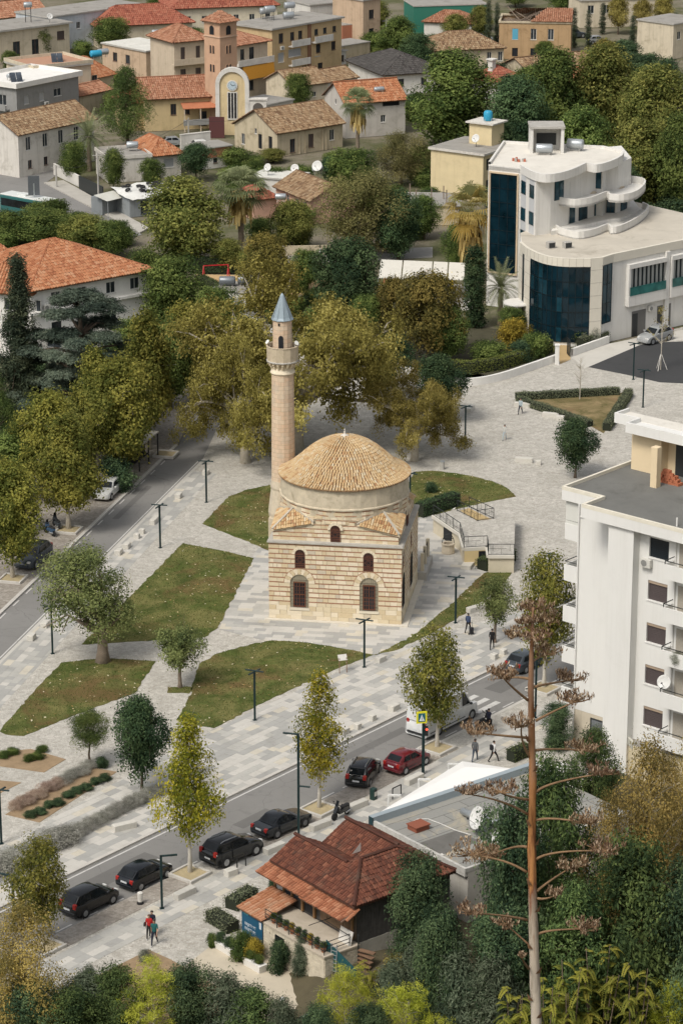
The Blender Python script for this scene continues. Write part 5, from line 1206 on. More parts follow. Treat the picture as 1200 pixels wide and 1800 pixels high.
h=House('wall_block','low white garden wall in front of the church',(318,238),(370,232),2.2,.3,MW_WHITE,cat='wall');b=MB();b.box(-.05,-.05,2.2,h.W+.05,.35,2.32);h.part('coping',b,MW_WHITE)
h=House('hut','small brick and white hut under the clock gable',(355,262),(405,256),3.0,4,MW_WHITE,wins=dict(F=mrow((2.2,),1.1,.7,.7,'b')));b=MB();b.box(-.1,-.12,1.6,h.W+.1,-.02,3.0);h.part('brick_band',b,PL('old_brick',(.36,.15,.09),.9,.25,5,.4));h.flat(.3,.15)
h=House('apartment_block','yellow three storey block with grey flat roof and tanks',(478,53),(600,32),9,9,W_('ochre',(.53,.39,.22),.6),cat='building',wins=dict(F=mrow((2.2,),7.4,1.1,1.6,'b')+mrow((2.2,),4.2,1.5,1.6,'g')+mrow((5.0,7.0),7.4,1.0,1.4,'b')+mrow((5.6,),4.6,3.2,1.3,'g')+mrow((11.0,13.2,15.6),7.4,.9,1.0,'d')+mrow((11.5,15.4),4.6,1.1,1.5,'b')+mrow((5,8,12),1.4,1.2,1.4,'b')));h.flat(.4,.3,.0)
for x0,z0_ in((4.0,6.2),(4.0,3.0),(9.8,6.2)):b=MB();b.box(x0,-.9,z0_-.5,x0+4.6,-.02,z0_-.3);b.box(x0,-.9,z0_-.3,x0+4.6,-.8,z0_+.6);h.part('balcony',b,MW_WHITE)
b=MB();b.box(8.8,-.15,0,9.6,-.02,9.0);h.part('stair_panel',b,PL('red_panel',(.24,.13,.08),.9,.15))
ac_unit(*loc(h,2.3,0,5.5),h.o.rotation_euler.z,'air conditioner on the yellow three storey block')
for i,(x,y,st,lb)in enumerate(((6,6,1.4,'steel tank on the left frame over the yellow block'),(9,4.5,.2,'steel tank lying low on the yellow block roof'),(11.5,6.5,1.4,'steel tank on the right frame over the yellow block'),(7,8,.8,'steel tank at the back of the yellow block roof'))):tank(*loc(h,x,y,9.3),1.9,.55,.4,lb,None,False,st)
h=House('house','small white annex right of the yellow block',(553,100),(608,89),3.2,5,MW_WHITE,wins=dict(F=mrow((2,5,7.4),2.0,.9,1.1,'b')));h.flat(.3,.15)
h=House('house','cream house with sagging brown roof behind the ruined house',(515,150),(576,143),3.6,8,MW_CREAM,gable='x',rise=1.8,wins=dict(F=mrow((4,),1.8,.8,.8,'w')));h.tiled('brown','gx',1.8,.4,.33,.5,13)
h=House('house','white gabled house with patchy brown roof beside the dark roof',(576,143),(628,134),3.4,6,MW_WHITE,gable='x',rise=1.4);h.tiled('brown','gx',1.4,.3,.33,.5,14)
h=House('house','house under a dark grey hipped roof',(612,104),(675,130),3.6,11,MW_WHITE,wins=dict(R=mrow((3,7),2,1,1.2,'b')));h.tiled('dark','hip',2.2,.5,.36,.6,15)
h=House('house','white house with orange red gable roof behind the fan palm',(607,180),(712,172),5.5,8,W_('rough_white',(.52,.49,.45),.6),gable='x',rise=2.4,wins=dict(F=mrow((6.2,),2.6,.8,1.1,'w')+mrow((7.5,),4.8,2.8,.7,'x'),L=mrow((4.2,),5,.6,.8,'w')));h.tiled('orange','gx',2.4,.4,.34,.55,16);tank(*loc(h,6.2,1.6,6.3),1.6,.4,.3,'steel tank lying on the orange red gable roof',None,False,.1)
h=House('ruined_house','ruined stone house with sagging brown tiled roof and cracked plaster',(487,233),(602,215),3.7,10,MW_OLD,gable='x',rise=2.6,wins=dict(F=mrow((2.9,),1.4,1.0,2.0,'b')+mrow((6.4,),1.7,1.0,2.0,'s')+mrow((10.4,),2.1,.9,1.6,'w'),L=mrow((2.0,),1.6,.8,1.6,'w')+mrow((6.0,8.4),1.8,.9,2.2,'x')+mrow((5.0,),3.2,.5,.8,'w')));h.tiled('brown','gx',2.6,.3,.33,.5,17)
for x in(4.2,5.3,8.6,9.3):b=MB();b.bar((x,-.06,0),(x,-.06,3.3),.12);h.part('pilaster',b,MW_OLD)
h=House('house','salmon pink house with old brown roof among the trees',(485,326),(546,351),3.3,6.5,MW_PINK,gable='x',rise=1.7,wins=dict(F=mrow((3.5,6.2,8.6),1.9,.8,1.6,'w')));h.tiled('brown','gx',1.7,.35,.32,.5,18);tank(*loc(h,5,-1.8,2.2),1.5,.42,0,'steel tank in front of the salmon pink house',None,False,.3)
h=House('house','low house with red roof left of the pink house',(446,350),(486,345),2.8,5,MW_PINK);h.tiled('red','hip',1.2,.3,.32,.5,19)
h=House('house','low building with pale roof below the ruined house',(440,312),(520,318),2.6,5,MW_WHITE);h.flat(.2,.2,top=W_('roof_white',(.62,.61,.56)))
dish(*loc(h,2.2,1,2.8),.55,-.5,'left dish on the pale low roof');dish(*loc(h,6.0,1.4,2.8),.6,-.3,'middle dish on the pale low roof');dish(*loc(h,8.6,3.2,2.8),.75,-.4,'large dish at the right of the pale low roof');tank(*loc(h,8.2,4.3,2.8),1.5,.45,.3,'steel tank behind the dishes of the pale low roof')
# --- right background
h=House('ruined_house','ruined orange house with half collapsed red roof',(877,40),(1003,42),6.3,9,MW_OR,wins=dict(F=mrow((2.8,6,9),4.4,1.0,1.9,'w')+mrow((2.8,6),1.2,1.0,1.5,'x'),R=mrow((3,6),4.2,1.0,1.8,'x')))
b=MB();b.box(-.15,-.15,6.3,h.W+.15,.25,6.6);b.box(-.15,8.7,6.3,h.W+.15,9.15,6.6);b.box(-.15,.25,6.3,.2,8.7,6.55);b.box(h.W-.2,.25,6.3,h.W+.15,8.7,6.55);h.part('wall_head',b,MW_OLD);tile_roof('tiles',[(5.5,-.2,6.6),(h.W+.3,-.2,6.6),(h.W+.3,5,8.2),(8,5,8.2)],M_ROOF['terra'],h.o,.36,.55,seed=20);tile_roof('tiles',[(h.W+.3,9.2,6.6),(1,9.2,6.6),(3,5.4,8.0),(h.W,5.2,8.2)],M_ROOF['terra'],h.o,.36,.55,seed=21)
b=MB();rg=RNG(9)
for i in range(16):b.bar((rg.uniform(.5,8),rg.uniform(.5,4),6.0),(rg.uniform(1,9),rg.uniform(4,8.6),rg.uniform(6.3,8.0)),.12)
b.box(.3,.3,5.6,6.5,8.6,5.8);h.part('fallen_rafters',b,PL('old_timber',(.22,.17,.13),.9,.2));b=MB();b.box(2.3,-.03,3.45,3.3,-.01,5.3);h.part('blue_board',b,FLAT('blue_board',(.10,.35,.48),.6))
h=House('house','ochre house with brown hipped roof left of the orange ruin',(757,88),(885,82),3.6,9,MW_OLD,wins=dict(F=mrow((10.5,12.5),2.0,.8,1.6,'w')));h.tiled('brown','hip',2.3,.4,.36,.55,22)
h=House('house','house with caved in brown roof above the wood',(932,128),(1048,116),2.8,9,MW_OLD,gable='x',rise=1.8);h.tiled('brown','gx',1.8,.3,.36,.55,23)
h=House('house','low roof of fresh orange tiles above the wood',(978,146),(1036,134),2.6,5,MW_OLD,gable='x',rise=1.2);h.tiled('orange','gx',1.2,.3,.36,.55,24)
h=House('house','small red roofed house with white chimney right of the big dark tree',(876,142),(917,134),3.2,6,MW_WHITE,wins=dict(F=mrow((2.6,),2,.8,1.0,'b')));h.tiled('red','hip',1.8,.4,.34,.55,25);b=MB();b.box(1.4,2.6,4,2.3,3.5,6.0);b.box(1.15,2.35,6.0,2.55,3.75,6.2);h.part('chimney',b,MW_WHITE)
h=House('house','building wrapped in green net at the top edge',(727,12),(855,8),5,8,FLAT('green_net',(.03,.17,.12),.8),cat='building');h.flat(.1,.2)
h=House('house','low house with red roof below the green net',(745,36),(828,40),3,6,MW_WHITE);h.tiled('terra','hip',1.6,.4,.36,.55,26)
h=House('apartment_block','tall peach block cut by the top edge',(638,2),(668,-2),9,8,MW_PEACH,cat='building',wins=dict(F=mrow((2,),6.5,1.2,1.6,'d')+mrow((2,),3.2,1.2,1.6,'d')));h.flat(.2)
h=House('brick_shell','unplastered brick shell right of the yellow block',(602,45),(640,42),4.5,6,PL('old_brick',(.36,.15,.09),.9,.25,5,.4),cat='building');h.flat(.0,.12)
h=House('house','low rough concrete house beside the brick shell',(600,82),(650,74),2.8,5,MW_OLD);h.flat(.1,.15)
h=House('apartment_block','pale building cut by the top right edge',(1020,2),(1150,-2),5,8,MW_CREAM,cat='building',wins=dict(F=mrow((2,5,8,11),3.4,1.2,1.5,'w')));h.flat(.2)
h=House('apartment_block','cream building cut by the right edge at the top',(1183,44),(1240,34),6,8,MW_CREAM,cat='building',wins=dict(F=mrow((1.6,),4,1.0,1.4,'w')));h.flat(.2)
h=House('apartment_block','white and grey block cut by the top edge left of the peach one',(545,10),(610,4),7,8,MW_WHITE,cat='building',wins=dict(F=mrow((3,5.5,8),4.6,1.2,1.3,'d')));h.flat(.2)
# --- cream house with blue tank beside the offices
h=House('house','cream windowless house with grey flat roof left of the glass tower',(757,262),(849,274),6.4,9,W_('butter',(.66,.55,.34),.25),wins=dict(R=mrow((1.6,),5.0,1.6,1.6,'x')+mrow((1.6,),2.0,1.6,1.8,'x')));h.flat(.3,.3,.0,pm=MW_OWH)
b=MB();b.box(3.0,5.0,6.7,6.6,8.2,9.6);up_=h.part('stair_head',b,W_('butter',(.66,.55,.34),.25));b=MB();b.box(2.6,4.6,9.6,7.0,8.6,9.8);b.build('stair_roof',MW_OWH,up_)
tank(*loc(h,5.0,6.6,9.8),1.4,.62,0,'round sky blue tank on the stair head of the cream house',M_TANKB,True,.05);dish(*loc(h,5.2,3.2,6.7),.6,-.6,'dish on the roof of the cream house')
h=House('ruin','low unfinished concrete hut with rusty posts',(690,360),(805,362),2.6,7,MW_OLD,cat='hut',wins=dict(F=mrow((3.6,),1.2,1.2,1.2,'x')+mrow((1.2,),1.2,.8,1.4,'x')));h.flat(.3,.2,.0)
for i,(x,y)in enumerate(((1,1),(3,.6),(5,1.2),(6.5,3),(2,4),(7,.5))):b=MB();b.bar((x,y,2.8),(x,y,4.6),.14);h.part('post',b,PL('old_timber',(.22,.17,.13),.9,.2))
b=MB();b.bar((3,.6,4.4),(5,1.2,4.3),.06);b.bar((5,1.2,4.4),(7,.5,4.2),.06);h.part('rail',b,M_FRD)
# --- long building with orange roof, left
h=House('public_building','long white building with big orange hipped roof at the left',(54,507),(262,470),8,15,MW_BWH,cat='building',wins=dict(F=mrow((3.2,6.6,10.4,13.6),6.5,1.2,1.3,'w')+mrow((3.2,6.6,10.4),3.0,1.3,1.6,'d')))
h.tiled('orange','hip',3.0,.6,.36,.55,30);b=MB();b.box(-.35,-.35,5.0,h.W+.35,0,5.3);h.part('string_course',b,MW_BWH);ac_unit(*loc(h,8.5,0,5.35),h.o.rotation_euler.z,'right air conditioner on the long white building');ac_unit(*loc(h,1.9,0,5.35),h.o.rotation_euler.z,'left air conditioner on the long white building')
h=House('public_building','white wing of the orange roofed building at the left edge',(-60,505),(52,512),7.6,10,MW_BWH,cat='building',wins=dict(F=mrow((10,13),2.4,1.6,1.8,'d')+mrow((5,8),6.0,1.2,1.3,'w')));h.tiled('orange','hip',2.4,.6,.36,.55,31)
h=House('house','sliver of an orange roof at the left edge above the long building',(-40,445),(12,440),5,6,MW_WHITE);h.tiled('orange','hip',1.5,.4,.36,.55,32)
# ================================================================ offices, apartment block, wooden house, flat roofed shop
def text_mesh(txt,size):
 c=D.curves.new('lettering','FONT');c.body=txt;c.size=size;c.extrude=.004;o=D.objects.new('tmp',c);COL.objects.link(o)
 dg=bpy.context.evaluated_depsgraph_get();me=D.meshes.new_from_object(o.evaluated_get(dg));D.objects.remove(o);return me
def wall_strip(mb,pts,z0,z1,off=0.,mi=0,thick=.0):  # upright faces along a plan line
 for a,c in zip(pts[:-1],pts[1:]):mb.add([(a[0],a[1],z0),(c[0],c[1],z0),(c[0],c[1],z1),(a[0],a[1],z1)],[(0,1,2,3)],mi)
def offset(pts,d):  # push a plan line outward (to the right of its direction)
 P=ar(pts,float);out=[]
 for i in range(len(P)):
  t=nrm(P[min(i+1,len(P)-1)]-P[max(i-1,0)]);out.append(tuple(P[i]+ar([t[1],-t[0]])*d))
 return out
def spl(pts,n=6):  # smooth plan curve
 P=ar(pts,float);Q=np.vstack([2*P[0]-P[1],P,2*P[-1]-P[-2]]);out=[]
 for i in range(1,len(Q)-2):
  for k in range(n):
   t=k/n;out.append(tuple(.5*(2*Q[i]+(Q[i+1]-Q[i-1])*t+(2*Q[i-1]-5*Q[i]+4*Q[i+1]-Q[i+2])*t*t+(3*Q[i]-Q[i-1]-3*Q[i+1]+Q[i+2])*t**3)))
 return out+[tuple(P[-1])]
M_OFF=PL('office_white',(.67,.655,.62),.8,.05,.5,.12,.1,streak=.3);M_CLAD=PL('cladding_stone',(.66,.62,.53),.6,.06,1.2,.1,.08);M_GOLD=PL('gold_trim',(.58,.46,.32),.6,.08)
M_BGL=GLASS('blue_glass',(.004,.016,.024),.05);M_BGL2=GLASS('blue_glass_light',(.01,.042,.06),.06);M_MULL=FLAT('mullion',(.008,.016,.02),.4);M_DUSTY=PL('dusty_roof',(.50,.46,.39),.95,.14,.35,.7,.3);M_DUSTW=PL('dusty_white_roof',(.66,.63,.57),.95,.1,.5,.4,.3)
def glass_wall(par,pts,z0,z1,nz,mat=M_BGL,name='glass_wall',step=1):
 g=MB();wall_strip(g,pts,z0,z1);o=g.build(name,mat,par);m=MB();q=offset(pts,.05)
 rg=RNG(len(pts)+int(z1*10))
 for i,p in enumerate(q):
  if i%step==0:m.bar((p[0],p[1],z0),(p[0],p[1],z1),.05,.05)
 for k in range(nz+1):
  z=z0+(z1-z0)*k/nz
  for a,c in zip(q[:-1],q[1:]):m.bar((a[0],a[1],z),(c[0],c[1],z),.045,.045)
 m.build('mullions',M_MULL,o)
 for k in range(nz):  # the panes, each its own and slightly out of true
  for i in range(0,len(pts)-step,step):
   a,c=ar(q[i]),ar(q[i+step]);z_0,z_1=z0+(z1-z0)*k/nz+.03,z0+(z1-z0)*(k+1)/nz-.03;n_=nrm(ar([c[1]-a[1],a[0]-c[0]]));d=[rg.normal(0,.006)-.03 for _ in range(4)]
   p=MB();v=[(a[0]+n_[0]*d[0],a[1]+n_[1]*d[0],z_0),(c[0]+n_[0]*d[1],c[1]+n_[1]*d[1],z_0),(c[0]+n_[0]*d[2],c[1]+n_[1]*d[2],z_1),(a[0]+n_[0]*d[3],a[1]+n_[1]*d[3],z_1)]
   p.add(v,[(0,1,2,3)]);p.build('pane',M_BGL2 if rg.random()<.16 else mat,o)
 return o
def offices():
 t=thing('office_building','white office building with blue glass bow front and curved balconies','building',(0,0,0));hr=10.
 fp=[G2(x,y,hr)for x,y in((914,425),(928,436),(955,448),(989,453.5),(1037,454),(1058,452),(1077,446))]
 e=ar(G2(1200,421,hr))-ar(fp[6]);e=nrm(e);P7=tuple(ar(fp[6])+e*22);back=[tuple(ar(P7)+ar([-e[1],e[0]])*20),G2(1000,372,hr),G2(914,405,hr)]
 arc=spl(fp[:5],4)
 b=MB();b.prism(arc+fp[5:7]+[P7]+back,0,hr-.35);b.build('lower_block',M_OFF,t)
 b=MB();ring=arc+fp[5:7]+[P7];o1=offset(ring,.12);i1=offset(ring,-.22)
 for k in range(len(ring)-1):b.add([o1[k]+(hr-.95,),o1[k+1]+(hr-.95,),o1[k+1]+(hr,),o1[k]+(hr,),i1[k]+(hr-.4,),i1[k+1]+(hr-.4,),i1[k+1]+(hr,),i1[k]+(hr,)],[(0,1,2,3),(3,2,6,7),(7,6,5,4),(1,0,4,5)])
 rf=b.build('parapet',M_CLAD,t);b=MB();b.prism(offset(ring,-.2)+back,hr-.36,hr-.3);b.build('roof_deck',M_DUSTY,t)
 # stone piers and glass of the bow
 gl=offset(arc[5:],.03);glass_wall(t,gl,.5,hr-.95,5)
 for a,c,nm in((arc[:3],0,'pier'),(arc[3:6],0,'pier')):b=MB();wall_strip(b,offset(a,.14),0,hr-.95);b.build(nm,M_CLAD,t)
 b=MB();wall_strip(b,offset(arc[2:4],.06),0,hr-.95);b.build('slit_window',M_BGL,t)
 b=MB();wall_strip(b,offset([fp[4],fp[5]],.14),0,hr-.95);b.build('pier',M_CLAD,t)
 j=MB()  # open joints between cladding panels
 for z in np.arange(1.4,hr-.9,1.45):
  for seg in(arc[:3],arc[3:6],[fp[4],fp[5]]):
   s_=offset(seg,.145)
   for a,c in zip(s_[:-1],s_[1:]):j.bar((a[0],a[1],z),(c[0],c[1],z),.02,.03)
 s_=offset(ring,.125)
 for i in range(1,len(s_)-2):j.bar((s_[i][0],s_[i][1],hr-.95),(s_[i][0],s_[i][1],hr-.03),.025)
 j.build('joints',PL('joint_grey',(.36,.34,.30),.9),t)
 f5,f6=ar(fp[5]),ar(fp[6]);g0,g1=f5+(f6-f5)*.04,f5+(f6-f5)*.86;glass_wall(t,offset([tuple(g0),tuple((g0+g1)/2),tuple(g1)],.06),2.4,hr-.95,3,M_BGL2,'side_glass')
 # street wing: band windows with green glass rails, doors
 u=e;n_=ar([u[1],-u[0]]);ang=atan2(u[1],u[0]);w=D.objects.new('street_wing',None);COL.objects.link(w);w.parent=t;w.location=(fp[6][0],fp[6][1],0);w.rotation_euler=(0,0,ang)
 for k,x0 in enumerate((2.6,9.3,16.)):
  b=MB();b.box(x0-.5,-.55,3.7,x0+5.4,0,4.9);b.box(x0-.5,-.55,8.0,x0+5.4,0,8.5);b.box(x0-.5,-.5,4.9,x0-.2,-.01,8.0);b.build('window_surround',M_OFF,w)
  b=MB();b.box(x0-.2,-.1,4.9,x0+5.2,-.02,8.0);wn=b.build('band_window',GLASS('curtained_glass',(.10,.11,.11),.1),w)
  for i in range(9):b=MB();x=x0-.1+i*.65;b.box(x-.06,-.3,4.95,x+.06,-.1,7.98);b.build('mullion',M_MULL,wn)
  for i in range(8):b=MB();x=x0+.05+i*.65;b.box(x,-.16,5.0,x+.42,-.105,7.9);b.build('curtain',PL('curtain',(.40,.41,.39),.9,.1),wn)
  b=MB();b.box(x0-.35,-.6,4.92,x0+5.3,-.57,5.85);b.box(x0-.35,-.62,5.85,x0+5.3,-.55,5.9);b.build('glass_rail',GLASS('green_glass',(.03,.12,.11),.1),w)
  b=MB();b.box(x0+5.5,-.35,0,x0+6.1,.05,hr-.95);b.build('pilaster',M_OFF,w)
 for x0 in(3.2,7.2,11.5):b=MB();b.box(x0,-.012,0,x0+2.2,-.002,2.9);d_=b.build('door_recess',FLAT('recess_grey',(.17,.165,.155),.9),w);b=MB();b.box(x0+.1,-.05,0,x0+.9,-.015,2.6);b.build('door',M_FRD,d_)
 # entrance canopy left of the bow
 b=MB();c_=ar(arc[1]);b.lathe([(1.6,0),(1.65,.1),(1.6,.25)],20,(c_[0]-.4,c_[1]-1.0,3.3));b.build('entrance_canopy',M_OFF,t)
 # upper block: glass tower, window strips, curved terraces
 ZR=17.0;up=[G2(x,y,ZR)for x,y in((858,284),(914,290))];q=lambda l,z:[G2(x,y,z)for x,y in l]
 roof=spl(q([(914,290),(940,303),(966,306),(1000,299),(1030,286)],ZR),4)+spl(q([(1030,286),(1048,289),(1072,283),(1092,273),(1096,264)],ZR),4)[1:]+q([(1060,256),(985,253),(884,247),(858,284)],ZR)
 wall=up+q([(942,303),(968,300),(1000,292),(1024,276),(1060,278),(1075,264),(985,253),(884,247)],ZR)
 b=MB();b.prism(wall,0,ZR-.5);b.build('upper_block',M_OFF,t)
 b=MB();b.prism(roof,ZR-.95,ZR-.45);b.prism([(x,y)for x,y in roof],ZR-.45,ZR-.35);b.build('roof',M_OFF,t)
 b=MB();o1,i1=offset(roof,.02),offset(roof,-.25)
 for k in range(len(roof)-1):b.add([o1[k]+(ZR-.96,),o1[k+1]+(ZR-.96,),o1[k+1]+(ZR,),o1[k]+(ZR,),i1[k]+(ZR-.4,),i1[k+1]+(ZR-.4,),i1[k+1]+(ZR,),i1[k]+(ZR,)],[(0,1,2,3),(3,2,6,7),(7,6,5,4)])
 b.build('roof_parapet',M_OFF,t);b=MB();b.prism(offset(roof,-.25),ZR-.35,ZR-.31);b.build('roof_deck',M_DUSTW,t)
 a,c=ar(up[0]),ar(up[1]);gp=[tuple(a+(c-a)*f)for f in(.10,.37,.63,.90)];glass_wall(t,offset(gp,.05),4.2,ZR-1.3,7,M_BGL,'tower_glass')
 b=MB();f0,f1=offset([tuple(a+(c-a)*.06),tuple(a+(c-a)*.94)],.12);
 for p in(f0,f1):b.bar((p[0],p[1],4.0),(p[0],p[1],ZR-1.05),.18,.18)
 for z in(ZR-1.15,4.1):b.bar((f0[0],f0[1],z),(f1[0],f1[1],z),.22,.18)
 b.build('gold_frame',M_GOLD,t)
 # the narrow front with square windows in two strips
 s0,s1=ar(wall[1]),ar(wall[2]);L=float(np.linalg.norm(s1-s0));an=atan2(*(s1-s0)[::-1]);fw=D.objects.new('window_front',None);COL.objects.link(fw);fw.parent=t;fw.location=(s0[0],s0[1],0);fw.rotation_euler=(0,0,an)
 for x in(L*.24,L*.76):
  b=MB();b.box(x-.68,-.03,8,x+.68,.0,ZR-.97);b.build('grey_strip',W_('grey_strip',(.50,.51,.52),.1),fw)
  for z in(14.6,11.5,8.9):b=MB();b.box(x-.62,-.07,z-.75,x+.62,-.035,z+.75);wn=b.build('window',M_MULL,fw);b=MB();b.box(x-.54,-.09,z-.67,x+.54,-.072,z+.67);b.build('pane',M_BGL2,wn)
 # terraces
 for z,pts,wl in((13.7,[(972,345),(985,347),(1010,350),(1040,346),(1066,336),(1070,340),(1096,341),(1120,334),(1134,320),(1128,312),(1104,308)],[(968,348),(1010,338),(1062,322),(1085,322),(1108,312),(1090,290),(985,300)]),
                       (10.6,[(975,395),(986,401),(1016,407),(1045,402),(1068,393),(1072,398),(1090,396),(1122,380),(1140,362),(1130,355)],[(968,400),(1016,392),(1066,380),(1090,378),(1125,362),(1100,330),(985,340)])):
  o=spl(q(pts,z),3);cen=q([(1020,300 if z>12 else 345)],z)[0]
  b=MB();b.prism(o+[q([(1000,280 if z>12 else 330)],z)[0]],z-1.0,z-.75);sl_=b.build('terrace',M_OFF,t)
  b=MB();i1=offset(o,-.18)
  for k in range(len(o)-1):b.add([o[k]+(z-1.0,),o[k+1]+(z-1.0,),o[k+1]+(z,),o[k]+(z,),i1[k]+(z-.8,),i1[k+1]+(z-.8,),i1[k+1]+(z,),i1[k]+(z,)],[(0,1,2,3),(3,2,6,7),(7,6,5,4)])
  b.build('terrace_parapet',M_OFF,sl_)
  b=MB();b.prism(q(wl,z),z-3.6,z-.4 if z<12 else z+2.35);b.build('set_back_wall',M_OFF,t)
 up2=[q([(968,300)],ZR)[0],q([(1000,292)],ZR)[0],q([(1024,276)],ZR)[0],q([(1060,278)],ZR)[0],q([(1075,264)],ZR)[0]];lv2=q([(968,348),(1010,338),(1062,322),(1085,322),(1108,312)],13.7)
 for ed,k_,fr,w_,z0_,z1_ in((up2,0,.45,1.7,13.4,16.0),(up2,2,.55,1.8,13.4,16.0),(up2,1,.5,1.5,13.4,16.0),(lv2,0,.3,.7,10.6,12.8),(lv2,0,.82,1.6,9.9,12.8),(lv2,1,.28,1.8,9.9,12.8),(lv2,1,.8,1.7,9.9,12.8),(lv2,3,.5,1.8,9.9,12.8),(lv2,2,.5,1.0,9.9,12.8)):
  a,c=ar(ed[k_]),ar(ed[k_+1]);d=nrm(c-a);p0=a+(c-a)*fr-d*w_/2;Tm=MT((p0[0],p0[1],z0_))@MR(atan2(d[1],d[0]),4,'Z')
  b=MB();b.T=Tm;b.box(0,-.06,0,w_,.2,z1_-z0_);wn=b.build('terrace_door',M_MULL,t)
  for k in range(2):b=MB();b.T=Tm;b.box(.05+k*w_/2,-.08,.05,w_/2-.03+k*w_/2,-.062,z1_-z0_-.05);b.build('pane',M_BGL2,wn)
 # roof hut
 g=G(930,262,ZR);b=MB();hx,hy=g[0],g[1]-1;b.box(hx,hy,ZR-.4,hx+.35,hy+3.4,ZR+2.6);b.box(hx+3.6,hy,ZR-.4,hx+3.95,hy+3.4,ZR+2.6);b.box(hx,hy+2.6,ZR-.4,hx+3.95,hy+2.9,ZR+2.6);rh=b.build('roof_hut',M_OFF,t);b=MB();b.box(hx-.1,hy-.15,ZR+2.6,hx+4.05,hy+3.6,ZR+2.85);b.build('hut_roof',M_CONC,rh);b=MB();b.box(hx+.9,hy+2.5,ZR+.2,hx+3.2,hy+2.59,ZR+1.6);b.build('hut_window',M_FRD,rh)
 tank(hx+1.6,hy-.8,ZR-.3,2.0,.55,-.1,'grey steel tank in front of the office roof hut',None,False,.2);tank(hx+5.4,hy+1.6,ZR-.3,2.0,.6,-.3,'grey steel tank pair right of the office roof hut',None,False,.2)
 x,y,_=G(905,283,ZR);bb=thing('rubble','small pile of tools and paint tins on the office roof','rubble',(x+.4,y+1.2,ZR-.31));b=MB();rg=RNG(1)
 for i in range(9):dx,dy=rg.uniform(-.7,.7),rg.uniform(-.5,.5);b.box(dx,dy,0,dx+.25,dy+.22,rg.uniform(.15,.5),i%2)
 b.build('tins',[M_CONC,FLAT('tin_red',(.45,.14,.08),.6)],bb)
 for(px,py,zz,lb,sz)in((1075,330,13.0,'heap of sand on the upper curved terrace',1.3),(1035,340,13.0,'heap of rubble on the left of the upper curved terrace',.8)):
  x,y,_=G(px,py,zz);o=thing('sand_heap',lb,'heap',(x,y+.8,12.95));b=MB();b.lathe([(sz*1.2,0),(sz*.9,sz*.22),(sz*.4,sz*.45),(.05,sz*.55)],14);b.build('heap',PL('sand',(.55,.47,.36),.95,.2,2),o,True)
 for px,lb in((967,'left vent box on the bow roof'),(996,'right vent box on the bow roof')):
  x,y,_=G(px,436,hr-.3);o=thing('vent_box',lb,'vent box',(x,y,hr-.3),.4);b=MB();b.bev(-.45,-.35,0,.45,.35,.75,.04);b.build('casing',M_CONC,o);b=MB();b.box(-.36,-.37,.1,.36,-.352,.65);b.build('grille',M_FRD,o)
 x,y,_=G(1110,580);x2=tuple(ar(fp[6])+u*6.0+n_*.02);ac_unit(x2[0],x2[1],2.6,ang,'large air conditioner beside the office street door')
offices()
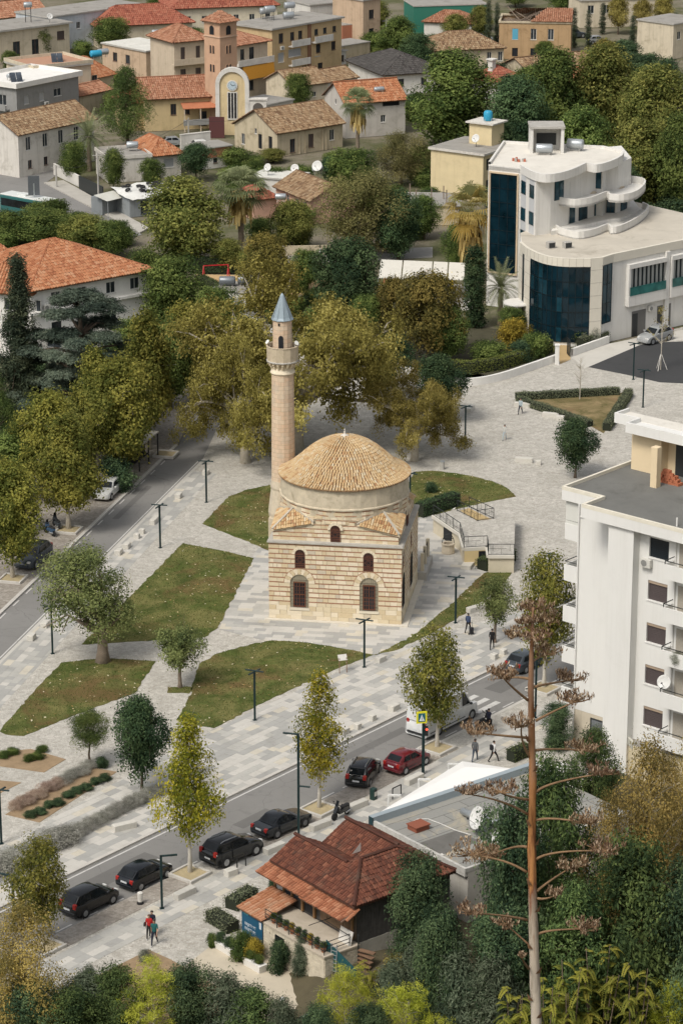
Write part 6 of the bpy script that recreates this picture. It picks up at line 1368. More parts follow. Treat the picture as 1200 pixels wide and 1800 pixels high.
# --- white apartment block, right
def apartments():
 ZT=19.6;K=G(1017,862,ZT);t=thing('apartment_block','tall white apartment block cut by the right edge','building',(K[0],K[1],0),R(-41.5))
 MWW=PL('apartment_white',(.70,.695,.67),.75,.04,.3,.12,.08,streak=.12);MSH=PL('blind_brown',(.085,.068,.068),.6,.08);W2=15
 fl=[17.35,14.2,11.05,7.9,4.75];bw=-1.35;b1,a1,a2=-2.1,4.2,6.35
 b=MB();wallface(b,Matrix.Identity(4),a1,2.9,ZT-.9,[]);wallface(b,MT((a1,b1,0)),a2-a1,0,ZT-.9,[])
 b.add([(a2,b1,0),(a2,bw,0),(a2,bw,ZT-.9),(a2,b1,ZT-.9)],[(0,1,2,3)]);b.add([(a1,0,0),(a1,b1,0),(a1,b1,ZT-.9),(a1,0,ZT-.9)],[(0,1,2,3)])
 wins=[(1.65,z,1.65,1.45,'x')for z in fl];TWm=MT((a2,bw,0));wallface(b,TWm,W2-a2,0,ZT-.9,wins,.22)
 b.add([(0,0,2.9),(0,9,2.9),(0,9,ZT-.9),(0,0,ZT-.9)],[(3,2,1,0)]);b.add([(0,9,0),(W2,9,0),(W2,9,ZT-.9),(0,9,ZT-.9)],[(3,2,1,0)]);b.add([(W2,bw,0),(W2,9,0),(W2,9,ZT-.9),(W2,bw,ZT-.9)],[(0,1,2,3)]);b.build('wall',MWW,t)
 for i,q in enumerate(wins):
  x,z,w_,h_,_=q;p=MB();p.T=TWm;n=11
  for k in range(n):p.box(x-w_/2+.01,.13,z-h_/2+h_*k/n,x+w_/2-.01,.16,z-h_/2+h_*(k+.9)/n)
  p.box(x-w_/2,.17,z-h_/2,x+w_/2,.2,z+h_/2);o=p.build('window_blind',MSH if i else FLAT('dark_window',(.012,.018,.024),.25),t)
  if i:p=MB();p.T=TWm;p.box(x-w_/2+.01,.04,z+h_/2-.22,x+w_/2-.01,.128,z+h_/2-.005);p.build('blind_box',PL('blind_box',(.36,.28,.21),.7),o)
  p=MB();p.T=TWm;p.box(x-w_/2-.08,-.06,z-h_/2-.09,x+w_/2+.08,.1,z-h_/2-.005);p.build('sill',MWW,o)
 # roof slabs and parapets
 for k,(x0,y0,x1,y1)in enumerate(((-1.5,-.02,2.0,9.2),(2.0,-2.35,W2,9.2))):
  b=MB();b.box(x0,y0,ZT-1.0,x1,y1,ZT-.25);b.build('roof_slab',MWW,t)
 b=MB();b.box(-1.5,-.03,ZT-.25,2.2,.16,ZT+.02);b.box(2.0,-2.36,ZT-.25,2.2,-.03,ZT+.02);b.box(2.2,-2.36,ZT-.25,W2,-2.17,ZT+.02);b.box(-1.5,.16,ZT-.25,-1.32,9.2,ZT+.02);b.build('parapet',PL('parapet_cream',(.70,.66,.56),.8,.08,1,.3),t)
 b=MB();b.box(-1.32,.16,ZT-.24,2.2,9.2,ZT-.215);b.box(2.2,-2.17,ZT-.24,W2,9.2,ZT-.21);b.build('roof_felt',PL('roof_felt',(.155,.155,.145),.85,.2,.5,.6,.3),t)
 # penthouse with bright slab roof
 MC=PL('penthouse_cream',(.70,.57,.38),.85,.06,.6,.12,.1);z0=ZT-.21;pz=z0+3.0;A=t.matrix_basis.inverted()
 def L(px,py,z):v=A@Vector(tuple(G(px,py,z)));return v.x,v.y
 x0,y0=L(1108,824,z0);x1,y1=L(1138,855,z0)
 b=MB();b.box(x0,y0,z0,x0+2.6,9,pz);b.box(x0+2.6,y0+.9,z0,W2,9,pz);b.bev(x1+.15,y1,z0,x1+.7,y1+.55,pz,.02);ph=b.build('penthouse',MC,t)
 b=MB();b.box(x0+3.3,y0+.86,z0,x0+4.6,y0+.9,z0+2.3);b.build('penthouse_door',M_FRD,ph)
 e0=L(1079,731,pz+.5);b=MB();b.box(e0[0],e0[1],pz,W2,9.4,pz+.45);b.box(e0[0]+2.1,e0[1]-1.5,pz,W2,e0[1],pz+.45);b.build('slab_roof',MWW,ph);b=MB()
 b.box(e0[0],e0[1],pz+.45,e0[0]+.16,9.4,pz+.75);b.box(e0[0]+.16,e0[1],pz+.45,e0[0]+2.25,e0[1]+.16,pz+.75);b.box(e0[0]+2.1,e0[1]-1.5,pz+.45,e0[0]+2.25,e0[1],pz+.75);b.box(e0[0]+2.25,e0[1]-1.5,pz+.45,W2,e0[1]-1.34,pz+.75);b.build('slab_rim',MWW,ph)
 b=MB();b.box(e0[0]+.16,e0[1]+.16,pz+.45,W2,9.4,pz+.475);b.build('slab_deck',M_DUSTW,ph)
 # brick pile
 bx,by=L(1170,852,z0);rg=RNG(4);pile=thing('brick_pile','pile of red bricks on the apartment roof terrace','brick pile',tuple(t.matrix_basis@Vector((bx,by+.3,z0))),R(-41.5));bm_=MB();bm_.box(-.16,-.12,0,.16,.12,.2);bm=bm_.mesh('brick',PL('pile_brick',(.42,.15,.08),.9,.15))
 for l in range(5):
  for i in range(6-l):
   for j in range(2 if l<3 else 1):o=link('brick',bm,pile,(-.9+i*.34+l*.15+rg.normal(0,.03),j*.28,l*.21),rg.normal(0,.25))
 # balconies
 for z in fl:
  b=MB();zb=z-1.3;xb=a2+2.95;b.box(xb,bw-1.25,zb-.2,W2,bw-.005,zb);b.box(xb,bw-1.25,zb,W2,bw-1.12,zb+.85);b.box(xb,bw-1.12,zb,xb+.13,bw-.005,zb+.85);bal_=b.build('balcony',MWW,t);b=MB();b.bar((xb+.06,bw-1.18,zb+1.1),(W2,bw-1.18,zb+1.1),.05);b.bar((xb+.06,bw-1.18,zb+1.1),(xb+.06,bw-.01,zb+1.1),.05);b.bar((xb+.06,bw-1.18,zb+.8),(xb+.06,bw-1.18,zb+1.1),.05);b.build('handrail',M_IRON,bal_)
  b=MB();b.box(xb+.4,bw-.012,zb,W2-.5,bw-.002,zb+2.2);b.build('balcony_door',FLAT('shade_beige',(.36,.33,.28),.8),bal_)
 for i,z in enumerate(fl):
  b=MB();zb=z-1.55;b.box(-1.35,.25,zb-.2,-.005,8.8,zb);b.box(-1.35,.25,zb,-1.22,8.8,zb+1.0);b.box(-1.22,.25,zb,-.005,.38,zb+1.0);bl_=b.build('side_balcony',MWW,t);b=MB();b.bar((-1.3,.3,zb+1.25),(-1.3,8.6,zb+1.25),.05);b.bar((-1.3,.3,zb+1.25),(-.02,.3,zb+1.25),.04);b.build('handrail',M_IRON,bl_)
  if i==0:b=MB();b.box(-1.33,.28,zb+1.0,-.01,.36,zb+2.9);b.box(-1.33,.36,zb+1.0,-1.25,8.7,zb+2.9);b.build('glazed_screen',PL('screen',(.62,.62,.58),.4,.05),bl_)
  if i in(2,3):b=MB();b.bar((-1.3,.3,zb+1.1),(-2.0,.4,zb+.6),.03);b.bar((-1.3,2,zb+1.1),(-2.0,2,zb+.6),.03);b.bar((-2,.4,zb+.6),(-2,2,zb+.6),.02);b.build('drying_rack',M_FRW,bl_)
 b=MB();b.tube([(.12,-.09,.3),(.12,-.09,ZT-.95)],.06,6);b.tube([(.12,-.09,ZT-1.9),(.5,-.09,ZT-1.9),(.75,-.09,ZT-1.6)],.03,5);b.build('drain_pipe',MWW,t);b=MB();b.tube([(a2+3.1,bw-.08,0),(a2+3.1,bw-.08,ZT+.4)],.06,6);b.build('drain_pipe',MWW,t)
 # ground floor: recessed cream shop front
 b=MB();b.box(.02,.02,0,a1-.01,6,2.9);g_=b.build('ground_floor',W_('groundfloor',(.55,.49,.39),.3),t);wnb=MB();wnb.box(1.6,-.05,.9,4.4,.018,2.6);wf=wnb.build('shop_window',M_FRD,g_);b=MB();b.box(1.75,-.08,1.0,2.95,-.052,2.5);b.build('pane',GLASS('shop_pane',(.14,.15,.16),.1),wf);b=MB();b.box(3.1,-.08,1.0,4.3,-.052,2.5);b.build('pane',GLASS('shop_pane',(.14,.15,.16),.1),wf)
 x=t.matrix_basis@Vector((a2+.75,bw,16.2));ac_unit(x.x,x.y,x.z-.3,R(-41.5),'air conditioner under the top window of the apartment block')
 x=t.matrix_basis@Vector((a2+3.0,bw-.7,7.4));dish(x.x,x.y,x.z,.52,-.5,'dish with yellow sticker on the apartment wall',.1)
 x=t.matrix_basis@Vector((a2+4.2,bw-1.0,fl[2]-1.2));tree('shrub_grey',600,900,900,1,'potted plants on the third balcony of the apartment block','potted_plant','plant');o=D.objects[-1]if False else None
 pl=[o for o in D.objects if o.get('label')=='potted plants on the third balcony of the apartment block'][0];pl.location=x;pl.scale=(.5,.5,.55)
 # terrace wall and low annex in front
 p=[G2(1063,1247,3.),G2(1215,1230,3.),G2(1215,1330,3.),G2(1112,1304,3.)];o=thing('annex','low cream annex with streaked roof parapet before the apartment block','building',(0,0,0));b=MB();b.prism(p,0,2.7);b.build('wall',W_('annex',(.62,.54,.38),.4),o)
 b=MB();b.bar((p[0][0],p[0][1],2.9),(p[1][0],p[1][1],2.9),.2,1.0);b.bar((p[0][0],p[0][1],2.72),(p[3][0],p[3][1],2.72),.2,.5);b.build('parapet',PL('streaked_parapet',(.50,.49,.43),.9,.25,3,.95,.4),o);b=MB();b.prism(p,2.7,2.72);b.build('roof_deck',M_SLABR,o)
apartments()
# --- wooden house with old red tiles
def wooden_house():
 Np=G(622,1597,5.);Lc=G(476,1515,5.);Rc=G(770,1525,5.);pv=nrm((Lc-Np)[:2]);PLn=float(np.linalg.norm((Lc-Np)[:2]));QL=float(np.linalg.norm((Rc-Np)[:2]))+.35
 ang=atan2(pv[1],pv[0])-PI/2  # local x = right (q), local y = p
 t=thing('wooden_house','old wooden house with weathered red tiled roofs and stone terrace','house',(Np[0],Np[1],KZ),ang)
 # local frame: +y along the front eave to the left-back, front is -x
 Q,P_=QL,PLn+.1;k=.55;ZE_=4.95
 hf=lambda q,p:np.maximum.reduce([np.minimum.reduce([q,4.1-q,p]),np.minimum.reduce([q-4.1,Q-q,p]),np.minimum.reduce([p,q,Q-q,5.2-p,p*0+2.7])])
 n=90;qs,ps=lsp(0,Q,n),lsp(0,P_,n);b=MB();vs=[(q,p,ZE_+k*max(0,float(hf(np.float64(q),np.float64(p)))))for p in ps for q in qs]
 b.add(vs,[(j*n+i,j*n+i+1,j*n+n+i+1,j*n+n+i)for j in range(n-1)for i in range(n-1)]);b.add([(0,0,ZE_-.12),(Q,0,ZE_-.12),(Q,P_,ZE_-.12),(0,P_,ZE_-.12)],[(3,2,1,0)]);b.add([(0,0,ZE_-.12),(0,P_,ZE_-.12),(0,P_,ZE_),(0,0,ZE_)],[(3,2,1,0)]);b.add([(0,0,ZE_-.12),(Q,0,ZE_-.12),(Q,0,ZE_),(0,0,ZE_)],[(0,1,2,3)])
 gp=[(q,P_,ZE_+k*max(0,float(hf(np.float64(q),np.float64(P_)))))for q in qs];b.add(gp+[(Q,P_,ZE_-.1),(0,P_,ZE_-.1)],[tuple(range(n+2))]);rf=b.build('roof',PL('roof_gap',(.10,.05,.035),.95,.3),t)
 rg=RNG(14);V=[];T=[];tw,tl=.21,.34;e_=.06
 for axis in(0,1):
  A0,A1=(Q,P_)if axis==0 else(P_,Q)  # slope runs along A0
  a=np.arange(tl*.4,A0,tl*.88);c=np.arange(tw/2,A1,tw);AA,CC=np.meshgrid(a,c);q,p=(AA.ravel(),CC.ravel())if axis==0 else(CC.ravel(),AA.ravel())
  H=hf(q,p);gq=(hf(q+e_,p)-hf(q-e_,p))/(2*e_);gp_=(hf(q,p+e_)-hf(q,p-e_))/(2*e_);g=gq if axis==0 else gp_;o_=gp_ if axis==0 else gq
  ok=(np.abs(g)>.8)&(np.abs(o_)<.4)&(H>-.0);q,p,g,H=q[ok],p[ok],np.sign(g[ok]),H[ok];m=len(q);tt=np.clip(rg.normal(.45,.17,m),0,1);jz=rg.normal(0,.012,m)
  ang_=lsp(PI,0,4)
  def pt(an,en):
   w_=tw*(.52 if en==0 else .45);lat=cos(an)*w_;al=(-tl*.55 if en==0 else tl*.5)*g;z=ZE_+k*(H+al*g)+sin(an)*tw*.42+(.055 if en==0 else .015)+jz
   return np.stack([q+al,p+lat,z],1)if axis==0 else np.stack([q+lat,p+al,z],1)
  for i in range(3):V.append(np.stack([pt(ang_[i],0),pt(ang_[i+1],0),pt(ang_[i+1],1),pt(ang_[i],1)],1));T.append(tt)
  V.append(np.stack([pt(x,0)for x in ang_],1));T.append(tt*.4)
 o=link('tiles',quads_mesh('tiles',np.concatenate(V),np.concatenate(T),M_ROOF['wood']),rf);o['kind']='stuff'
 b=MB();zz=lambda q,p:ZE_+k*float(hf(np.float64(q),np.float64(p)))+.1
 for l in(((2.05,P_+.1),(2.05,3.2)),((4.1+(Q-4.1)/2,P_+.1),(4.1+(Q-4.1)/2,3.2)),((0,0),(2.7,2.7)),((Q,0),(Q-2.7,2.7)),((2.7,2.6),(Q-2.7,2.6))):
  pts=[(l[0][0]+(l[1][0]-l[0][0])*f,l[0][1]+(l[1][1]-l[0][1])*f)for f in lsp(0,1,14)];b.tube([(x,y,zz(max(.02,min(Q-.02,x)),max(.02,min(P_-.02,y))))for x,y in pts],.12,6)
 b.build('ridge_tiles',M_ROOF['wood'],rf)
 g0=MB();g0.add([(4.0,5.2,5.4),(4.7,5.2,5.4),(4.7,5.2,6.0)],[(0,1,2)]);g0.build('gable_patch',MW_WHITE,rf)
 # lean-to roofs under the front eave
 for i,(y0,y1,z_,x0)in enumerate(((3.9,P_+.3,4.75,-.85),(.1,4.3,4.62,-.85),(-.05,.9,4.6,-.5))):
  pl=[(x0,y1,z_-.42),(x0,y0,z_-.42),(.3,y0,z_),(.3,y1,z_)];b=MB();b.add(pl+[(x,y,z-.08)for x,y,z in pl],[(0,1,2,3),(7,6,5,4),(0,4,5,1),(1,5,6,2),(3,7,4,0)]);lo_=b.build('lean_to_roof',M_UNDER,t);tile_roof('tiles',pl,TILE('tile_leanto',[(.26,.10,.055),(.36,.14,.075),(.42,.18,.10),(.46,.22,.13)],(.25,.17,.11),.3),lo_,.24,.36,seed=40+i)
 # walls: planked upper floor over stone
 M_PL=PL('planks_brown',(.20,.135,.085),.9,.3,2.5,.4,.5);M_PG=PL('planks_grey',(.085,.08,.075),.9,.35,2.5,.4,.5);M_ST=PL('terrace_stone',(.58,.52,.41),.9,.18,2.2,.6,.6)
 b=MB();b.box(.35,.35,0,Q-.3,P_-.3,2.2);b.build('ground_floor',PL('rough_plaster',(.42,.40,.35),.9,.2,1,.7,.5),t)
 b=MB();b.box(.42,.42,2.2,Q-.36,P_-.36,4.85);uw=b.build('upper_wall',M_PG,t);b=MB();rg=RNG(6);x=.35
 while x<Q-.3:w_=rg.uniform(.14,.24);b.box(x,.36+rg.uniform(0,.03),2.0,x+w_-.015,.44,4.86);x+=w_
 o=b.build('planks',M_PG,uw);o['kind']='stuff';b=MB();y=.35
 while y<3.7:w_=rg.uniform(.14,.24);b.box(.36+rg.uniform(0,.03),y,2.55,.44,y+w_-.015,4.6);y+=w_
 o=b.build('planks',M_PL,uw);o['kind']='stuff'
 for y,w_,nm,mt in((4.4,.9,'door',M_DARK),(5.6,.8,'window',M_WG),(6.5,.8,'window',M_WG),(7.4,.9,'poster_board',W_('poster',(.55,.56,.56),.2))):b=MB();b.box(.33,y,2.6 if nm=='door' else 3.1,.41,y+w_,4.5);b.build(nm,mt,uw)
 for y in(.45,4.2,5.4,6.45,7.3,8.2):b=MB();b.box(.22,y,2.5,.36,y+.14,4.65);b.build('post',PL('timber',(.26,.15,.07),.85,.2),uw)
 # terrace
 t0,t1,tx=-.05,P_-.2,-2.3;b=MB();b.box(tx,t0,-.3,.34,t1,2.3);tr=b.build('terrace',M_ST,t);b=MB();b.box(tx-.12,t0-.1,2.3,.36,t1,2.42);b.build('terrace_slab',PL('terrace_deck',(.47,.41,.33),.9,.12,.8,.4),tr)
 rest=MB();z=0.02;i=0  # coursed stone of the terrace front and end
 while z<2.25:
  h_=rg.uniform(.16,.22);y=t0
  while y<t1-2.3:w_=rg.uniform(.25,.5);rest.bev(tx-.05+rg.uniform(-.01,.015),y,z,tx+.05,min(y+w_,t1-2.2)-.012,z+h_-.012,.01);y+=w_
  x=tx
  while x<.2:w_=rg.uniform(.25,.5);rest.bev(x,t0-.05+rg.uniform(-.01,.015),z,min(x+w_,.3)-.012,t0+.05,z+h_-.012,.01);x+=w_
  z+=h_
 o=rest.build('stones',[M_ST],tr);o['kind']='stuff'
 b=MB();b.box(tx-.06,3.9,.75,tx+.02,4.8,2.0);wn=b.build('window',M_DARK,tr);b=MB()
 for y in lsp(3.95,4.75,6):b.bar((tx-.1,y,.75),(tx-.1,y,2.0),.03)
 b.build('bars',M_IRON,wn)
 # banner with its lettering
 b=MB();b.box(tx-.09,t1-2.15,.05,tx-.06,t1-.02,2.55);bn=b.build('banner',PL('banner_blue',(.012,.085,.16),.6,.08,1,.1,.05),tr);mw=FLAT('lettering_white',(.62,.66,.70),.6);mc=FLAT('lettering_cyan',(.08,.42,.48),.6)
 for tx_,sz,y,z,m_ in(('One',.28,t1-.2,2.18,mc),('RRJETI YT',.27,t1-.34,1.5,mw),('RRJETI IM',.27,t1-.34,1.18,mw)):
  me=text_mesh(tx_,sz);me.materials.append(m_);o=link('lettering',me,bn);o.matrix_local=MT((tx-.1,y,z))@MR(-PI/2,4,'Z')@MR(PI/2,4,'X')
 b=MB();b.box(tx-.1,t1-2.05,1.75,tx-.092,t1-1.85,2.2);b.build('lettering_strip',mw,bn)
 pl=[(tx-.25,t1+.25,2.5),(tx-.25,t1-2.3,2.5),(.25,t1-2.3,3.1),(.25,t1+.25,3.1)];b=MB();b.add(pl+[(x,y,z-.09)for x,y,z in pl],[(0,1,2,3),(7,6,5,4),(0,4,5,1),(1,5,6,2),(3,7,4,0),(2,6,7,3)]);lo_=b.build('annex_roof',M_UNDER,t);tile_roof('tiles',pl,TILE('tile_leanto2',[(.34,.14,.07),(.42,.19,.10),(.48,.24,.14),(.50,.30,.19)],(.36,.27,.19),.45),lo_,.26,.4,seed=50)
 # railing, spiral steps
 b=MB();pts=[(tx+.05,t1-2.3),(tx+.05,t0+.1),(-.3,t0+.1)]
 for z in(2.7,2.95,3.25):
  for a_,c_ in zip(pts[:-1],pts[1:]):b.bar(a_+(z,),c_+(z,),.035)
 for y in lsp(t0+.1,t1-2.3,6):b.bar((tx+.05,y,2.4),(tx+.05,y,3.25),.04)
 b.bar((-.3,t0+.1,2.4),(-.3,t0+.1,3.25),.04);b.build('railing',M_IRON,tr)
 b=MB();b.bar((-1.6,2.4,3.3),(.2,2.4,3.3),.035);b.bar((-.4,t0,3.2),(-.4,2.4,3.3),.035);b.build('awning_frame',M_IRON,tr)
 for i in range(8):b=MB();a_=-.5-i*.16;cx,cy=.1,-.25;b.T=MT((cx,cy-.05,2.2-i*.26))@MR(-i*.14-1.2,4,'Z');b.box(.05,-.16,0,1.15,.16,.06);b.build('step',PL('rusty_step',(.20,.12,.075),.9,.25),t)
 b=MB();b.tube([(.1,-.3,0),(.1,-.3,3.2)],.05,6);b.build('stair_pole',M_IRON,t)
 # flower pots along the rail
 for i in range(9):
  y=t0+.5+i*.62;X=t.matrix_basis@Vector((tx+.3,y,2.42));o=thing('flower_pot',['potted plant first from the steps on the stone terrace','potted plant second from the steps on the stone terrace','bushy potted plant near the steps on the stone terrace','dark potted plant in the middle of the stone terrace','potted plant beside the yellow agave pot','potted agave with yellow leaves on the stone terrace','potted plant left of the yellow agave pot','reddish potted plant near the small tiled annex','potted plant next to the small tiled annex'][i],'potted plant',X,0,'pots on the stone terrace')
  b=MB();b.lathe([(.11,0),(.16,.28),(.18,.28),(.18,.32)],10);b.build('pot',PL('terracotta_pot',(.36,.16,.09),.85,.15),o);cr=link('plant',KIND[('shrub_mid','shrub_dark','shrub_gold','shrub_dark','shrub_mid','shrub_gold','shrub_mid','shrub_dark','shrub_mid')[i]]['crown'],o,(0,0,.25));cr.scale=(.17,.17,.2)
 # loose things: white board, teal sheet fence with ladder
 X=t.matrix_basis@Vector((-.3,.7,2.42));o=thing('board','white board leaning on the wooden wall of the terrace','board',X,ang);b=MB();b.T=MR(R(15),4,'Y');b.box(0,-.7,0,.05,.5,.9);b.build('panel',MW_WHITE,o)
 g=G(573,1712,1.);o=thing('sheet_fence','teal sheet metal fence at the terrace corner','fence',(g[0],g[1],1.0),R(-38));b=MB();b.add([(0,0,0),(2.3,0,0),(2.3,0,1.0),(0,0,2.3),(0,.05,0),(2.3,.05,0),(2.3,.05,1.0),(0,.05,2.3)],[(0,1,2,3),(7,6,5,4),(0,3,7,4),(3,2,6,7)]);b.build('sheet',FLAT('teal_sheet',(.012,.075,.085),.6),o)
 o=thing('ladder','pale metal ladder leaning on the teal sheet fence','ladder',(g[0]+.25,g[1]-.35,1.2),R(-38));b=MB();b.bar((0,0,0),(0,.15,2.0),.05);b.bar((.42,0,0),(.42,.15,2.0),.05);b.build('rail',M_TANK,o)
 for i in range(7):b=MB();b.bar((0,.02*i,.25+i*.26),(.42,.02*i,.25+i*.26),.035);b.build('rung',M_TANK,o)
wooden_house()
# --- flat roofed shop with white sail canopy
def shop():
 z=4.;A,B,C=G(650,1440,z),G(950,1340,z),G(800,1525,z);u=nrm((B-A)[:2]);W2,D2=14.4,9.6;ang=atan2(u[1],u[0]);t=thing('shop','flat roofed shop with grey felt roof and steel blue fascia','building',(A[0],A[1],KZ),ang);zz=z-KZ
 # local x along the street fascia, y towards the hill is -y
 b=MB();b.box(.2,-D2,0,W2,-.2,zz-.35);b.build('wall',W_('shop',(.50,.48,.44),.4),t)
 b=MB();b.box(0,-D2,zz-.35,W2,0,zz-.25);b.build('roof_slab',M_CONC,t)
 b=MB();b.box(.15,-D2+.2,zz-.25,W2,-.4,zz-.22);k=N('roof_felt_old');br=k.n('TexBrick');k.l(k.co(),'Object',br,'Vector');br.inputs['Scale'].default_value=1;br.inputs['Brick Width'].default_value=4.5;br.inputs['Row Height'].default_value=1.05;br.inputs['Mortar Size'].default_value=.03
 br.inputs['Color1'].default_value=(.30,.295,.27,1);br.inputs['Color2'].default_value=(.25,.25,.235,1);br.inputs['Mortar'].default_value=(.13,.125,.115,1);n1=k.noise(.35,6,.7,dist=.8);n2=k.noise(6,4,.7);c=k.mix((k.ramp(n1,0,[(.52,(0,)*3),(.66,(.75,)*3)]),0),(br,'Color'),(.42,.37,.27));c=k.mix(.4,(c,2),(k.ramp(n2,0,[(.3,(.7,)*3),(.7,(1.1,)*3)]),0),'MULTIPLY');k.fin((c,2),.9,.2);b.build('roof_felt',k.m,t)
 b=MB();b.box(-.1,-.42,zz-.9,W2,.02,zz+.28);b.build('fascia',PL('steel_blue_fascia',(.30,.35,.38),.55,.1,1,.3,.05),t);b=MB();b.box(-.12,-.42,zz-1.1,-.02,.0,zz+.27);b.build('fascia_end',FLAT('dark_teal',(.012,.04,.05),.5),t)
 b=MB();b.box(-.05,-D2,zz-.55,.14,-.43,zz+.02);b.box(.14,-D2,zz-.3,W2,-D2+.19,zz+.0);b.build('side_parapet',PL('flaking_white',(.50,.49,.46),.9,.2,2.5,.95,.4),t)
 def Lp(px,py):v=t.matrix_basis.inverted()@Vector(tuple(G(px,py,z)));return v.x,v.y
 x,y=Lp(735,1452);b=MB();b.box(x-.55,y-.45,zz-.2,x+.55,y+.45,zz+.12);b.box(x-.62,y-.52,zz+.12,x+.62,y+.52,zz+.18);b.build('roof_hatch',PL('rust_hatch',(.25,.085,.05),.8,.15),t)
 b=MB();x,y=Lp(790,1475);b.box(x-1.6,y-1.1,zz-.215,x+1.6,y+1.1,zz-.205);b.build('felt_patch',PL('felt_patch',(.14,.135,.125),.9,.2,1,.5),t)
 x,y=Lp(770,1500);b=MB();b.box(x-.4,y-.12,zz-.2,x+.4,y+.12,zz-.15);b.build('plank',MW_WHITE,t)
 b=MB();pts=[Lp(*q)for q in((715,1445),(735,1436),(750,1434),(775,1444),(800,1455),(825,1462))];b.tube([(x,y+.1*sin(i*2.2),zz-.18)for i,(x,y)in enumerate(pts)],.03,5);b.build('cable',M_FRW,t)
 x,y=Lp(840,1462);X=t.matrix_basis@Vector((x,y,zz-.22));dish(X.x,X.y,X.z,.8,-1.1,'big white dish on the grey felt roof',.35);x,y=Lp(876,1492);X=t.matrix_basis@Vector((x,y,zz-.22));dish(X.x,X.y,X.z,.7,-1.2,'second white dish nearer the dark trees',.2)
 x,y=Lp(862,1450);X=t.matrix_basis@Vector((x,y,zz-.22));o=thing('flue','galvanised flue with fan box on the grey felt roof','flue',X,ang);b=MB();b.tube([(-.2,2.6,.35),(-.1,0,.35)],.24,10);b.tube([(.9,-.3,.4),(-.2,.1,.4)],.2,10);b.build('duct',M_TANK,o,True);b=MB();b.T=MT((-.6,.1,0));b.lathe([(.42,0),(.42,.9),(.3,1.0)],14);b.build('fan_box',M_TANK,o)
 x,y=Lp(950,1362);X=t.matrix_basis@Vector((x,y-1,zz-.22));tank(X.x,X.y,X.z,2.2,.65,.2,'white tank behind the dead flower stalk',FLAT('tank_white',(.62,.62,.58),.5),False,.1)
 # the white sail: a pitched triangle over the pavement
 P1,P2,P3=G(652,1437,z+.1),G(812,1338,3.4),G(905,1352,z+.1);o=thing('canopy','white tent canopy stretched from the shop fascia over the pavement','canopy',(0,0,0));b=MB();m=(ar(P1)+P3)/2;v=[tuple(P1),tuple(P3),tuple(P2)];ap=(ar(P2)*.55+ar(P3)*.3+ar(P1)*.15);ap[2]+=.35
 v.append(tuple(ap));b.add(v,[(0,1,3),(1,2,3),(2,0,3)]);b.add([(x,y,z_-.04)for x,y,z_ in v],[(3,1,0),(3,2,1),(3,0,2)]);b.build('sheet',PL('canopy_white',(.80,.79,.77),.6,.03,.5,.06,.02),o)
 e=nrm((P2-P1));
 for px,py,qx,qy in((682,1398,705,1398),(735,1370,757,1370),(787,1343,812,1343)):
  a_,c_=G(px,py,3.2),G(qx,qy,3.3);b=MB();b.bar(tuple(a_),tuple(c_),.12);b.bar((a_[0],a_[1],KZ),tuple(a_),.12);b.build('post',FLAT('post_white',(.7,.7,.68),.5),o)
shop()
# ================================================================ vehicles
def PAINT(name,col,rough=.22):
 if name in _mats:return _mats[name]
 k=N(name);a=k.noise(2.5,4,.6);r=k.ramp(a,0,[(.3,sc(col,.9)),(.7,sc(col,1.12))]);k.fin((r,0),rough-.06,.45);k.b.inputs['Coat Weight'].default_value=.4;k.b.inputs['Coat Roughness'].default_value=.08
 _mats[name]=k.m;return k.m
M_TYRE=FLAT('tyre_rubber',(.02,.02,.021),.8);M_RIM=FLAT('alloy_rim',(.42,.43,.44),.35,.6);M_RIMD=FLAT('steel_rim',(.20,.20,.21),.4,.5);M_CGL=GLASS('car_glass',(.012,.015,.018),.05);M_TAIL=FLAT('tail_light',(.35,.02,.015),.3);M_HEAD=FLAT('head_light',(.6,.6,.58),.2);M_PLATE=FLAT('plate_white',(.6,.62,.64),.5);M_TRIM=FLAT('black_trim',(.018,.018,.019),.6);M_CHR=FLAT('chrome',(.6,.6,.6),.2,.8)
SPEC=dict(  # L W H, wheel r, wheelbase start/end, windscreen base/top, roof end, rear glass base, hood z, belt z, tail z, roof bars
 hatch=(4.0,1.66,1.45,.30,.72,3.22,1.15,1.75,3.35,3.82,.92,.93,.95),coupe=(3.75,1.62,1.43,.29,.68,3.0,1.05,1.65,3.05,3.55,.92,.93,.97),sedan=(4.5,1.74,1.40,.31,.85,3.5,1.45,2.1,3.2,3.75,.90,.92,.95),
 suv=(4.45,1.86,1.70,.36,.85,3.55,1.25,1.95,3.85,4.28,1.05,1.12,1.15),mpv=(4.15,1.70,1.60,.31,.75,3.3,1.0,1.7,3.65,4.02,.98,1.0,1.02),estate=(4.5,1.75,1.47,.32,.85,3.5,1.35,2.0,3.95,4.38,.92,.95,.98),van=(6.6,2.02,2.55,.36,1.0,5.1,.95,1.75,6.45,6.58,1.25,1.32,1.35))
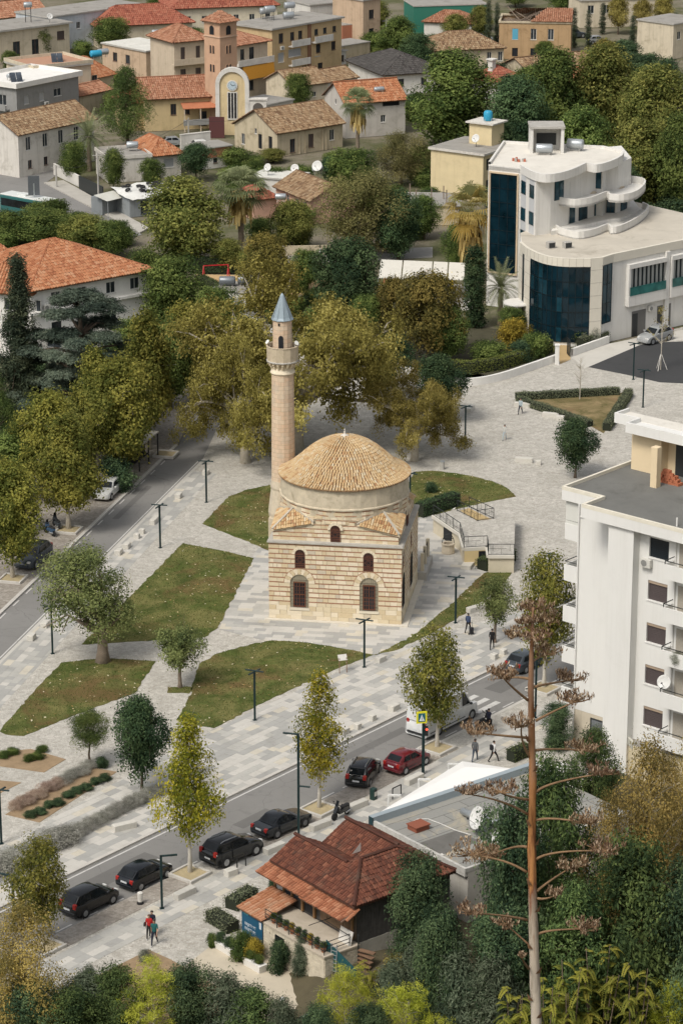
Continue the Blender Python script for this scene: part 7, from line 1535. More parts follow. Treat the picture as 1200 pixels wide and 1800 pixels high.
def car(kind,paint,label,loc,head,name='parked_car',cat='car',group='cars',bars=False,lower=None,rim=M_RIM,z=0.):
 L,W,H,wr,w0,w1,xa,xt,xr,xb,hz,bz,tz=SPEC[kind];hw=W/2
 t=thing(name,label,cat,(loc[0],loc[1],z),head,group)  # local +x is backwards (nose at x = 0, centred later)
 sx=lambda x:L/2-x  # nose towards +x
 b=MB();st=[(0,.34,.56,.72),(.06,.24,.68,.86),(.28,.20,hz-.16,.95),(xa*.6,.18,hz-.04,.99),(xa,.18,hz+.02,1),(xt,.18,bz,1),((xt+xr)/2,.18,bz+.01,1),(xr,.18,bz+.02,1),(xb,.20,tz,.985),(L-.12,.22,tz-.02 if kind!='sedan' else tz-.03,.96),(L-.02,.30,tz-.16,.90),(L,.36,.62,.84)]
 n=10;vs=[];fs=[]
 for x,zb,zt,f in st:
  w=hw*f;zm=zb+(zt-zb)*.42;vs+=[(sx(x),y,z_)for y,z_ in((-w*.86,zb),(-w*.99,zb+.1),(-w,zm),(-w*.97,zt-.08),(-w*.86,zt),(w*.86,zt),(w*.97,zt-.08),(w,zm),(w*.99,zb+.1),(w*.86,zb))]
 for i in range(len(st)-1):
  for j in range(n):fs.append((i*n+j,(i+1)*n+j,(i+1)*n+(j+1)%n,i*n+(j+1)%n))
 fs+=[tuple(range(n-1,-1,-1)),tuple(range((len(st)-1)*n,len(st)*n))];fs=[f[::-1]for f in fs];b.add(vs,fs)
 # cabin
 ri=hw*(.74 if kind!='van' else .86);bi=hw*.93;cs=[(xa-.02,bi,hz,bi*.9,hz+.01),(xt,bi,bz-.02,ri,H-.05),(xt+.35,bi,bz-.02,ri,H),((xt+xr)/2,bi,bz-.02,ri,H),(xr-.15,bi,bz-.02,ri,H-.01),(xr,bi,bz-.02,ri*.98,H-.05),(xb,bi*.97,tz-.03,ri*(1.02 if kind!='sedan' else 1.05),tz+.02)]
 vs=[];m=6
 for x,w_,z0,r_,z1 in cs:vs+=[(sx(x),-w_,z0),(sx(x),-(r_+(w_-r_)*.12),z1-.05 if z1>hz+.3 else z1),(sx(x),-r_*.8,z1),(sx(x),r_*.8,z1),(sx(x),r_+(w_-r_)*.12,z1-.05 if z1>hz+.3 else z1),(sx(x),w_,z0)]
 fs=[(i*m+j,i*m+j+1,(i+1)*m+j+1,(i+1)*m+j)for i in range(len(cs)-1)for j in range(m-1)];b.add(vs,fs);body=b.build('body',paint,t,True)
 for p in body.data.polygons:p.use_smooth=True
 try:body.data.set_sharp_from_angle(angle=R(38))
 except Exception:pass
 def quad(nm,pts,mat,off=.012):
  q=MB();a=[Vector(p)for p in pts];nn=(a[1]-a[0]).cross(a[2]-a[0]).normalized();cc=sum(a,Vector())/len(a);
  if nn.dot(cc-Vector((0,0,.8)))<0:nn=-nn
  q.add([p+nn*off for p in a]+[p-nn*.01 for p in a],[tuple(range(len(a))),tuple(range(2*len(a)-1,len(a)-1,-1))]+[(i,(i+1)%len(a),len(a)+(i+1)%len(a),len(a)+i)for i in range(len(a))]);return q.build(nm,mat,t)
 lp=lambda a,c,f:tuple(a[i]+(c[i]-a[i])*f for i in range(3))
 def glass(nm,xlo,zlo,wlo,xhi,zhi,whi,f0=.08,f1=.90):
  A=(sx(xlo),-wlo,zlo);B=(sx(xlo),wlo,zlo);C=(sx(xhi),whi,zhi);E=(sx(xhi),-whi,zhi);return quad(nm,[lp(A,E,f0),lp(B,C,f0),lp(B,C,f1),lp(A,E,f1)],M_CGL,.015)
 glass('windscreen',xa,hz+.02,bi*.86,xt,H-.05,ri*.86);
 if kind!='van':glass('rear_window',xb,tz+.03,ri*.90,xr,H-.05,ri*.86,.12,.9)
 zl,zh=bz+.04,H-.13;wl=lambda z_:bi+(ri+(bi-ri)*.12-bi)*(z_-bz)/(H-.05-bz)
 xs=[xa+.32,(xt+xr)/2-.05,(xt+xr)/2+.05,xr+(.12 if kind not in('van',)else 0)]if kind!='van' else[xa+.25,2.15,2.15,2.15]
 for s in(-1,1):
  f=[(sx(xs[0]),s*wl(zl),zl),(sx(xs[1]),s*wl(zl),zl),(sx(xs[1]),s*wl(zh),zh),(sx(max(xt+.12,xs[0])),s*wl(zh),zh)];quad('side_window',f,M_CGL,.02)
  if kind!='van':quad('side_window',[(sx(xs[2]),s*wl(zl),zl),(sx(xs[3]),s*wl(zl),zl+.04),(sx(xr-.18),s*wl(zh),zh),(sx(xs[2]),s*wl(zh),zh)],M_CGL,.02)
  q=MB();q.bev(sx(.28),s*hw*.60-.16,hz-.36,sx(.04),s*hw*.60+.16,hz-.20,.03);q.build('headlight',M_HEAD,t)
  q=MB();zt0=(tz-.30,tz-.02)if kind not in('mpv','suv','van')else(tz-.22,tz+.12 if kind!='van' else tz+.1);q.bev(sx(L-.01),s*hw*.74-.13,zt0[0],sx(L-.22),s*hw*.74+.13,zt0[1],.03);q.build('taillight',M_TAIL,t)
  q=MB();q.bev(sx(xa+.42),s*(hw+.02)-.02,bz+.0,sx(xa+.24),s*(hw+.02)+s*.17,bz+.14,.03)if s>0 else q.bev(sx(xa+.42),-hw-.19,bz+.0,sx(xa+.24),-hw+.0,bz+.14,.03);q.build('mirror',paint if kind!='van' else M_TRIM,t)
  if bars:q=MB();q.tube([(sx(xt+.2),s*ri*.82,H-.02),(sx(xt+.4),s*ri*.84,H+.07),(sx(xr-.4),s*ri*.84,H+.07),(sx(xr-.1),s*ri*.82,H-.02)],.03,5);q.build('roof_rail',M_CHR,t)
  q=MB();q.box(sx(xr-.3),s*hw*.985-.012,.45,sx(xt+.1),s*hw*.985+.012,.52);q.build('side_trim',M_TRIM,t)
  for x in(w0,w1):
   wh=D.objects.new('wheel',None);COL.objects.link(wh);wh.parent=t;wh.location=(sx(x),s*(hw-.09),wr);q=MB();q.T=MR(PI/2,4,'X');q.lathe([(wr*.62,-.1),(wr*.95,-.11),(wr,-.07),(wr,.07),(wr*.95,.11),(wr*.62,.1)],18);q.build('tyre',M_TYRE,wh,True)
   q=MB();q.T=MR(PI/2,4,'X');q.lathe([(wr*.66,-.105),(wr*.60,-.115),(wr*.15,-.09)],14);q.lathe([(wr*.15,.09),(wr*.60,.115),(wr*.66,.105)],14);q.build('rim',rim,wh)
   q=MB();q.T=MT((sx(x),s*(hw-.004),wr))@MR(PI/2,4,'X');q.lathe([(wr*1.18,-.012),(wr*1.18,.012)],18);q.build('wheel_arch',M_TRIM,t)
 q=MB();q.box(sx(L+.005),-.26,.62 if kind!='sedan' else .68,sx(L-.03),.26,.74 if kind!='sedan' else .8);q.build('number_plate',M_PLATE,t)
 q=MB();q.bev(sx(L+.03),-hw*.82,.34,sx(L-.15),hw*.82,.52,.03);q.build('rear_bumper',lower or paint,t);q=MB();q.bev(sx(.12),-hw*.72,.32,sx(-.03),hw*.72,.5,.03);q.build('front_bumper',lower or paint,t)
 return t
BLK=PAINT('black_paint',(.005,.006,.007));BLK2=PAINT('black_paint_blue',(.006,.008,.011));RED=PAINT('dark_red_paint',(.13,.012,.018));WHT=PAINT('white_paint',(.62,.63,.63),.3);SIL=PAINT('silver_paint',(.30,.31,.31),.3);DGR=PAINT('dark_grey_paint',(.045,.055,.065));WHT2=PAINT('white_paint_car',(.6,.6,.58),.3)
AA=R(51)
def park(kind,paint,label,rear,front,**k):
 r,f=ar(G2(*rear)),ar(G2(*front));hd=k.pop('head',None);d=nrm(f-r)if hd is None else ar([cos(hd),sin(hd)]);m=(r+f)/2;W=SPEC[kind][1];w0,w1,L=SPEC[kind][4],SPEC[kind][5],SPEC[kind][0]
 c=m+ar([-d[1],d[0]])*(W/2-.05)-d*(L/2-(w0+w1)/2);return car(kind,paint,label,c,atan2(d[1],d[0]),**k)
park('mpv',BLK,'black minivan parked leftmost by the yellow plane tree',(152,1611),(197,1591),head=AA,z=.005)
park('hatch',BLK2,'black hatchback parked second from the left behind the short lamp',(249,1566),(292,1543),head=AA,z=.005)
park('suv',BLK,'black off-road car with silver roof rails by the square tree bed',(401,1528),(447,1507),head=R(45),bars=True,z=.16)
park('sedan',BLK2,'black saloon car parked in front of the tall lamp',(490,1477),(533,1457),head=R(46),rim=M_RIMD,z=.16)
park('mpv',BLK2,'dark minivan seen from behind with lit tail lights',(652,1384),(664,1359),head=R(74),bars=True,z=.03)
park('coupe',RED,'dark red hatchback parked by the pedestrian crossing sign',(712,1366),(748,1347),head=R(50),rim=M_RIM,z=.16)
park('van',WHT,'white minibus van driving on the boulevard behind the street tree',(762,1296),(836,1260),head=AA,name='minibus',cat='van',lower=M_TRIM)
def rear_plan(label,kind,paint,px,py,head,**k):g=G2(px,py);return car(kind,paint,label,g,head,**k)
hB=R(75.8)
rear_plan('white estate taxi parked on the far street by the bus shelter','estate',WHT2,190,872,hB+PI,z=.13)
rear_plan('dark grey car under the yellow plane tree on the far street','suv',DGR,60,992,hB+PI-.1,z=.13)
rear_plan('silver off-road car on the dark apron before the offices','suv',SIL,1150,602,R(43+180),bars=True,z=KZ+.013)
rear_plan('dark car partly hidden behind the trees on the boulevard','hatch',DGR,925,1172,AA)
for i,(px,py,hd,kd,pt)in enumerate(((308,256,.2,'hatch',SIL),(358,262,.3,'hatch',WHT2),(265,462,.8,'hatch',DGR),(822,50,.3,'hatch',DGR),(843,72,.2,'sedan',SIL),(893,74,.2,'hatch',SIL),(960,66,.3,'sedan',DGR),(990,58,.4,'hatch',WHT2),(1008,66,.4,'suv',DGR),(1142,64,.2,'sedan',SIL),(1170,70,.2,'hatch',WHT2),(1050,76,.2,'hatch',SIL))):
 rear_plan(['silver car before the church garden wall','white car beside the hut under the clock gable','dark car under the bronze green tree','dark car upper left of the orange ruin','silver car left of the orange ruin','silver car just left of the ruin wall','dark car on the avenue right of the ruin','white car on the avenue right of the ruin','dark off-road car between the avenue cypresses','silver car at the right end of the avenue','white car last on the avenue at the right','silver car below the avenue cypresses'][i],kd,pt,px,py,hd)
# bus
g=G2(52,385);t=thing('bus','white and teal bus half hidden behind the verge trees','bus',(g[0],g[1],0),R(-38));b=MB();b.bev(-4.2,-1.2,.35,4.2,1.2,3.0,.12);b.build('body',PAINT('bus_teal',(.03,.12,.12)),t);b=MB();b.bev(-4.15,-1.15,3.0,4.15,1.15,3.12,.05);b.build('roof',FLAT('bus_roof',(.62,.64,.62),.5),t)
for s in(-1,1):
 b=MB();b.box(-3.9,s*1.21-.01,1.6,3.9,s*1.21+.01,2.6);b.build('side_windows',M_CGL,t)
 for x in(-2.6,2.4):b=MB();b.T=MT((x,s*1.1,.5))@MR(PI/2,4,'X');b.lathe([(.5,-.14),(.5,.14)],16);b.build('wheel',M_TYRE,t)
b=MB();b.box(4.2,-1.05,1.3,4.22,1.05,2.7);b.build('windscreen',M_CGL,t);b=MB();b.bev(-1.5,-.6,3.12,0,.6,3.35,.05);b.build('roof_unit',FLAT('bus_roof',(.62,.64,.62),.5),t)
# scooter
def scooter(label,px,py,head,paint,z=KZ):
 g=G2(px,py);t=thing('scooter',label,'scooter',(g[0],g[1],z+.02),head,'scooters and motorbikes')
 for x in(-.68,.68):b=MB();b.T=MT((x,0,.29))@MR(PI/2,4,'X');b.lathe([(.16,-.06),(.27,-.065),(.29,0),(.27,.065),(.16,.06)],16);b.build('wheel',M_TYRE,t,True)
 b=MB();b.tube([(.72,0,.3),(.55,0,.62),(.35,0,1.0)],[.05,.09,.05],8);b.build('fork',M_TRIM,t)
 b=MB();b.add([(.72,-.12,.55),(.72,.12,.55),(.45,.24,.62),(.45,-.24,.62),(.42,-.16,1.02),(.42,.16,1.02),(.28,-.2,.7),(.28,.2,.7)],[(0,1,5,4),(0,4,3),(1,2,5),(3,4,6),(2,7,5),(4,5,7,6)]);b.build('front_fairing',paint,t)
 b=MB();b.add([(.46,-.14,1.0),(.46,.14,1.0),(.30,.11,1.36),(.30,-.11,1.36)],[(0,1,2,3),(3,2,1,0)]);b.build('windshield',M_CGL,t)
 b=MB();b.bev(-.75,-.17,.38,.32,.17,.62,.06);b.bev(-.85,-.15,.55,-.1,.15,.74,.06);b.build('body',paint,t);b=MB();b.bev(-.82,-.15,.74,.0,.15,.86,.06);b.build('seat',M_TRIM,t);b=MB();b.bar((.36,-.35,1.06),(.36,.35,1.06),.04);b.build('handlebar',M_TRIM,t);b=MB();b.tube([(-.85,.2,.38),(-.3,.2,.32)],.06,8);b.build('exhaust',M_CHR,t)
 for s in(-1,1):b=MB();b.bev(.30,s*.38-.06,1.14,.34,s*.38+.06,1.22,.01);b.build('mirror',M_TRIM,t)
scooter('black scooter with windshield beside the narrow yellow tree bed',599,1440,R(230),BLK);scooter('blue motorbike parked under the far street plane tree',88,942,2.2,PAINT('blue_paint',(.03,.07,.13)));scooter('dark motorbike with pale cover beside the blue motorbike',100,930,2.0,DGR);scooter('black motorbike behind the man near the minibus',850,1283,AA,BLK,KZ)
# ================================================================ street furniture, walls, hedges
M_TEAL=FLAT('lamp_teal',(.010,.030,.032),.45,.2);M_BLOCK=PL('block_stone',(.56,.54,.49),.8,.1,3,.4,.3)
def mk_lamp(kind,h):
 t=thing('street_lamp','x','lamp');b=MB();b.bev(-.07,-.07,0,.07,.07,h,.01);b.build('pole',M_TEAL,t);b=MB();b.bev(-.15,-.15,0,.15,.15,.03,.01);b.build('base_plate',M_TEAL,t)
 if kind=='x':
  for a in(R(38),R(-38)):b=MB();b.T=MR(a,4,'Z');b.bev(-.72,-.06,h+(.0 if a>0 else .085),.72,.06,h+.08+(.0 if a>0 else .085),.01);b.build('arm',M_TEAL,t)
 else:
  b=MB();b.bev(-.06,-.07,h-.09,1.05,.07,h,.01);b.build('arm',M_TEAL,t);b=MB();b.bev(.75,-.06,h-.12,1.03,.06,h-.091,.005);b.build('lamp_head',FLAT('lamp_glass',(.4,.4,.38),.3),t)
  if h>6:b=MB();b.bev(-.06-.75,-.06,h*.5,-.05,.06,h*.5+.08,.01);b.build('low_arm',M_TEAL,t)
 return t
LX,LL,LT=mk_lamp('x',3.85),mk_lamp('l',3.75),mk_lamp('l',7.7)
for i,(px,py,a,lb)in enumerate(((640,1173,.3,'cross topped lamp in front of the mosque window wall'),(448,1266,.3,'cross topped lamp at the edge of the front lawn'),(93,1149,.3,'cross topped lamp half hidden by the old wide tree'),(282,963,.5,'cross topped lamp at the top of the big left lawn'),(363,883,.5,'cross topped lamp by the far street left of the minaret'),(800,1095,.4,'cross topped lamp on the grass wedge right of the mosque'),(963,1052,.3,'cross topped lamp rising above the yellow green tree'),(817,782,.2,'cross topped lamp by the dark tree on the pale plaza'),(1112,667,.1,'cross topped lamp at the corner of the dark apron'),(1129,716,.2,'cross topped lamp right of the triangular hedge garden'),(720,905,.2,'cross topped lamp close behind the mosque drum'),(3,1483,.4,'cross topped lamp cut by the left edge'),(620,640,.2,'cross topped lamp behind the big golden plane tree'))):
 g=G(px,py,KZ)
 if i==0:o=LX;o.location=tuple(g);o.rotation_euler=(0,0,a);o['label']=lb;o['group']='street lamps'
 else:dup(LX,g,a,lb,'street lamps')
for i,(px,py,a,lb)in enumerate(((285,1597,.2,'short lamp with one arm beside the walking couple'),(26,1633,PI-.4,'lamp with one arm at the left end of the boulevard'))):
 g=G(px,py,KZ)
 if i==0:o=LL;o.location=tuple(g);o.rotation_euler=(0,0,a);o['label']=lb;o['group']='street lamps'
 else:dup(LL,g,a,lb,'street lamps')
g=G(525,1474,KZ);LT.location=tuple(g);LT.rotation_euler=(0,0,PI-.25);tag(LT,'tallest lamp with two arms beside the black saloon car',None,'street lamps');dup(LT,G(940,1262,KZ),.2,'tall lamp behind the dead flower stalk','street lamps',(1,1,.62))
# stone blocks and benches
bs=MB();bs.bev(-.24,-.24,0,.24,.24,.45,.03);BS=bs.mesh('stone_block',M_BLOCK);bl=MB();bl.bev(-.85,-.26,0,.85,.26,.45,.03);BL=bl.mesh('stone_bench',M_BLOCK);bm=MB();bm.bev(-.42,-.27,0,.42,.27,.45,.03);BM=bm.mesh('stone_block',M_BLOCK)
blocks=[('m',668,1163,51,'stone block beside the grass wedge'),('m',692,1248,51,'stone block nearest the white minibus'),('s',654,1266,51,'small cube opposite the dark minivan, right one'),('s',628,1281,51,'small cube opposite the dark minivan, left one'),('m',604,1290,51,'stone block left of the two small cubes'),('l',219,1457,30,'stone bench under the lavender row'),('s',884,1150,51,'right cube of two by the man in black'),('s',868,1158,51,'left cube of two by the man in black'),('l',835,1074,40,'stone bench on the slabs beyond the man with the trolley'),
 ('l',325,1575,48,'stone bench near the short lamp and golden tree'),('m',406,1538,40,'stone block beside the off-road car'),('l',482,1496,45,'stone bench between the off-road car and the saloon'),('l',563,1455,42,'stone bench beside the scooter, left one'),('l',628,1420,45,'stone bench right of the scooter'),('l',727,1374,50,'stone bench under the crossing sign'),
 ('m',56,1124,76,'nearest stone block on the far street kerb'),('m',80,1102,76,'second stone block on the far street kerb'),('m',209,974,76,'stone block above the old wide tree, lower one'),('m',223,963,76,'stone block above the old wide tree, upper one'),('s',241,946,76,'lower cube of two on the far street kerb'),('s',250,938,76,'upper cube of two on the far street kerb'),('l',272,918,76,'stone bench behind the lamp on the far street kerb'),('m',314,875,76,'stone block far up the far street kerb'),('m',362,834,76,'last stone block on the far street by the minaret'),
 ('l',918,715,-15,'stone bench at the left tip of the triangular hedge'),('l',967,733,-20,'stone bench along the triangular hedge'),('m',984,738,-20,'stone block at the end of the bench by the triangular hedge'),('l',920,812,-10,'long stone bench alone on the pale plaza'),('s',946,817,-10,'cube at the end of the lone plaza bench'),('l',826,722,75,'stone bench behind the dark plaza tree')]
for k,px,py,a,lb in blocks:o=link({'s':'stone_block','m':'stone_block','l':'stone_bench'}[k],{'s':BS,'m':BM,'l':BL}[k],None,tuple(G(px,py,KZ)+ar([0,0,.004])),R(a));tag(o,lb,'bench' if k=='l' else 'block','stone blocks and benches')
# kerbed tree beds
for px,py,a,lb in((334,1538,51,'kerbed square bed of the golden street tree'),(561,1424,51,'kerbed square bed of the slender street tree'),(768,1317,51,'kerbed square bed of the tree by the minibus'),(77,1666,51,'kerbed square bed of the leftmost street tree'),(23,1019,76,'kerbed bed under the yellow far street tree'),(121,933,76,'kerbed bed beside the parked motorbikes'),(213,849,76,'kerbed bed in front of the bus shelter'),(955,1212,51,'kerbed bed of the tree behind the flower stalk'),(292,800,76,'kerbed bed at the far end of the bus shelter')):
 g=G(px,py,KZ);t=thing('tree_bed',lb,'tree bed',g,R(a),'kerbed tree beds');r=1.05
 for x0,y0,x1,y1 in((-r,-r,r,-r+.18),(-r,r-.18,r,r),(-r,-r+.18,-r+.18,r-.18),(r-.18,-r+.18,r,r-.18)):b=MB();b.bev(x0,y0,-.05,x1,y1,.22,.02);b.build('kerb',M_KERB,t)
 b=MB();b.box(-r+.17,-r+.17,-.05,r-.17,r-.17,.12);b.build('soil',PL('dry_soil',(.40,.33,.20),.95,.25,2,.4,.6),t)
# pedestrian crossing sign
g=G(743,1361,KZ);t=thing('crossing_sign','yellow framed blue pedestrian crossing sign on a dark pole','sign',g,R(12));b=MB();b.bev(-.09,-.09,0,.09,.09,4.0,.01);b.build('pole',M_TEAL,t);b=MB();b.bev(-.55,-.16,4.0,.22,-.10,4.9,.01);b.build('sign_plate',FLAT('sign_yellow',(.75,.70,.03),.5),t);b=MB();b.box(-.42,-.175,4.13,.09,-.162,4.77);pt=b.build('sign_field',FLAT('sign_blue',(.01,.12,.16),.5),t);b=MB();b.add([(-.36,-.185,4.2),(.03,-.185,4.2),(-.165,-.185,4.7)],[(0,1,2)]);b.build('white_triangle',FLAT('sign_white',(.75,.8,.82),.5),pt)
b=MB();b.bar((-.19,-.19,4.26),(-.15,-.19,4.42),.035,.01);b.bar((-.11,-.19,4.26),(-.15,-.19,4.42),.035,.01);b.bar((-.15,-.19,4.4),(-.15,-.19,4.55),.05,.01);b.build('walking_figure',M_TRIM,pt);b=MB();b.bev(.1,-.14,3.0,.32,.1,3.7,.02);lt_=b.build('signal_box',M_TRIM,t);b=MB();b.T=MT((.21,-.145,3.5))@MR(PI/2,4,'X');b.lathe([(.09,0),(.09,.02)],12);k_=N('signal_red');k_.fin((.6,.03,.02),.4);k_.b.inputs['Emission Color'].default_value=(1,.1,.05,1);k_.b.inputs['Emission Strength'].default_value=1.5;b.build('red_light',k_.m,lt_)
# information board on the lawn
g=G(603,1183,KZ);t=thing('information_board','small white information board on two legs at the lawn edge','sign',g,R(20));
for s in(-.3,.3):b=MB();b.bar((s,0,0),(s,.05,1.25),.05);b.build('leg',PL('rusty_leg',(.24,.15,.10),.8),t)
b=MB();b.T=MT((0,0,1.05))@MR(R(-40),4,'X');b.box(-.36,-.02,0,.36,.02,.5);b.build('panel',MW_WHITE,t)
# bins, rack, posts
g=G(656,1405,KZ);t=thing('litter_bin','dark green litter bin on the pavement near the dark minivan','bin',g,R(50));b=MB();b.bev(-.2,-.2,0,.2,.2,.85,.03);b.build('casing',FLAT('bin_green',(.012,.04,.035),.5),t);b=MB();b.box(-.13,-.215,.3,.13,-.202,.62);b.build('notice',MW_WHITE,t);b=MB();b.box(-.13,-.212,.66,.13,-.202,.76);b.build('slot',M_TRIM,t)
g=G(777,825,KZ);t=thing('litter_bin','pale round litter bin behind the mosque on the plaza','bin',g);b=MB();b.lathe([(.2,0),(.22,.7),(.2,.75)],14);b.build('body',M_CONC,t);b=MB();b.lathe([(.23,.75),(.24,.8),(.23,.84)],14);b.build('rim',M_TANK,t)
g=G(697,1402,KZ);t=thing('bicycle_rack','low black bicycle rack on the pavement near the red car','rack',g,R(48));
for s in(-.45,.45):b=MB();b.bar((s,0,0),(s,0,.85),.06);b.build('post',M_TRIM,t)
b=MB();b.bar((-.45,0,.85),(.45,0,.85),.06);b.build('rail',M_TRIM,t)
for px,py,lb in((417,1531,'left black post beside the off-road car'),(432,1522,'right black post beside the off-road car')):b=MB();b.bev(-.04,-.04,0,.04,.04,.95,.01);o=b.build('bollard',M_TRIM,None,loc=tuple(G(px,py,KZ)));tag(o,lb,'bollard','black posts')
g=G(247,1589,KZ);t=thing('bollard','white wrapped bollard with black foot by the kerb','bollard',g);b=MB();b.lathe([(.24,0),(.2,.18),(.17,.2)],12);b.build('foot',M_TRIM,t);b=MB();b.lathe([(.17,.2),(.19,.8),(.12,.85)],12);b.build('post',MW_WHITE,t)
# well
g=G(787,972,KZ);t=thing('well','round stone well with iron hoop beside the mosque','well',g);b=MB();b.lathe([(.55,0),(.58,.1),(.52,.8),(.60,.82),(.60,.92),(.42,.92),(.40,.6)],18,cap=False);b.build('stone_ring',M_STONE[3],t);b=MB();b.lathe([(.41,.6),(.41,.62)],16);b.build('well_cover',FLAT('rust',(.10,.05,.03),.8),t);b=MB();b.tube([(.52*cos(a),0,.9+.85*sin(a))for a in lsp(0,PI,12)],.03,5);b.bar((-.42,0,1.35),(.42,0,1.35),.05);b.build('iron_hoop',M_IRON,t)
# stairs pavilion
ZP=KZ+1.6
def P2(px,py,z=ZP):return G2(px,py,z)
t=thing('stair_entrance','raised stair entrance with cream wall and iron railings beside the mosque','stairs',(0,0,0));top=[P2(761,906),P2(808,938),P2(815,963),P2(856,961),P2(858,976),P2(903,976),P2(905,900),P2(866,890),P2(803,897)]
b=MB();b.prism(top,0,ZP-.25);b.build('retaining_wall',PL('retaining_cream',(.60,.54,.42),.85,.1,1,.3),t);b=MB();b.prism(top,ZP-.25,ZP);b.build('platform',M_SETTS,t);b=MB()
for a,c in zip(top[:5],top[1:6]):b.bar((a[0],a[1],ZP-.1),(c[0],c[1],ZP-.1),.35,.28)
b.build('coping',PL('coping_white',(.64,.61,.54),.8,.08,1,.2),t)
a,c=ar(top[2]),ar(top[3]);d=nrm(c-a);n_=ar([d[1],-d[0]]);b=MB();q=[a+n_*.19,c+n_*.19];b.add([(q[0][0],q[0][1],0),(q[1][0],q[1][1],0),(q[1][0],q[1][1],ZP-.25),(q[0][0],q[0][1],ZP-.25)],[(0,1,2,3)]);b.build('front_wall',PL('pavilion_yellow',(.66,.52,.28),.85,.06,1,.1),t)
b=MB();e0,e1=a+d*1.25+n_*.21,a+d*2.0+n_*.21;b.add([(e0[0],e0[1],.1),(e1[0],e1[1],.1),(e1[0],e1[1],ZP-.3),(e0[0],e0[1],ZP-.3)],[(0,1,2,3)]);b.build('door',M_DARK,t)
a,c=ar(top[0]),ar(top[1]);d=nrm(c-a);n_=ar([d[1],-d[0]]);b=MB();e0,e1=a+d*2.2+n_*.03,a+d*3.9+n_*.03;b.add([(e0[0],e0[1],.2),(e1[0],e1[1],.2),(e1[0],e1[1],ZP-.3),(e0[0],e0[1],ZP-.3)],[(0,1,2,3)]);b.build('basement_window',M_DARK,t)
b=MB();b.prism([tuple(ar(top[2])+p)for p in((0,0),(.9,-.1),(.5,-1.3),(-.3,-1.0))],0,KZ+.35);b.build('side_step',PL('coping_white',(.64,.61,.54),.8,.08,1,.2),t)
def railing(pts,h,name='railing',n=4):
 b=MB();rg=RNG(int(abs(pts[0][0])*100))
 for a,c in zip(pts[:-1],pts[1:]):
  a,c=Vector(a),Vector(c);L=(c-a).length;k=max(1,int(L/1.1));up=Vector((0,0,1))
  b.bar(a+up*h,c+up*h,.045);b.bar(a+up*.08,c+up*.08,.03)
  for i in range(k+1):p=a.lerp(c,i/k);b.bar(p,p+up*h,.05)
  for i in range(k*3):p=a.lerp(c,(i+.5)/(k*3));z0,z1=(.08,h*.55)if i%2 else(h*.4,h);b.bar(p+up*z0,p+up*z1,.02)
  for i in range(k):p,q=a.lerp(c,(i+.0)/k),a.lerp(c,(i+.7)/k);z=h*(.4 if i%2 else .6);b.bar(p+up*z,q+up*z,.02)
 return b.build(name,M_IRON,t)
railing([top[k]+(ZP,)for k in range(6)],1.0);well=[P2(803,898),P2(839,916),P2(867,912),P2(824,892)];railing([w_+(ZP,)for w_ in well],1.0,'stairwell_railing')
b=MB();w_=[ar(x)for x in well];b.prism([tuple(x)for x in(w_[0]+[.25,.1],w_[1]+[-.1,.15],w_[2]+[-.2,-.1],w_[3]+[0,-.2])],ZP+.002,ZP+.006);b.build('stair_opening',PL('steps_yellow',(.46,.34,.17),.9,.15),t)
g=G(803,896,ZP);o=thing('pigeon','white pigeon perched by the stairwell railing','bird',(g[0]-.3,g[1]-.2,ZP));b=MB();b.tube([(-.12,0,.1),(-.04,0,.13),(.05,0,.16),(.1,0,.24),(.13,0,.27)],[.02,.06,.065,.035,.03],8);b.tube([(.13,0,.27),(.17,0,.265)],[.012,.003],4);b.tube([(-.11,0,.1),(-.22,0,.08)],[.03,.02],4);b.bar((.01,.02,0),(.01,.02,.1),.008);b.bar((.01,-.02,0),(.01,-.02,.1),.008);b.build('body',MW_BWH,o,True)
# hedges
def hedge(label,pts,w,h,z=KZ,leaf=LF_HEDGE,seed=0,name='hedge',dens=130,group='clipped hedges',cat='hedge'):
 rng=RNG(seed+300);pts=[ar(p,float)for p in pts];V=[];T=[];b=MB();c0_=pts[0]
 t=thing(name,label,cat,(c0_[0],c0_[1],z),0,group)
 for a,c in zip(pts[:-1],pts[1:]):
  a,c=a-c0_,c-c0_;d=c-a;L=np.linalg.norm(d);d=d/L;n_=ar([-d[1],d[0]]);m=int(dens*L*(w+2*h));s=rng.uniform(-w*.2,L+w*.2,m);f=rng.uniform(0,w+2*h,m);lat=np.where(f<h,-w/2,np.where(f>h+w,w/2,f-h-w/2));zz=np.where(f<h,f,np.where(f>h+w,2*h+w-f,h));zz=np.clip(zz,.05,h)
  rd=np.minimum(1,(h-zz)/.18+.55);P=np.column_stack([a[0]+d[0]*s+n_[0]*lat*np.clip(rd,.8,1),a[1]+d[1]*s+n_[1]*lat*np.clip(rd,.8,1),zz])+rng.normal(0,.045,(m,3))+(np.sin(s*2.1)[:,None]*ar([0,0,.05]))
  no=np.column_stack([n_[0]*np.sign(lat)*(np.abs(lat)>w*.48),n_[1]*np.sign(lat)*(np.abs(lat)>w*.48),(zz>h*.95)*1.0])+rng.normal(0,.6,(m,3));v,tt=leaf_quads(P,no,.13,.6,rng,np.clip(rng.normal(.5,.25,m),0,1));V.append(v);T.append(tt)
  b.T=MT((a[0],a[1],0))@MR(atan2(d[1],d[0]),4,'Z');b.box(-w*.1,-w*.42,0,L+w*.1,w*.42,h-.08);b.T=None
 b.build('twigs',FLAT('hedge_inside',(.02,.025,.014),.95),t);link('foliage',quads_mesh('foliage',np.concatenate(V),np.concatenate(T),leaf),t);return t
g2=lambda*l:[G2(x,y,KZ)for x,y in l]
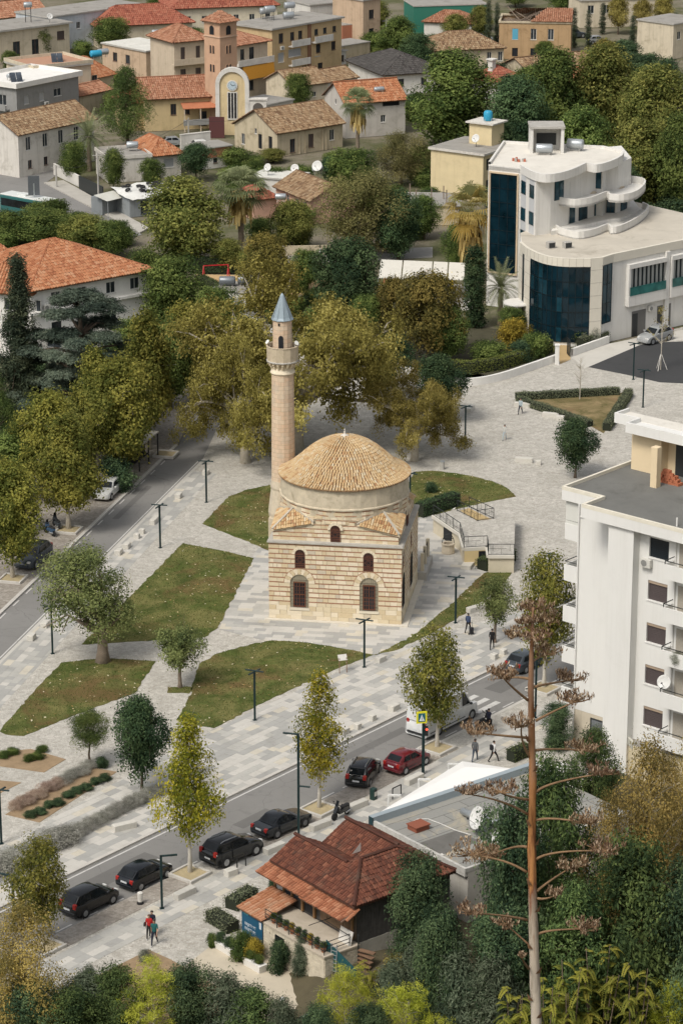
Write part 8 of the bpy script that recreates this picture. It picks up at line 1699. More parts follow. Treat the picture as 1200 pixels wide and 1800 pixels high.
HG=LEAF('leaf_hedge_grey',(.055,.065,.04),(.11,.125,.075),(.18,.19,.12),.2)
hedge('long back hedge of the triangular garden',g2((908,703),(1085,693)),.9,.75,seed=1,leaf=HG);hedge('diagonal front hedge of the triangular garden',g2((912,708),(1035,750)),.9,.7,seed=2,leaf=HG);hedge('short right hedge of the triangular garden',g2((1104,696),(1065,757)),.9,.8,seed=3,leaf=HG)
hedge('clipped hedge on the curved white garden wall',g2((790,655),(830,656),(880,648),(930,632),(964,618)),1.1,1.35,seed=4,leaf=LEAF('leaf_hedge_bright',(.05,.065,.02),(.115,.13,.035),(.19,.20,.055),.22));hedge('rounded clipped hedge by the stair door',g2((848,1002),(896,984)),1.3,1.0,seed=5);hedge('dark hedge left of the stair entrance',g2((738,908),(770,897),(800,888)),1.2,1.3,seed=6,leaf=LF_DG)
hedge('upper of two box hedges by the blue banner',g2((408,1598),(442,1577)),1.1,.8,seed=7,leaf=HG);hedge('lower of two box hedges by the blue banner',g2((374,1617),(408,1638)),1.1,.8,seed=8,leaf=HG);hedge('clipped hedge block near the walking pair and the shop',g2((898,1338),(925,1326)),.9,.9,seed=9);hedge('hedge along the playground edge',g2((352,496),(400,520),(455,545)),1.0,1.0,seed=10);hedge('low hedge beyond the golden plane tree',g2((520,545),(560,520)),1.0,1.0,seed=11,leaf=LF_DG);hedge('dark hedge behind the playground',g2((345,478),(440,478)),1.2,1.8,seed=12,leaf=LF_DG);hedge('dark hedge along the pale upper street',g2((520,486),(600,492)),1.0,1.6,seed=13,leaf=LF_DG);hedge('hedge block right of the garden gate',g2((1020,612),(1062,600)),1.1,1.2,seed=14,leaf=HG)
# lavender and bedding
def low(kind,px,py,r,h,label,group=None,name='shrub',z=KZ):
 K=KIND[kind];g=G(px,py,z);t=thing(name,label,'shrub',g,px*1.7%6.28,group);t.scale=(r/K['r'],r/K['r'],h/K['h']);link('stems',K['trunk'],t);link('foliage',K['crown'],t);return t
KIND['lavender']=dict(KIND['shrub_grey']);KIND['lavender']['crown']=KIND['shrub_grey']['crown'].copy();KIND['lavender']['crown'].materials.clear();KIND['lavender']['crown'].materials.append(LF_LAV)
lav=[(-5,1538,1.6,1.2),(22,1528,1.7,1.35),(48,1514,1.5,1.2),(70,1498,1.2,1.0),(92,1490,1.5,1.3),(116,1482,1.4,1.2),(140,1466,.9,.8),(158,1456,.9,.75),(176,1446,.9,.7),(193,1437,.9,.75),(210,1428,.9,.75),(227,1420,.9,.8),(244,1412,.9,.8),(261,1403,.9,.8),(278,1396,.8,.7)]
ordn=['first','second','third','fourth','fifth','sixth','seventh','eighth','ninth','tenth','eleventh','twelfth','thirteenth','fourteenth','last']
for i,(px,py,r,h_)in enumerate(lav):low('lavender',px,py,r,h_,'%s grey lavender bush from the left in the row along the slabs'%ordn[i],'lavender row','lavender_bush')
rg=RNG(70);dry_=LEAF('leaf_dry_heather',(.16,.11,.09),(.27,.20,.155),(.36,.29,.235),.2);KIND['heather']=dict(KIND['lavender']);KIND['heather']['crown']=KIND['shrub_grey']['crown'].copy();KIND['heather']['crown'].materials.clear();KIND['heather']['crown'].materials.append(dry_)
for i in range(13):f=i/12;low('heather' if i<8 else 'lavender',28+f*128,1422-f*70+rg.normal(0,2),.8,.6,'%s dry heather bush counted from the left in the long bed'%ordn[i],'heather row in the long bed','heather_bush')
for i in range(9):f=i/8;low('shrub_dark',55+f*130,1437-f*68+rg.normal(0,2),.6,.45,'%s low dark green shrub from the left in the long bed'%ordn[i],'green shrubs in the long bed')
for i,(px,py)in enumerate(((8,1332),(24,1326),(52,1338),(68,1334),(74,1322))):low('shrub_mid',px,py,.55,.5,'%s small green shrub from the left in the short left bed'%ordn[i],'shrubs in the short left bed')
# curved white garden wall, gate
def wallrun(name,label,pts,h,w,mat,cap=.0):
 t=thing(name,label,'wall',(pts[0][0],pts[0][1],0));b=MB();q=spl(pts,4)if len(pts)>2 else pts;o1,i1=offset(q,w/2),offset(q,-w/2);o0=ar(pts[0])
 f=lambda p,z:(p[0]-o0[0],p[1]-o0[1],z)
 for k in range(len(q)-1):b.add([f(o1[k],0),f(o1[k+1],0),f(o1[k+1],h),f(o1[k],h),f(i1[k],0),f(i1[k+1],0),f(i1[k+1],h),f(i1[k],h)],[(0,1,2,3),(3,2,6,7),(7,6,5,4)])
 b.add([f(o1[-1],0),f(i1[-1],0),f(i1[-1],h),f(o1[-1],h)],[(0,1,2,3)]);b.build('masonry',mat,t);return t
wallrun('garden_wall','curved low white garden wall in front of the offices',g2((600,610),(640,620),(700,652),(760,670),(808,678),(845,676),(885,667),(930,652),(976,636)),.95,.3,MW_BWH);wallrun('garden_wall','short low white wall right of the garden gate',g2((1004,626),(1068,603)),.95,.3,MW_BWH);wallrun('garden_wall','white roadside wall behind the golden plane tree',g2((380,540),(440,566),(480,585)),.8,.3,MW_BWH)
wallrun('stone_wall','dark old wall along the pale upper street',g2((400,448),(560,446),(700,440)),1.2,.3,MW_OLD);wallrun('boundary_wall','pale roadside wall below the small white house',g2((96,305),(140,327)),1.6,.25,MW_WHITE);wallrun('fence_wall','dark slatted yard fence beside the pavement',g2((140,332),(182,352)),2.0,.12,M_IRON)
g=G(978,640,KZ);t=thing('gate_post','white gate post at the end of the curved wall','gate post',g);b=MB();b.bev(-.22,-.22,0,.22,.22,2.1,.02);b.build('post',MW_BWH,t);b=MB();b.bev(-.28,-.28,2.1,.28,.28,2.2,.02);b.build('cap',MW_BWH,t)
g=G(1001,628,KZ);t=thing('garden_gate','open black iron garden gate by the offices','gate',g,R(100));b=MB();b.bar((0,0,.1),(0,0,1.9),.06);b.bar((1.3,0,.1),(1.3,0,1.9),.06);b.bar((0,0,.1),(1.3,0,.1),.05);b.bar((0,0,1.9),(1.3,0,1.9),.05);b.build('frame',M_IRON,t)
for i in range(8):b=MB();b.bar((.15+i*.14,0,.1),(.15+i*.14,0,1.9),.025);b.build('bar',M_IRON,t)
strip('garden_path',g2((984,640),(1002,632),(1000,600),(975,605)),KZ+.02,PL('path_ochre',(.46,.33,.17),.95,.12));strip('garden_bed',[G2(x,y)for x,y in((700,640),(808,674),(885,664),(976,632),(960,590),(700,560))],KZ,PL('garden_soil',(.07,.065,.04),.95,.3,.8,.4));strip('pavement',g2((1004,628),(1070,604),(1200,580),(1260,566),(1260,590),(1125,606),(1027,648)),KZ+.016,PL('pale_paving',(.52,.50,.455),.85,.08,.6,.2))
# restaurant awning and closed parasols
t=thing('restaurant_awning','long white restaurant awning beside the dry palm','awning',(0,0,0));A=[G(668,456,3.4),G(818,462,3.4),G(816,492,2.7),G(664,488,2.7)]
for k in range(4):
 f0,f1=(0,.27,.62,.80)[k]+.008,(.27,.62,.80,1.0)[k]-.008;b=MB();q=[A[0]+(A[1]-A[0])*f0,A[0]+(A[1]-A[0])*f1,A[3]+(A[2]-A[3])*f1,A[3]+(A[2]-A[3])*f0];b.add([tuple(x)for x in q]+[tuple(x-[0,0,.06])for x in q],[(0,3,2,1),(4,5,6,7),(3,7,6,2),(0,1,5,4),(1,2,6,5),(0,4,7,3)]);b.build('canvas',PL('awning_white',(.62,.60,.54),.8,.06,.8,.25),t)
for f in(0,.25,.5,.75,1):p=A[3]+(A[2]-A[3])*f;b=MB();b.bar((p[0],p[1],0),(p[0],p[1],2.65),.12);b.build('post',M_TANK,t)
for px,py,c,lb in((677,514,(.55,.22,.12),'closed orange parasol at the left end of the awning'),(749,520,(.55,.18,.06),'closed orange parasol in the middle before the awning'),(793,522,(.70,.48,.02),'closed yellow parasol at the right end of the awning')):g=G(px,py);t=thing('parasol',lb,'parasol',g,0,'closed parasols');b=MB();b.tube([(0,0,0),(0,0,3.0)],.03,6);b.build('pole',M_TANK,t);b=MB();b.lathe([(.30,.95),(.27,1.2),(.16,2.2),(.2,2.5),(.14,2.8),(.03,3.05)],10);b.build('canopy',FLAT('parasol_'+lb[7:13].strip(),c,.8),t)
strip('terrace_paving',[G2(x,y)for x,y in((660,540),(830,545),(830,500),(660,498))],-.03,M_CONC)
# playground
strip('playground',[G2(x,y)for x,y in((345,498),(470,520),(640,512),(640,488),(345,482))],.0,PL('playground_sand',(.52,.36,.19),.95,.1));g=G(380,496);t=thing('swing','red metal swing frame in the playground','swing',g,R(12));M_SW=FLAT('swing_red',(.50,.02,.03),.5)
for s in(-1.5,1.5):b=MB();b.bar((s-.3,-.7,0),(s,0,2.1),.1);b.build('leg',M_SW,t);b=MB();b.bar((s+.3,.7,0),(s,0,2.1),.1);b.build('leg',M_SW,t)
b=MB();b.bar((-1.5,0,2.1),(1.5,0,2.1),.1);b.build('top_bar',M_SW,t)
h=House('hut','low playground hut with two steel tanks on its roof',(378,507),(432,516),2.2,3.5,MW_WHITE);h.flat(.2,.15);tank(*loc(h,.9,1.2,2.35),1.9,.55,0,'left steel tank on the playground hut',FLAT('tank_dark',(.20,.22,.24),.4,.4),False,.1);tank(*loc(h,2.4,2.8,2.35),1.9,.55,0,'right steel tank on the playground hut',FLAT('tank_dark',(.20,.22,.24),.4,.4),False,.1)
# bus shelter
g=G(250,815,KZ);t=thing('bus_shelter','dark bus shelter with long flat roof under the plane trees','bus shelter',g,R(72));b=MB();b.bev(-2.6,-.8,2.45,2.6,.8,2.6,.03);b.build('roof',PL('shelter_roof',(.33,.32,.29),.8,.15,1,.4),t)
for sx_ in(-2.4,0,2.4):
 for sy in(-.7,.7):b=MB();b.bar((sx_,sy,0),(sx_,sy,2.45),.1);b.build('post',M_TRIM,t)
b=MB();b.box(-2.4,.66,.3,2.4,.69,2.3);b.build('back_glass',M_CGL,t);b=MB();b.bev(-2,.1,.42,2,.5,.5,.02);b.build('seat',M_TRIM,t)
# billboard by the upper road and utility poles
g=G(62,388);t=thing('billboard','grey billboard seen from behind on the upper road','billboard',g,R(10));b=MB();b.bar((0,0,0),(0,0,5.0),.18);b.build('post',M_TANK,t);b=MB();b.box(-.75,-.06,3.4,.75,.06,6.0);b.build('panel',FLAT('billboard_back',(.10,.11,.12),.7),t)
for px,py,tp,lb in((174,362,268,'pale concrete pole beside the small whitewashed house'),(332,250,207,'wooden pole before the church garden wall'),(678,85,33,'mast with small dish right of the brick shell'),(100,330,290,'low pole at the bend of the upper road')):
 g=G(px,py);zt=atY(px,tp,g[1])[2];t=thing('utility_pole',lb,'pole',g,0,'utility poles');b=MB();b.tube([(0,0,0),(0,0,zt)],[.14,.09],8);b.build('pole',M_CONC,t);b=MB();b.bar((-.7,0,zt-.4),(.7,0,zt-.4),.08);b.build('crossarm',M_CONC,t)
# young bare tree in the hedge garden, staked young tree on the apron
def bare(px,py,tp,lb,leafy=False):
 g=G(px,py,KZ);zt=atY(px,tp,g[1])[2]-KZ;t=thing('young_tree',lb,'tree',g);b=MB();rg=RNG(int(px));b.tube([(0,0,0),(.03,0,zt*.5),(0,.03,zt)],[.06,.045,.015],6)
 P=[]
 for i in range(26):
  z0=zt*rg.uniform(.35,.95);a=rg.uniform(0,6.28);l=(zt-z0)*.45+.35;e=Vector((cos(a)*l*.7,sin(a)*l*.7,z0+l*.6));b.tube([(0,0,z0),e],[.025,.006],4,cap=False);P+=[Vector((0,0,z0)).lerp(e,rg.uniform(.3,1.05))for _ in range(16)]
 b.build('trunk',BARK_P,t)
 if leafy:P=ar([tuple(p)for p in P])+rg.normal(0,.1,(len(P),3));v,tt=leaf_quads(P,rg.normal(size=P.shape),.15,.6,rg,rg.uniform(0,1,len(P)));link('crown',quads_mesh('crown',v,tt,LF_OL),t)
 else:
  pass
 return t,zt
bare(1018,702,628,'thin leafless young tree in the triangular garden');t,zt=bare(1160,650,540,'young tree with sparse brown leaves tied to a white tripod',True)
for k in range(3):b=MB();a=k*2.1;b.bar((.7*cos(a),.7*sin(a),0),(.06*cos(a),.06*sin(a),1.7),.06);b.build('stake',MW_WHITE,t)
# planters by the terrace, foreground lamp with globe and iron fence
for px,py,a,lb,kd in((397,1672,-50,'long white planter with purple and green plants near the banner','shrub_dark'),(448,1702,-50,'white planter box below the terrace shrubs','shrub_mid')):
 g=G(px,py,KZ);t=thing('planter',lb,'planter',g,R(a),'white planters');b=MB();b.add([(-.75,-.25,0),(.75,-.25,0),(.75,.25,0),(-.75,.25,0),(-.85,-.32,.5),(.85,-.32,.5),(.85,.32,.5),(-.85,.32,.5)],[(3,2,1,0),(0,1,5,4),(1,2,6,5),(2,3,7,6),(3,0,4,7),(4,5,6,7)]);b.build('trough',MW_BWH,t)
 for x in(-.5,.35):c=link('plant',KIND[kd]['crown'],t,(x,0,.4));c.scale=(.28,.25,.3)
T_([('shrub_mid',424,1690,1640,50,'leafy shrub left of the blue banner foot'),('shrub_gold',448,1694,1652,46,'yellowish shrub under the blue banner'),('shrub_dark',490,1712,1655,50,'dark shrub below the barred terrace window'),('hill_oleander',530,1722,1650,52,'taller pointed shrub against the terrace wall'),('shrub_mid',372,1668,1640,22,'small green shrub in the long white planter'),('shrub_mid',690,1680,1640,60,'green shrub under the grey plank wall')])
g=G(497,1846);t=thing('globe_lamp','dark post lamp with white globe at the bottom fence','lamp',g);zt=atY(497,1757,g[1])[2];b=MB();b.tube([(0,0,0),(0,0,zt-.2)],[.07,.05],8);b.build('post',M_TRIM,t);b=MB();b.lathe([(.02,-.16),(.11,-.12),(.16,0),(.11,.12),(.02,.16)],14,(0,0,zt));b.build('globe',FLAT('globe_white',(.75,.76,.76),.35),t,True)
a,c=G(497,1840),G(640,1770);t=thing('iron_fence','grey iron bar fence by the globe lamp at the bottom','fence',a,atan2(c[1]-a[1],c[0]-a[0]));L=float(np.linalg.norm((c-a)[:2]))
for z in(.2,1.3):b=MB();b.bar((0,0,z),(L,0,z),.05);b.build('rail',M_TANK,t)
for i in range(int(L/.2)):b=MB();b.bar((i*.2,0,.05),(i*.2,0,1.45),.03);b.build('bar',M_TANK,t)

# overhead cables between the poles and houses of the old quarter
for(a,b_,lb)in(((174,272,362),(332,210,250),'long cable from the concrete pole to the church pole'),((174,275,362),(100,292,330),'cable from the concrete pole to the low pole at the bend'),((332,210,250),(487,195,262),'cable from the church pole towards the ruined house')):
 p=[atY(q[0],q[1],G(q[0],q[2])[1])for q in(a,b_)];m=MB();m.tube([tuple(p[0]+(p[1]-p[0])*f-ar([0,0,1.6*f*(1-f)*2]))for f in lsp(0,1,12)],.025,4);tag(m.build('overhead_cable',M_TRIM),lb,'cable','overhead cables')
# ================================================================ people
SKIN=PL('skin',(.42,.26,.18),.6,.08,6,0,.05)
def cloth(n,c):return PL('cloth_'+n,c,.9,.15,8,0,.4)
def person(label,px,py,head,top,legs,shoes=(.05,.045,.04),hair=(.03,.022,.018),h=1.72,stride=.28,sleeve=True,skirt=None,bag=None,z=KZ,arm=.25,group='people on the square'):
 g=G(px,py,z);t=thing('person',label,'person',(g[0],g[1],z),head,group);s=h/1.72
 V=[];E=[];Rr=[]
 def add(p,r,parent=None):
  V.append(tuple(x*s for x in p));Rr.append((r[0]*s,r[1]*s)if hasattr(r,'__len__')else(r*s,r*s))
  if parent is not None:E.append((parent,len(V)-1))
  return len(V)-1
 pel=add((0,0,.94),(.15,.12));wa=add((0,0,1.10),(.135,.105),pel);ch=add((0,.01,1.30),(.165,.12),wa);nk0=add((0,.0,1.44),(.08,.075),ch);nk=add((0,.015,1.50),.052,nk0);hd0=add((0,.02,1.57),(.07,.085),nk);hd1=add((0,.015,1.64),(.077,.095),hd0);hd2=add((0,.005,1.695),(.05,.06),hd1);nose=add((0,.115,1.615),.014,hd0)
 for sd in(-1,1):
  f=stride*sd;hip=add((sd*.09,0,.88),(.095,.10),pel);kn=add((sd*.095,f*.55+.05,.49),(.062,.065),hip);an=add((sd*.095,f-(.05 if f<0 else 0),.09+(.05 if f<0 else 0)),.042,kn);he=add((sd*.095,f-.03-(.05 if f<0 else 0),.05+(.05 if f<0 else 0)),.042,an);add((sd*.10,f+.15-(.05 if f<0 else 0),.035+(.0 if f<0 else 0)),(.042,.028),he)
  a=-arm*sd;sh=add((sd*.175,0,1.39),.066,ch);el=add((sd*.225,a*.35-.03,1.12),.045,sh);wr=add((sd*.23,a*.9+.06,.89),.03,el);pa=add((sd*.228,a*.95+.085,.82),(.038,.02),wr)
  for k,(dy,L)in enumerate(((.03,.075),(.01,.085),(-.01,.08),(-.03,.065))):k1=add((sd*.228,a+.085+dy,.775),.009,pa);add((sd*.222,a+.085+dy*1.15,.775-L*.6),.008,k1)
  th=add((sd*.215,a+.135,.81),.010,pa);add((sd*.21,a+.15,.775),.009,th)
 me=D.meshes.new('body');me.from_pydata(V,E,[]);o=D.objects.new('body',me);COL.objects.link(o);m=o.modifiers.new('skin','SKIN');m.use_smooth_shade=True
 sk=me.skin_vertices[0].data
 for i,r in enumerate(Rr):sk[i].radius=r;sk[i].use_root=(i==0)
 o.modifiers.new('sub','SUBSURF').levels=1
 dg=bpy.context.evaluated_depsgraph_get();bm_=D.meshes.new_from_object(o.evaluated_get(dg));o.modifiers.clear();o.data=bm_;o.parent=t;D.meshes.remove(me)
 bm_.materials.clear();mats=[SKIN,cloth(*top),cloth(*legs),FLAT('shoe_%d'%int(sum(shoes)*999),shoes,.6),FLAT('hair_%d'%int(sum(hair)*999),hair,.6)]
 for x in mats:bm_.materials.append(x)
 for p in bm_.polygons:
  c=p.center/s;i=0
  if c.z<.085:i=3
  elif c.z<.95 and abs(c.x)<.19:i=2
  elif c.z<1.475 and(c.z>.90 or abs(c.x)<.19):i=1 if(abs(c.x)<.19 or sleeve or c.z>1.18)else 0
  if c.z>.90 and abs(c.x)>.19 and c.z<.93 and sleeve:i=1
  if c.z>1.655 or(c.z>1.56 and c.y<-.0):i=4
  p.material_index=i;p.use_smooth=True
 hb=MB();hb.lathe([(.05,1.715*s),(.085*s,1.69*s),(.098*s,1.64*s),(.085*s,1.60*s)],12,(0,-.012*s,0),cap=False);hb.lathe([(.004,1.728*s),(.05,1.715*s)],12,(0,-.012*s,0),cap=False);hb.build('hair',mats[4],t,True)
 for sd in(-1,1):
  e=MB();e.lathe([(.002,-.008),(.010,0),(.002,.008)],6,(sd*.03*s,.108*s,1.625*s));e.build('eye',M_DARK,t);e=MB();e.bev(sd*.082*s-.008,-.02,1.585*s,sd*.082*s+.008,.02,1.645*s,.004);e.build('ear',SKIN,t)
 mo=MB();mo.box(-.022,.106*s,1.565*s,.022,.114*s,1.573*s);mo.build('mouth',FLAT('lip',(.25,.10,.08),.6),t)
 if skirt:sb=MB();sb.lathe([(.17*s,.98*s),(.2*s,.8*s),(.24*s,skirt*s)],14,cap=False);sb.build('coat_hem',cloth(*top),t)
 if bag=='backpack':b=MB();b.bev(-.14,-.30,1.02*s,.14,-.12,1.42*s,.04);b.build('backpack',FLAT('backpack_black',(.015,.016,.02),.8),t)
 if bag=='shoulder':b=MB();b.bev(.24,-.1,.85,.34,.14,1.08,.03);b.build('handbag',FLAT('handbag',(.04,.03,.03),.7),t)
 return t
A_DIR=AA-PI/2  # figures face +y; this turns them along the boulevard
person('man in teal polo shirt walking towards the hill, right of the couple',272,1661,R(168),('teal',(.02,.11,.11)),('navy',(.015,.018,.035)),(.6,.6,.58),h=1.76,sleeve=False)
person('woman in bright red jacket walking beside the teal shirt man',263,1649,R(172),('red',(.42,.02,.02)),('black',(.014,.013,.014)),(.5,.5,.48),(.10,.05,.03),h=1.64,bag='shoulder',arm=.1)
person('dark dressed figure just behind the woman in red',268,1644,R(170),('blueblack',(.02,.022,.04)),('black',(.014,.013,.014)),(.5,.5,.48),h=1.72)
person('man in grey jacket walking away on the slabs by the shop',834,1338,R(-20),('grey',(.10,.105,.11)),('bluegrey',(.05,.065,.09)),h=1.76,arm=.1)
person('person in white shirt with black backpack striding by the shop',867,1339,R(-60),('white',(.6,.6,.6)),('black',(.014,.013,.014)),h=1.66,bag='backpack',stride=.36)
person('man in blue jacket pulling a trolley on the slabs right of the mosque',822,1112,R(-30),('denim',(.05,.07,.13)),('black',(.014,.013,.014)),h=1.7,arm=.1)
person('man in black clothes walking past the slender tree',864,1141,R(-10),('black',(.02,.028,.026)),('black',(.014,.013,.014)),h=1.74,stride=.3)
person('dark dressed person bending near the minibus front, right one',858,1282,R(-40),('blueblack',(.02,.022,.04)),('black',(.014,.013,.014)),h=1.68)
person('woman in white with black backpack on the pale plaza',886,774,R(160),('offwhite',(.55,.55,.52)),('paleblue',(.38,.45,.48)),h=1.62,bag='backpack')
person('person in pale shirt and dark trousers near the triangular hedge',914,728,R(150),('paleblue',(.45,.52,.55)),('navy',(.015,.018,.035)),h=1.7)
person('dark dressed person under the golden foliage behind the dome',752,742,R(200),('navy',(.015,.018,.035)),('black',(.014,.013,.014)),h=1.7)
person('person in white coat walking on the pale upper street',563,456,R(100),('white',(.6,.6,.6)),('black',(.014,.013,.014)),h=1.7,stride=.3,z=.0)
g=G(828,1116,KZ);t=thing('shopping_trolley','black two wheeled shopping trolley pulled by the blue jacket man','trolley',g,.3);b=MB();b.bev(-.16,-.12,.12,.16,.12,.65,.04);b.build('bag',FLAT('bag_black',(.02,.02,.025),.8),t);b=MB();b.bar((-.13,.13,.1),(-.13,.2,1.0),.025);b.bar((.13,.13,.1),(.13,.2,1.0),.025);b.bar((-.13,.2,1.0),(.13,.2,1.0),.03);b.build('handle',M_TRIM,t)
for s in(-.2,.2):b=MB();b.T=MT((s,.1,.09))@MR(PI/2,4,'Y');b.lathe([(.09,-.02),(.09,.02)],12);b.build('wheel',M_TRIM,t)
# ================================================================ hillside in the foreground
strip('hillside_soil',[G2(560,1830),G2(610,1720),G2(700,1640),G2(800,1560),A_(160,nAn-12.5),A_(200,nAn-12.5),(60,160),(40,142),(0,142)],KZ+.05,PL('hill_soil',(.10,.085,.05),.95,.3,.6,.5,.6),.3)
T_([('hill_dark',735,1728,1508,150,'dense dark tree against the plank wall of the wooden house'),('hill_dark',890,1790,1410,175,'big dark tree below the felt roof, left of the stalk'),('hill_dark2',960,1720,1338,190,'dark tree behind the stalk below the apartment block'),('hill_dark2',1040,1440,1283,110,'dark leafy tree at the foot of the apartment block'),('hill_dark',978,1320,1238,75,'small dark tree left of the apartment ground floor'),
 ('hill_airy',1130,1700,1305,190,'tall thin autumn thicket tree below the annex'),('hill_airy',1210,1680,1285,130,'golden thicket tree cut by the right edge'),('hill_airy',1060,1720,1400,130,'thin ochre thicket tree right of the stalk'),('hill_dark2',1100,1830,1480,240,'wide dark green tree in the lower right'),('hill_dark',1205,1850,1520,200,'dark tree cut by the lower right edge'),('hill_dark2',1010,1850,1560,190,'dark tree low behind the stalk'),('hill_dark',880,1850,1600,180,'dark tree low left of the stalk'),
 ('hill_oleander',740,1800,1650,110,'grey green pointed shrub below the sheet fence'),('hill_oleander',800,1850,1665,130,'feathery grey green shrub at the bottom centre right'),('hill_oleander',870,1880,1690,120,'feathery grey shrub left of the stalk foot'),('hill_oleander',690,1790,1690,80,'small grey green shrub above the lime pine'),('russet',712,1745,1678,90,'russet dying bush between the fence and dark tree'),
 ('pine_bright',607,1850,1700,165,'lime green young pine at the bottom left of the fence'),('pine_bright',712,1880,1730,165,'lime green young pine at the bottom centre'),('pine_bright',272,1850,1688,160,'lime green young pine among the shrubs at bottom left'),('pine_bright',1175,1880,1722,150,'lime green pine top in the bottom right corner'),('ailanthus',1048,1890,1658,125,'golden pointed shrub right of the stalk, taller one'),('ailanthus',998,1900,1690,120,'golden shrub right beside the stalk foot'),('ailanthus',1112,1900,1690,110,'golden shrub left of the lime pine corner'),
 ('hill_airy',45,1850,1590,190,'autumn brown tree filling the bottom left corner'),('hill_airy',-5,1800,1620,90,'ochre tree cut by the left edge at the bottom'),('hill_dark',60,1860,1730,170,'dark shrub tree under the brown corner tree'),('hill_oleander',150,1830,1715,130,'loose grey green shrub right of the brown corner tree'),('hill_dark2',205,1840,1700,130,'dark green shrub left of the lime pine'),('hill_dark',335,1840,1700,140,'dark shrub right of the lime pine'),('hill_oleander',400,1850,1722,150,'grey green spiky shrub at the bottom left of the path'),('hill_dark2',445,1860,1740,140,'dark green shrub beside the globe lamp'),('hill_dark2',130,1870,1745,160,'low shrub mass at the bottom left'),('shrub_grey',255,1692,1670,34,'small grey cushion plant at the tip of the earth bed'),('hill_dark',560,1900,1770,100,'dark shrub below the iron fence'),('hill_dark',650,1900,1770,110,'dark shrub between the two lime pines'),
 ('hill_dark',770,1840,1600,130,'dark thicket behind the feathery shrubs'),('hill_dark2',905,1760,1480,110,'dark leafy tree right behind the stalk middle'),('hill_airy',1165,1560,1330,120,'thin golden tree against the annex roof'),('ailanthus',958,1910,1720,110,'green gold shrub right at the stalk foot'),('ailanthus',900,1915,1735,110,'yellowish leafy shrub left of the stalk foot'),('ailanthus',645,1780,1690,70,'pale leafy shrub beside the lime pine'),('hill_oleander',500,1880,1760,80,'spiky shrub right of the globe lamp'),('ailanthus',330,1830,1715,80,'pale green leafy shrub right of the lime pine at bottom left'),('hill_oleander',160,1790,1700,60,'tall loose twiggy shrub on the earth bed edge')])
def bank():  # the ground climbing behind and right of the wooden house
 xs,ys=np.arange(-4.5,46,1.),np.arange(141.5,161,1.);n=len(xs);sm=lambda v:max(0,min(1,v))**2*(3-2*max(0,min(1,v)));rg=RNG(2);b=MB()
 b.add([(x,y,-.1+(1.5*sm((x+3.8)/4)+.12*sin(x*1.3+y))*sm((159.5+.25*max(0,x)-y)/3)*(1 if y>142 else .6))for y in ys for x in xs],[(j*n+i,j*n+i+1,j*n+n+i+1,j*n+n+i)for j in range(len(ys)-1)for i in range(n-1)]);b.build('embankment',PL('hill_soil',(.10,.085,.05),.95,.3,.6,.5,.6),None,True)['kind']='structure'
bank()
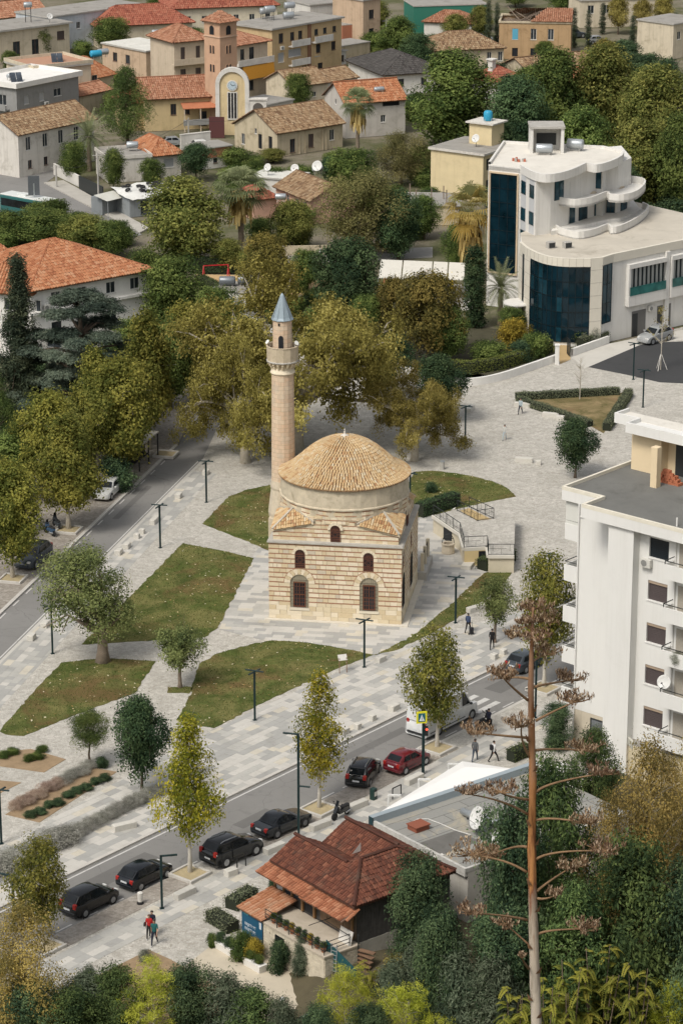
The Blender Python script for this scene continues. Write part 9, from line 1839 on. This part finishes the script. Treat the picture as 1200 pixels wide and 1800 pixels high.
# dead agave flower stalk
def agave():
 Y=33.;S_=lambda x,y,dy=0:ar(atY(680+x/2.308,1020+y/2.308,Y+dy));base=S_(606,1830);zb=hill_z(Y)
 t=thing('agave_stalk','tall dead agave flower stalk with withered side branches in the foreground','plant',(base[0],base[1],zb));o=ar([base[0],base[1],zb]);rg=RNG(31)
 k=N('stalk_bark');gz=k.n('SeparateXYZ');k.l(k.co(),'Object',gz,0);mr=k.n('MapRange');mr.inputs[1].default_value=4.5;mr.inputs[2].default_value=9.2;k.l(gz,'Z',mr,0)
 n1=k.noise(2.2,5,.7);mp=k.n('Mapping');mp.inputs['Scale'].default_value=(14,14,1.4);k.l(k.co(),'Object',mp,0);n2=k.n('TexNoise');n2.inputs['Scale'].default_value=1.0;n2.inputs['Detail'].default_value=5;k.l(mp,0,n2,'Vector')
 ad=k.n('Math',operation='MULTIPLY_ADD');ad.inputs[1].default_value=.9;k.l(n2,0,ad,0);sb=k.n('Math',operation='ADD');sb.inputs[1].default_value=-.45;k.l(ad,0,sb,0);k.l(mr,0,ad,2)
 r=k.ramp(sb,0,[(.0,(.50,.45,.38)),(.32,(.46,.39,.31)),(.46,(.20,.085,.045)),(.58,(.42,.20,.075)),(.8,(.36,.17,.07)),(1,(.26,.15,.09))]);c=k.mix(.75,(r,0),(k.ramp(n2,0,[(.36,(.3,.22,.17)),(.5,(1,)*3),(.7,(1.15,)*3)]),0),'MULTIPLY');k.bump(n2,0,.5,.02);k.fin((c,2),.8,.2)
 pts=[ar([base[0],base[1],zb-.4]),S_(606,1830)]+[S_(x,y)for x,y in((600,1650),(592,1400),(586,1100),(590,800),(584,560),(582,430),(585,300),(588,180),(592,110))]
 rad=[.09,.070,.067,.06,.053,.047,.042,.036,.028,.02,.011];fp,fr=[],[]
 for i in range(len(pts)-1):
  for q in range(6):f=q/6;fp.append(pts[i]+(pts[i+1]-pts[i])*f-o);fr.append((rad[i]+(rad[i+1]-rad[i])*f)*(1.10 if q==0 else 1+rg.normal(0,.035)))
 fp.append(pts[-1]-o);fr.append(rad[-1]);b=MB();b.tube([tuple(p)for p in fp],fr,12);b.build('stalk',k.m,t,True)
 M_BR=PL('dry_branch',(.25,.155,.085),.85,.3,6,.3,.4);CAP=LEAF('dry_capsule',(.07,.042,.026),(.16,.10,.06),(.36,.28,.20),.0)
 br=[(575,490,500,432,468,392,.55),(576,400,520,388,485,400,.3),(580,720,535,650,545,590,.5),(578,640,440,628,360,620,.5),(570,890,500,882,455,860,.55),(570,950,480,890,330,868,.45),(566,1082,520,1070,410,1120,.5),(566,1185,490,1130,345,1115,.7),(566,1378,480,1358,345,1350,.5),(576,1480,515,1425,480,1395,.4),(574,1575,555,1555,545,1530,.12),
          (600,432,640,420,750,405,.5),(602,570,665,535,755,495,.6),(602,690,650,680,800,690,.55),(602,860,640,818,870,785,.5),(602,975,650,955,810,985,.5),(602,1135,645,1092,880,1098,.6),(606,1262,650,1222,745,1165,.55),(606,1290,640,1300,690,1275,.35),(610,1435,655,1415,790,1415,.5),(590,190,560,170,520,225,.4),(590,150,620,150,640,165,.5),(588,250,610,240,612,240,.45),(588,330,620,310,645,300,.5),(592,120,600,110,605,115,.5),(588,200,560,190,560,175,.35)]
 for i,(x0,y0,x1,y1,x2,y2,r_)in enumerate(br):
  dy=rg.uniform(-.7,.7);p0,p1,p2=S_(x0,y0)-o,S_(x1,y1,dy*.4)-o,S_(x2,y2,dy)-o;b=MB();L=np.linalg.norm(p2-p0);q=[tuple(p0*(1-f)**2+2*p1*f*(1-f)+p2*f*f)for f in lsp(0,1,9)];th=.015 if L>.5 else .011;b.tube(q,[th*(1.3-.75*f)for f in lsp(0,1,9)],7)
  V=[];T=[];sz=r_*.40
  for j in range(int(10+r_*22)):
   a=rg.uniform(0,6.28);e=p2+ar([cos(a)*sz*rg.uniform(.2,1.0)*1.1,sin(a)*sz*rg.uniform(.2,1)*.9,rg.uniform(-.05,.42)*sz]);m_=p2*.5+e*.5+ar([0,0,-.05*sz]);b.tube([tuple(p2-(p2-p1)*.06),tuple(m_),tuple(e)],[.009,.007,.004],4,cap=False)
   for _ in range(16):
    c_=e+rg.normal(0,.06,3)*sz*1.6;up=nrm(ar([rg.normal(0,.35),rg.normal(0,.35),1.]));s_=nrm(np.cross(up,rg.normal(size=3)));hL,hw_=.035+.035*rg.random(),.006+.005*rg.random();V.append([c_-s_*hw_*.5,c_+up*hL*.5-s_*hw_,c_+up*hL,c_+up*hL*.5+s_*hw_]);T.append(rg.random())
  ob=b.build('side_branch',M_BR,t,True);link('seed_capsules',quads_mesh('seed_capsules',V,T,CAP),ob)['kind']='stuff'
 for i,y in enumerate((520,640,760,980,1060,1220,1330,1480,1580,1690,1760)):p=S_(588+(y-1000)*.012,y)-o;b=MB();s=-1 if i%2 else 1;w_=.06+.02*i/10;b.add([tuple(p+[s*w_*.2,-.08,-.02]),tuple(p+[s*w_,-.06,-.02]),tuple(p+[s*w_*1.3,-.07,.09]),tuple(p+[s*w_*.8,-.09,.05])],[(0,1,2,3),(3,2,1,0)]);b.build('bract',PL('bract',(.20,.11,.06),.85,.3),t)
 # the dead rosette the stalk grew from
 for i in range(14):a=i*.45;b=MB();d=ar([cos(a),sin(a),0]);b.tube([tuple(d*.1),tuple(d*.7+[0,0,.5]),tuple(d*1.3+[0,0,.35])],[.09,.07,.01],6);b.build('leaf',PL('agave_leaf',(.20,.22,.15),.7,.2),t)
agave()
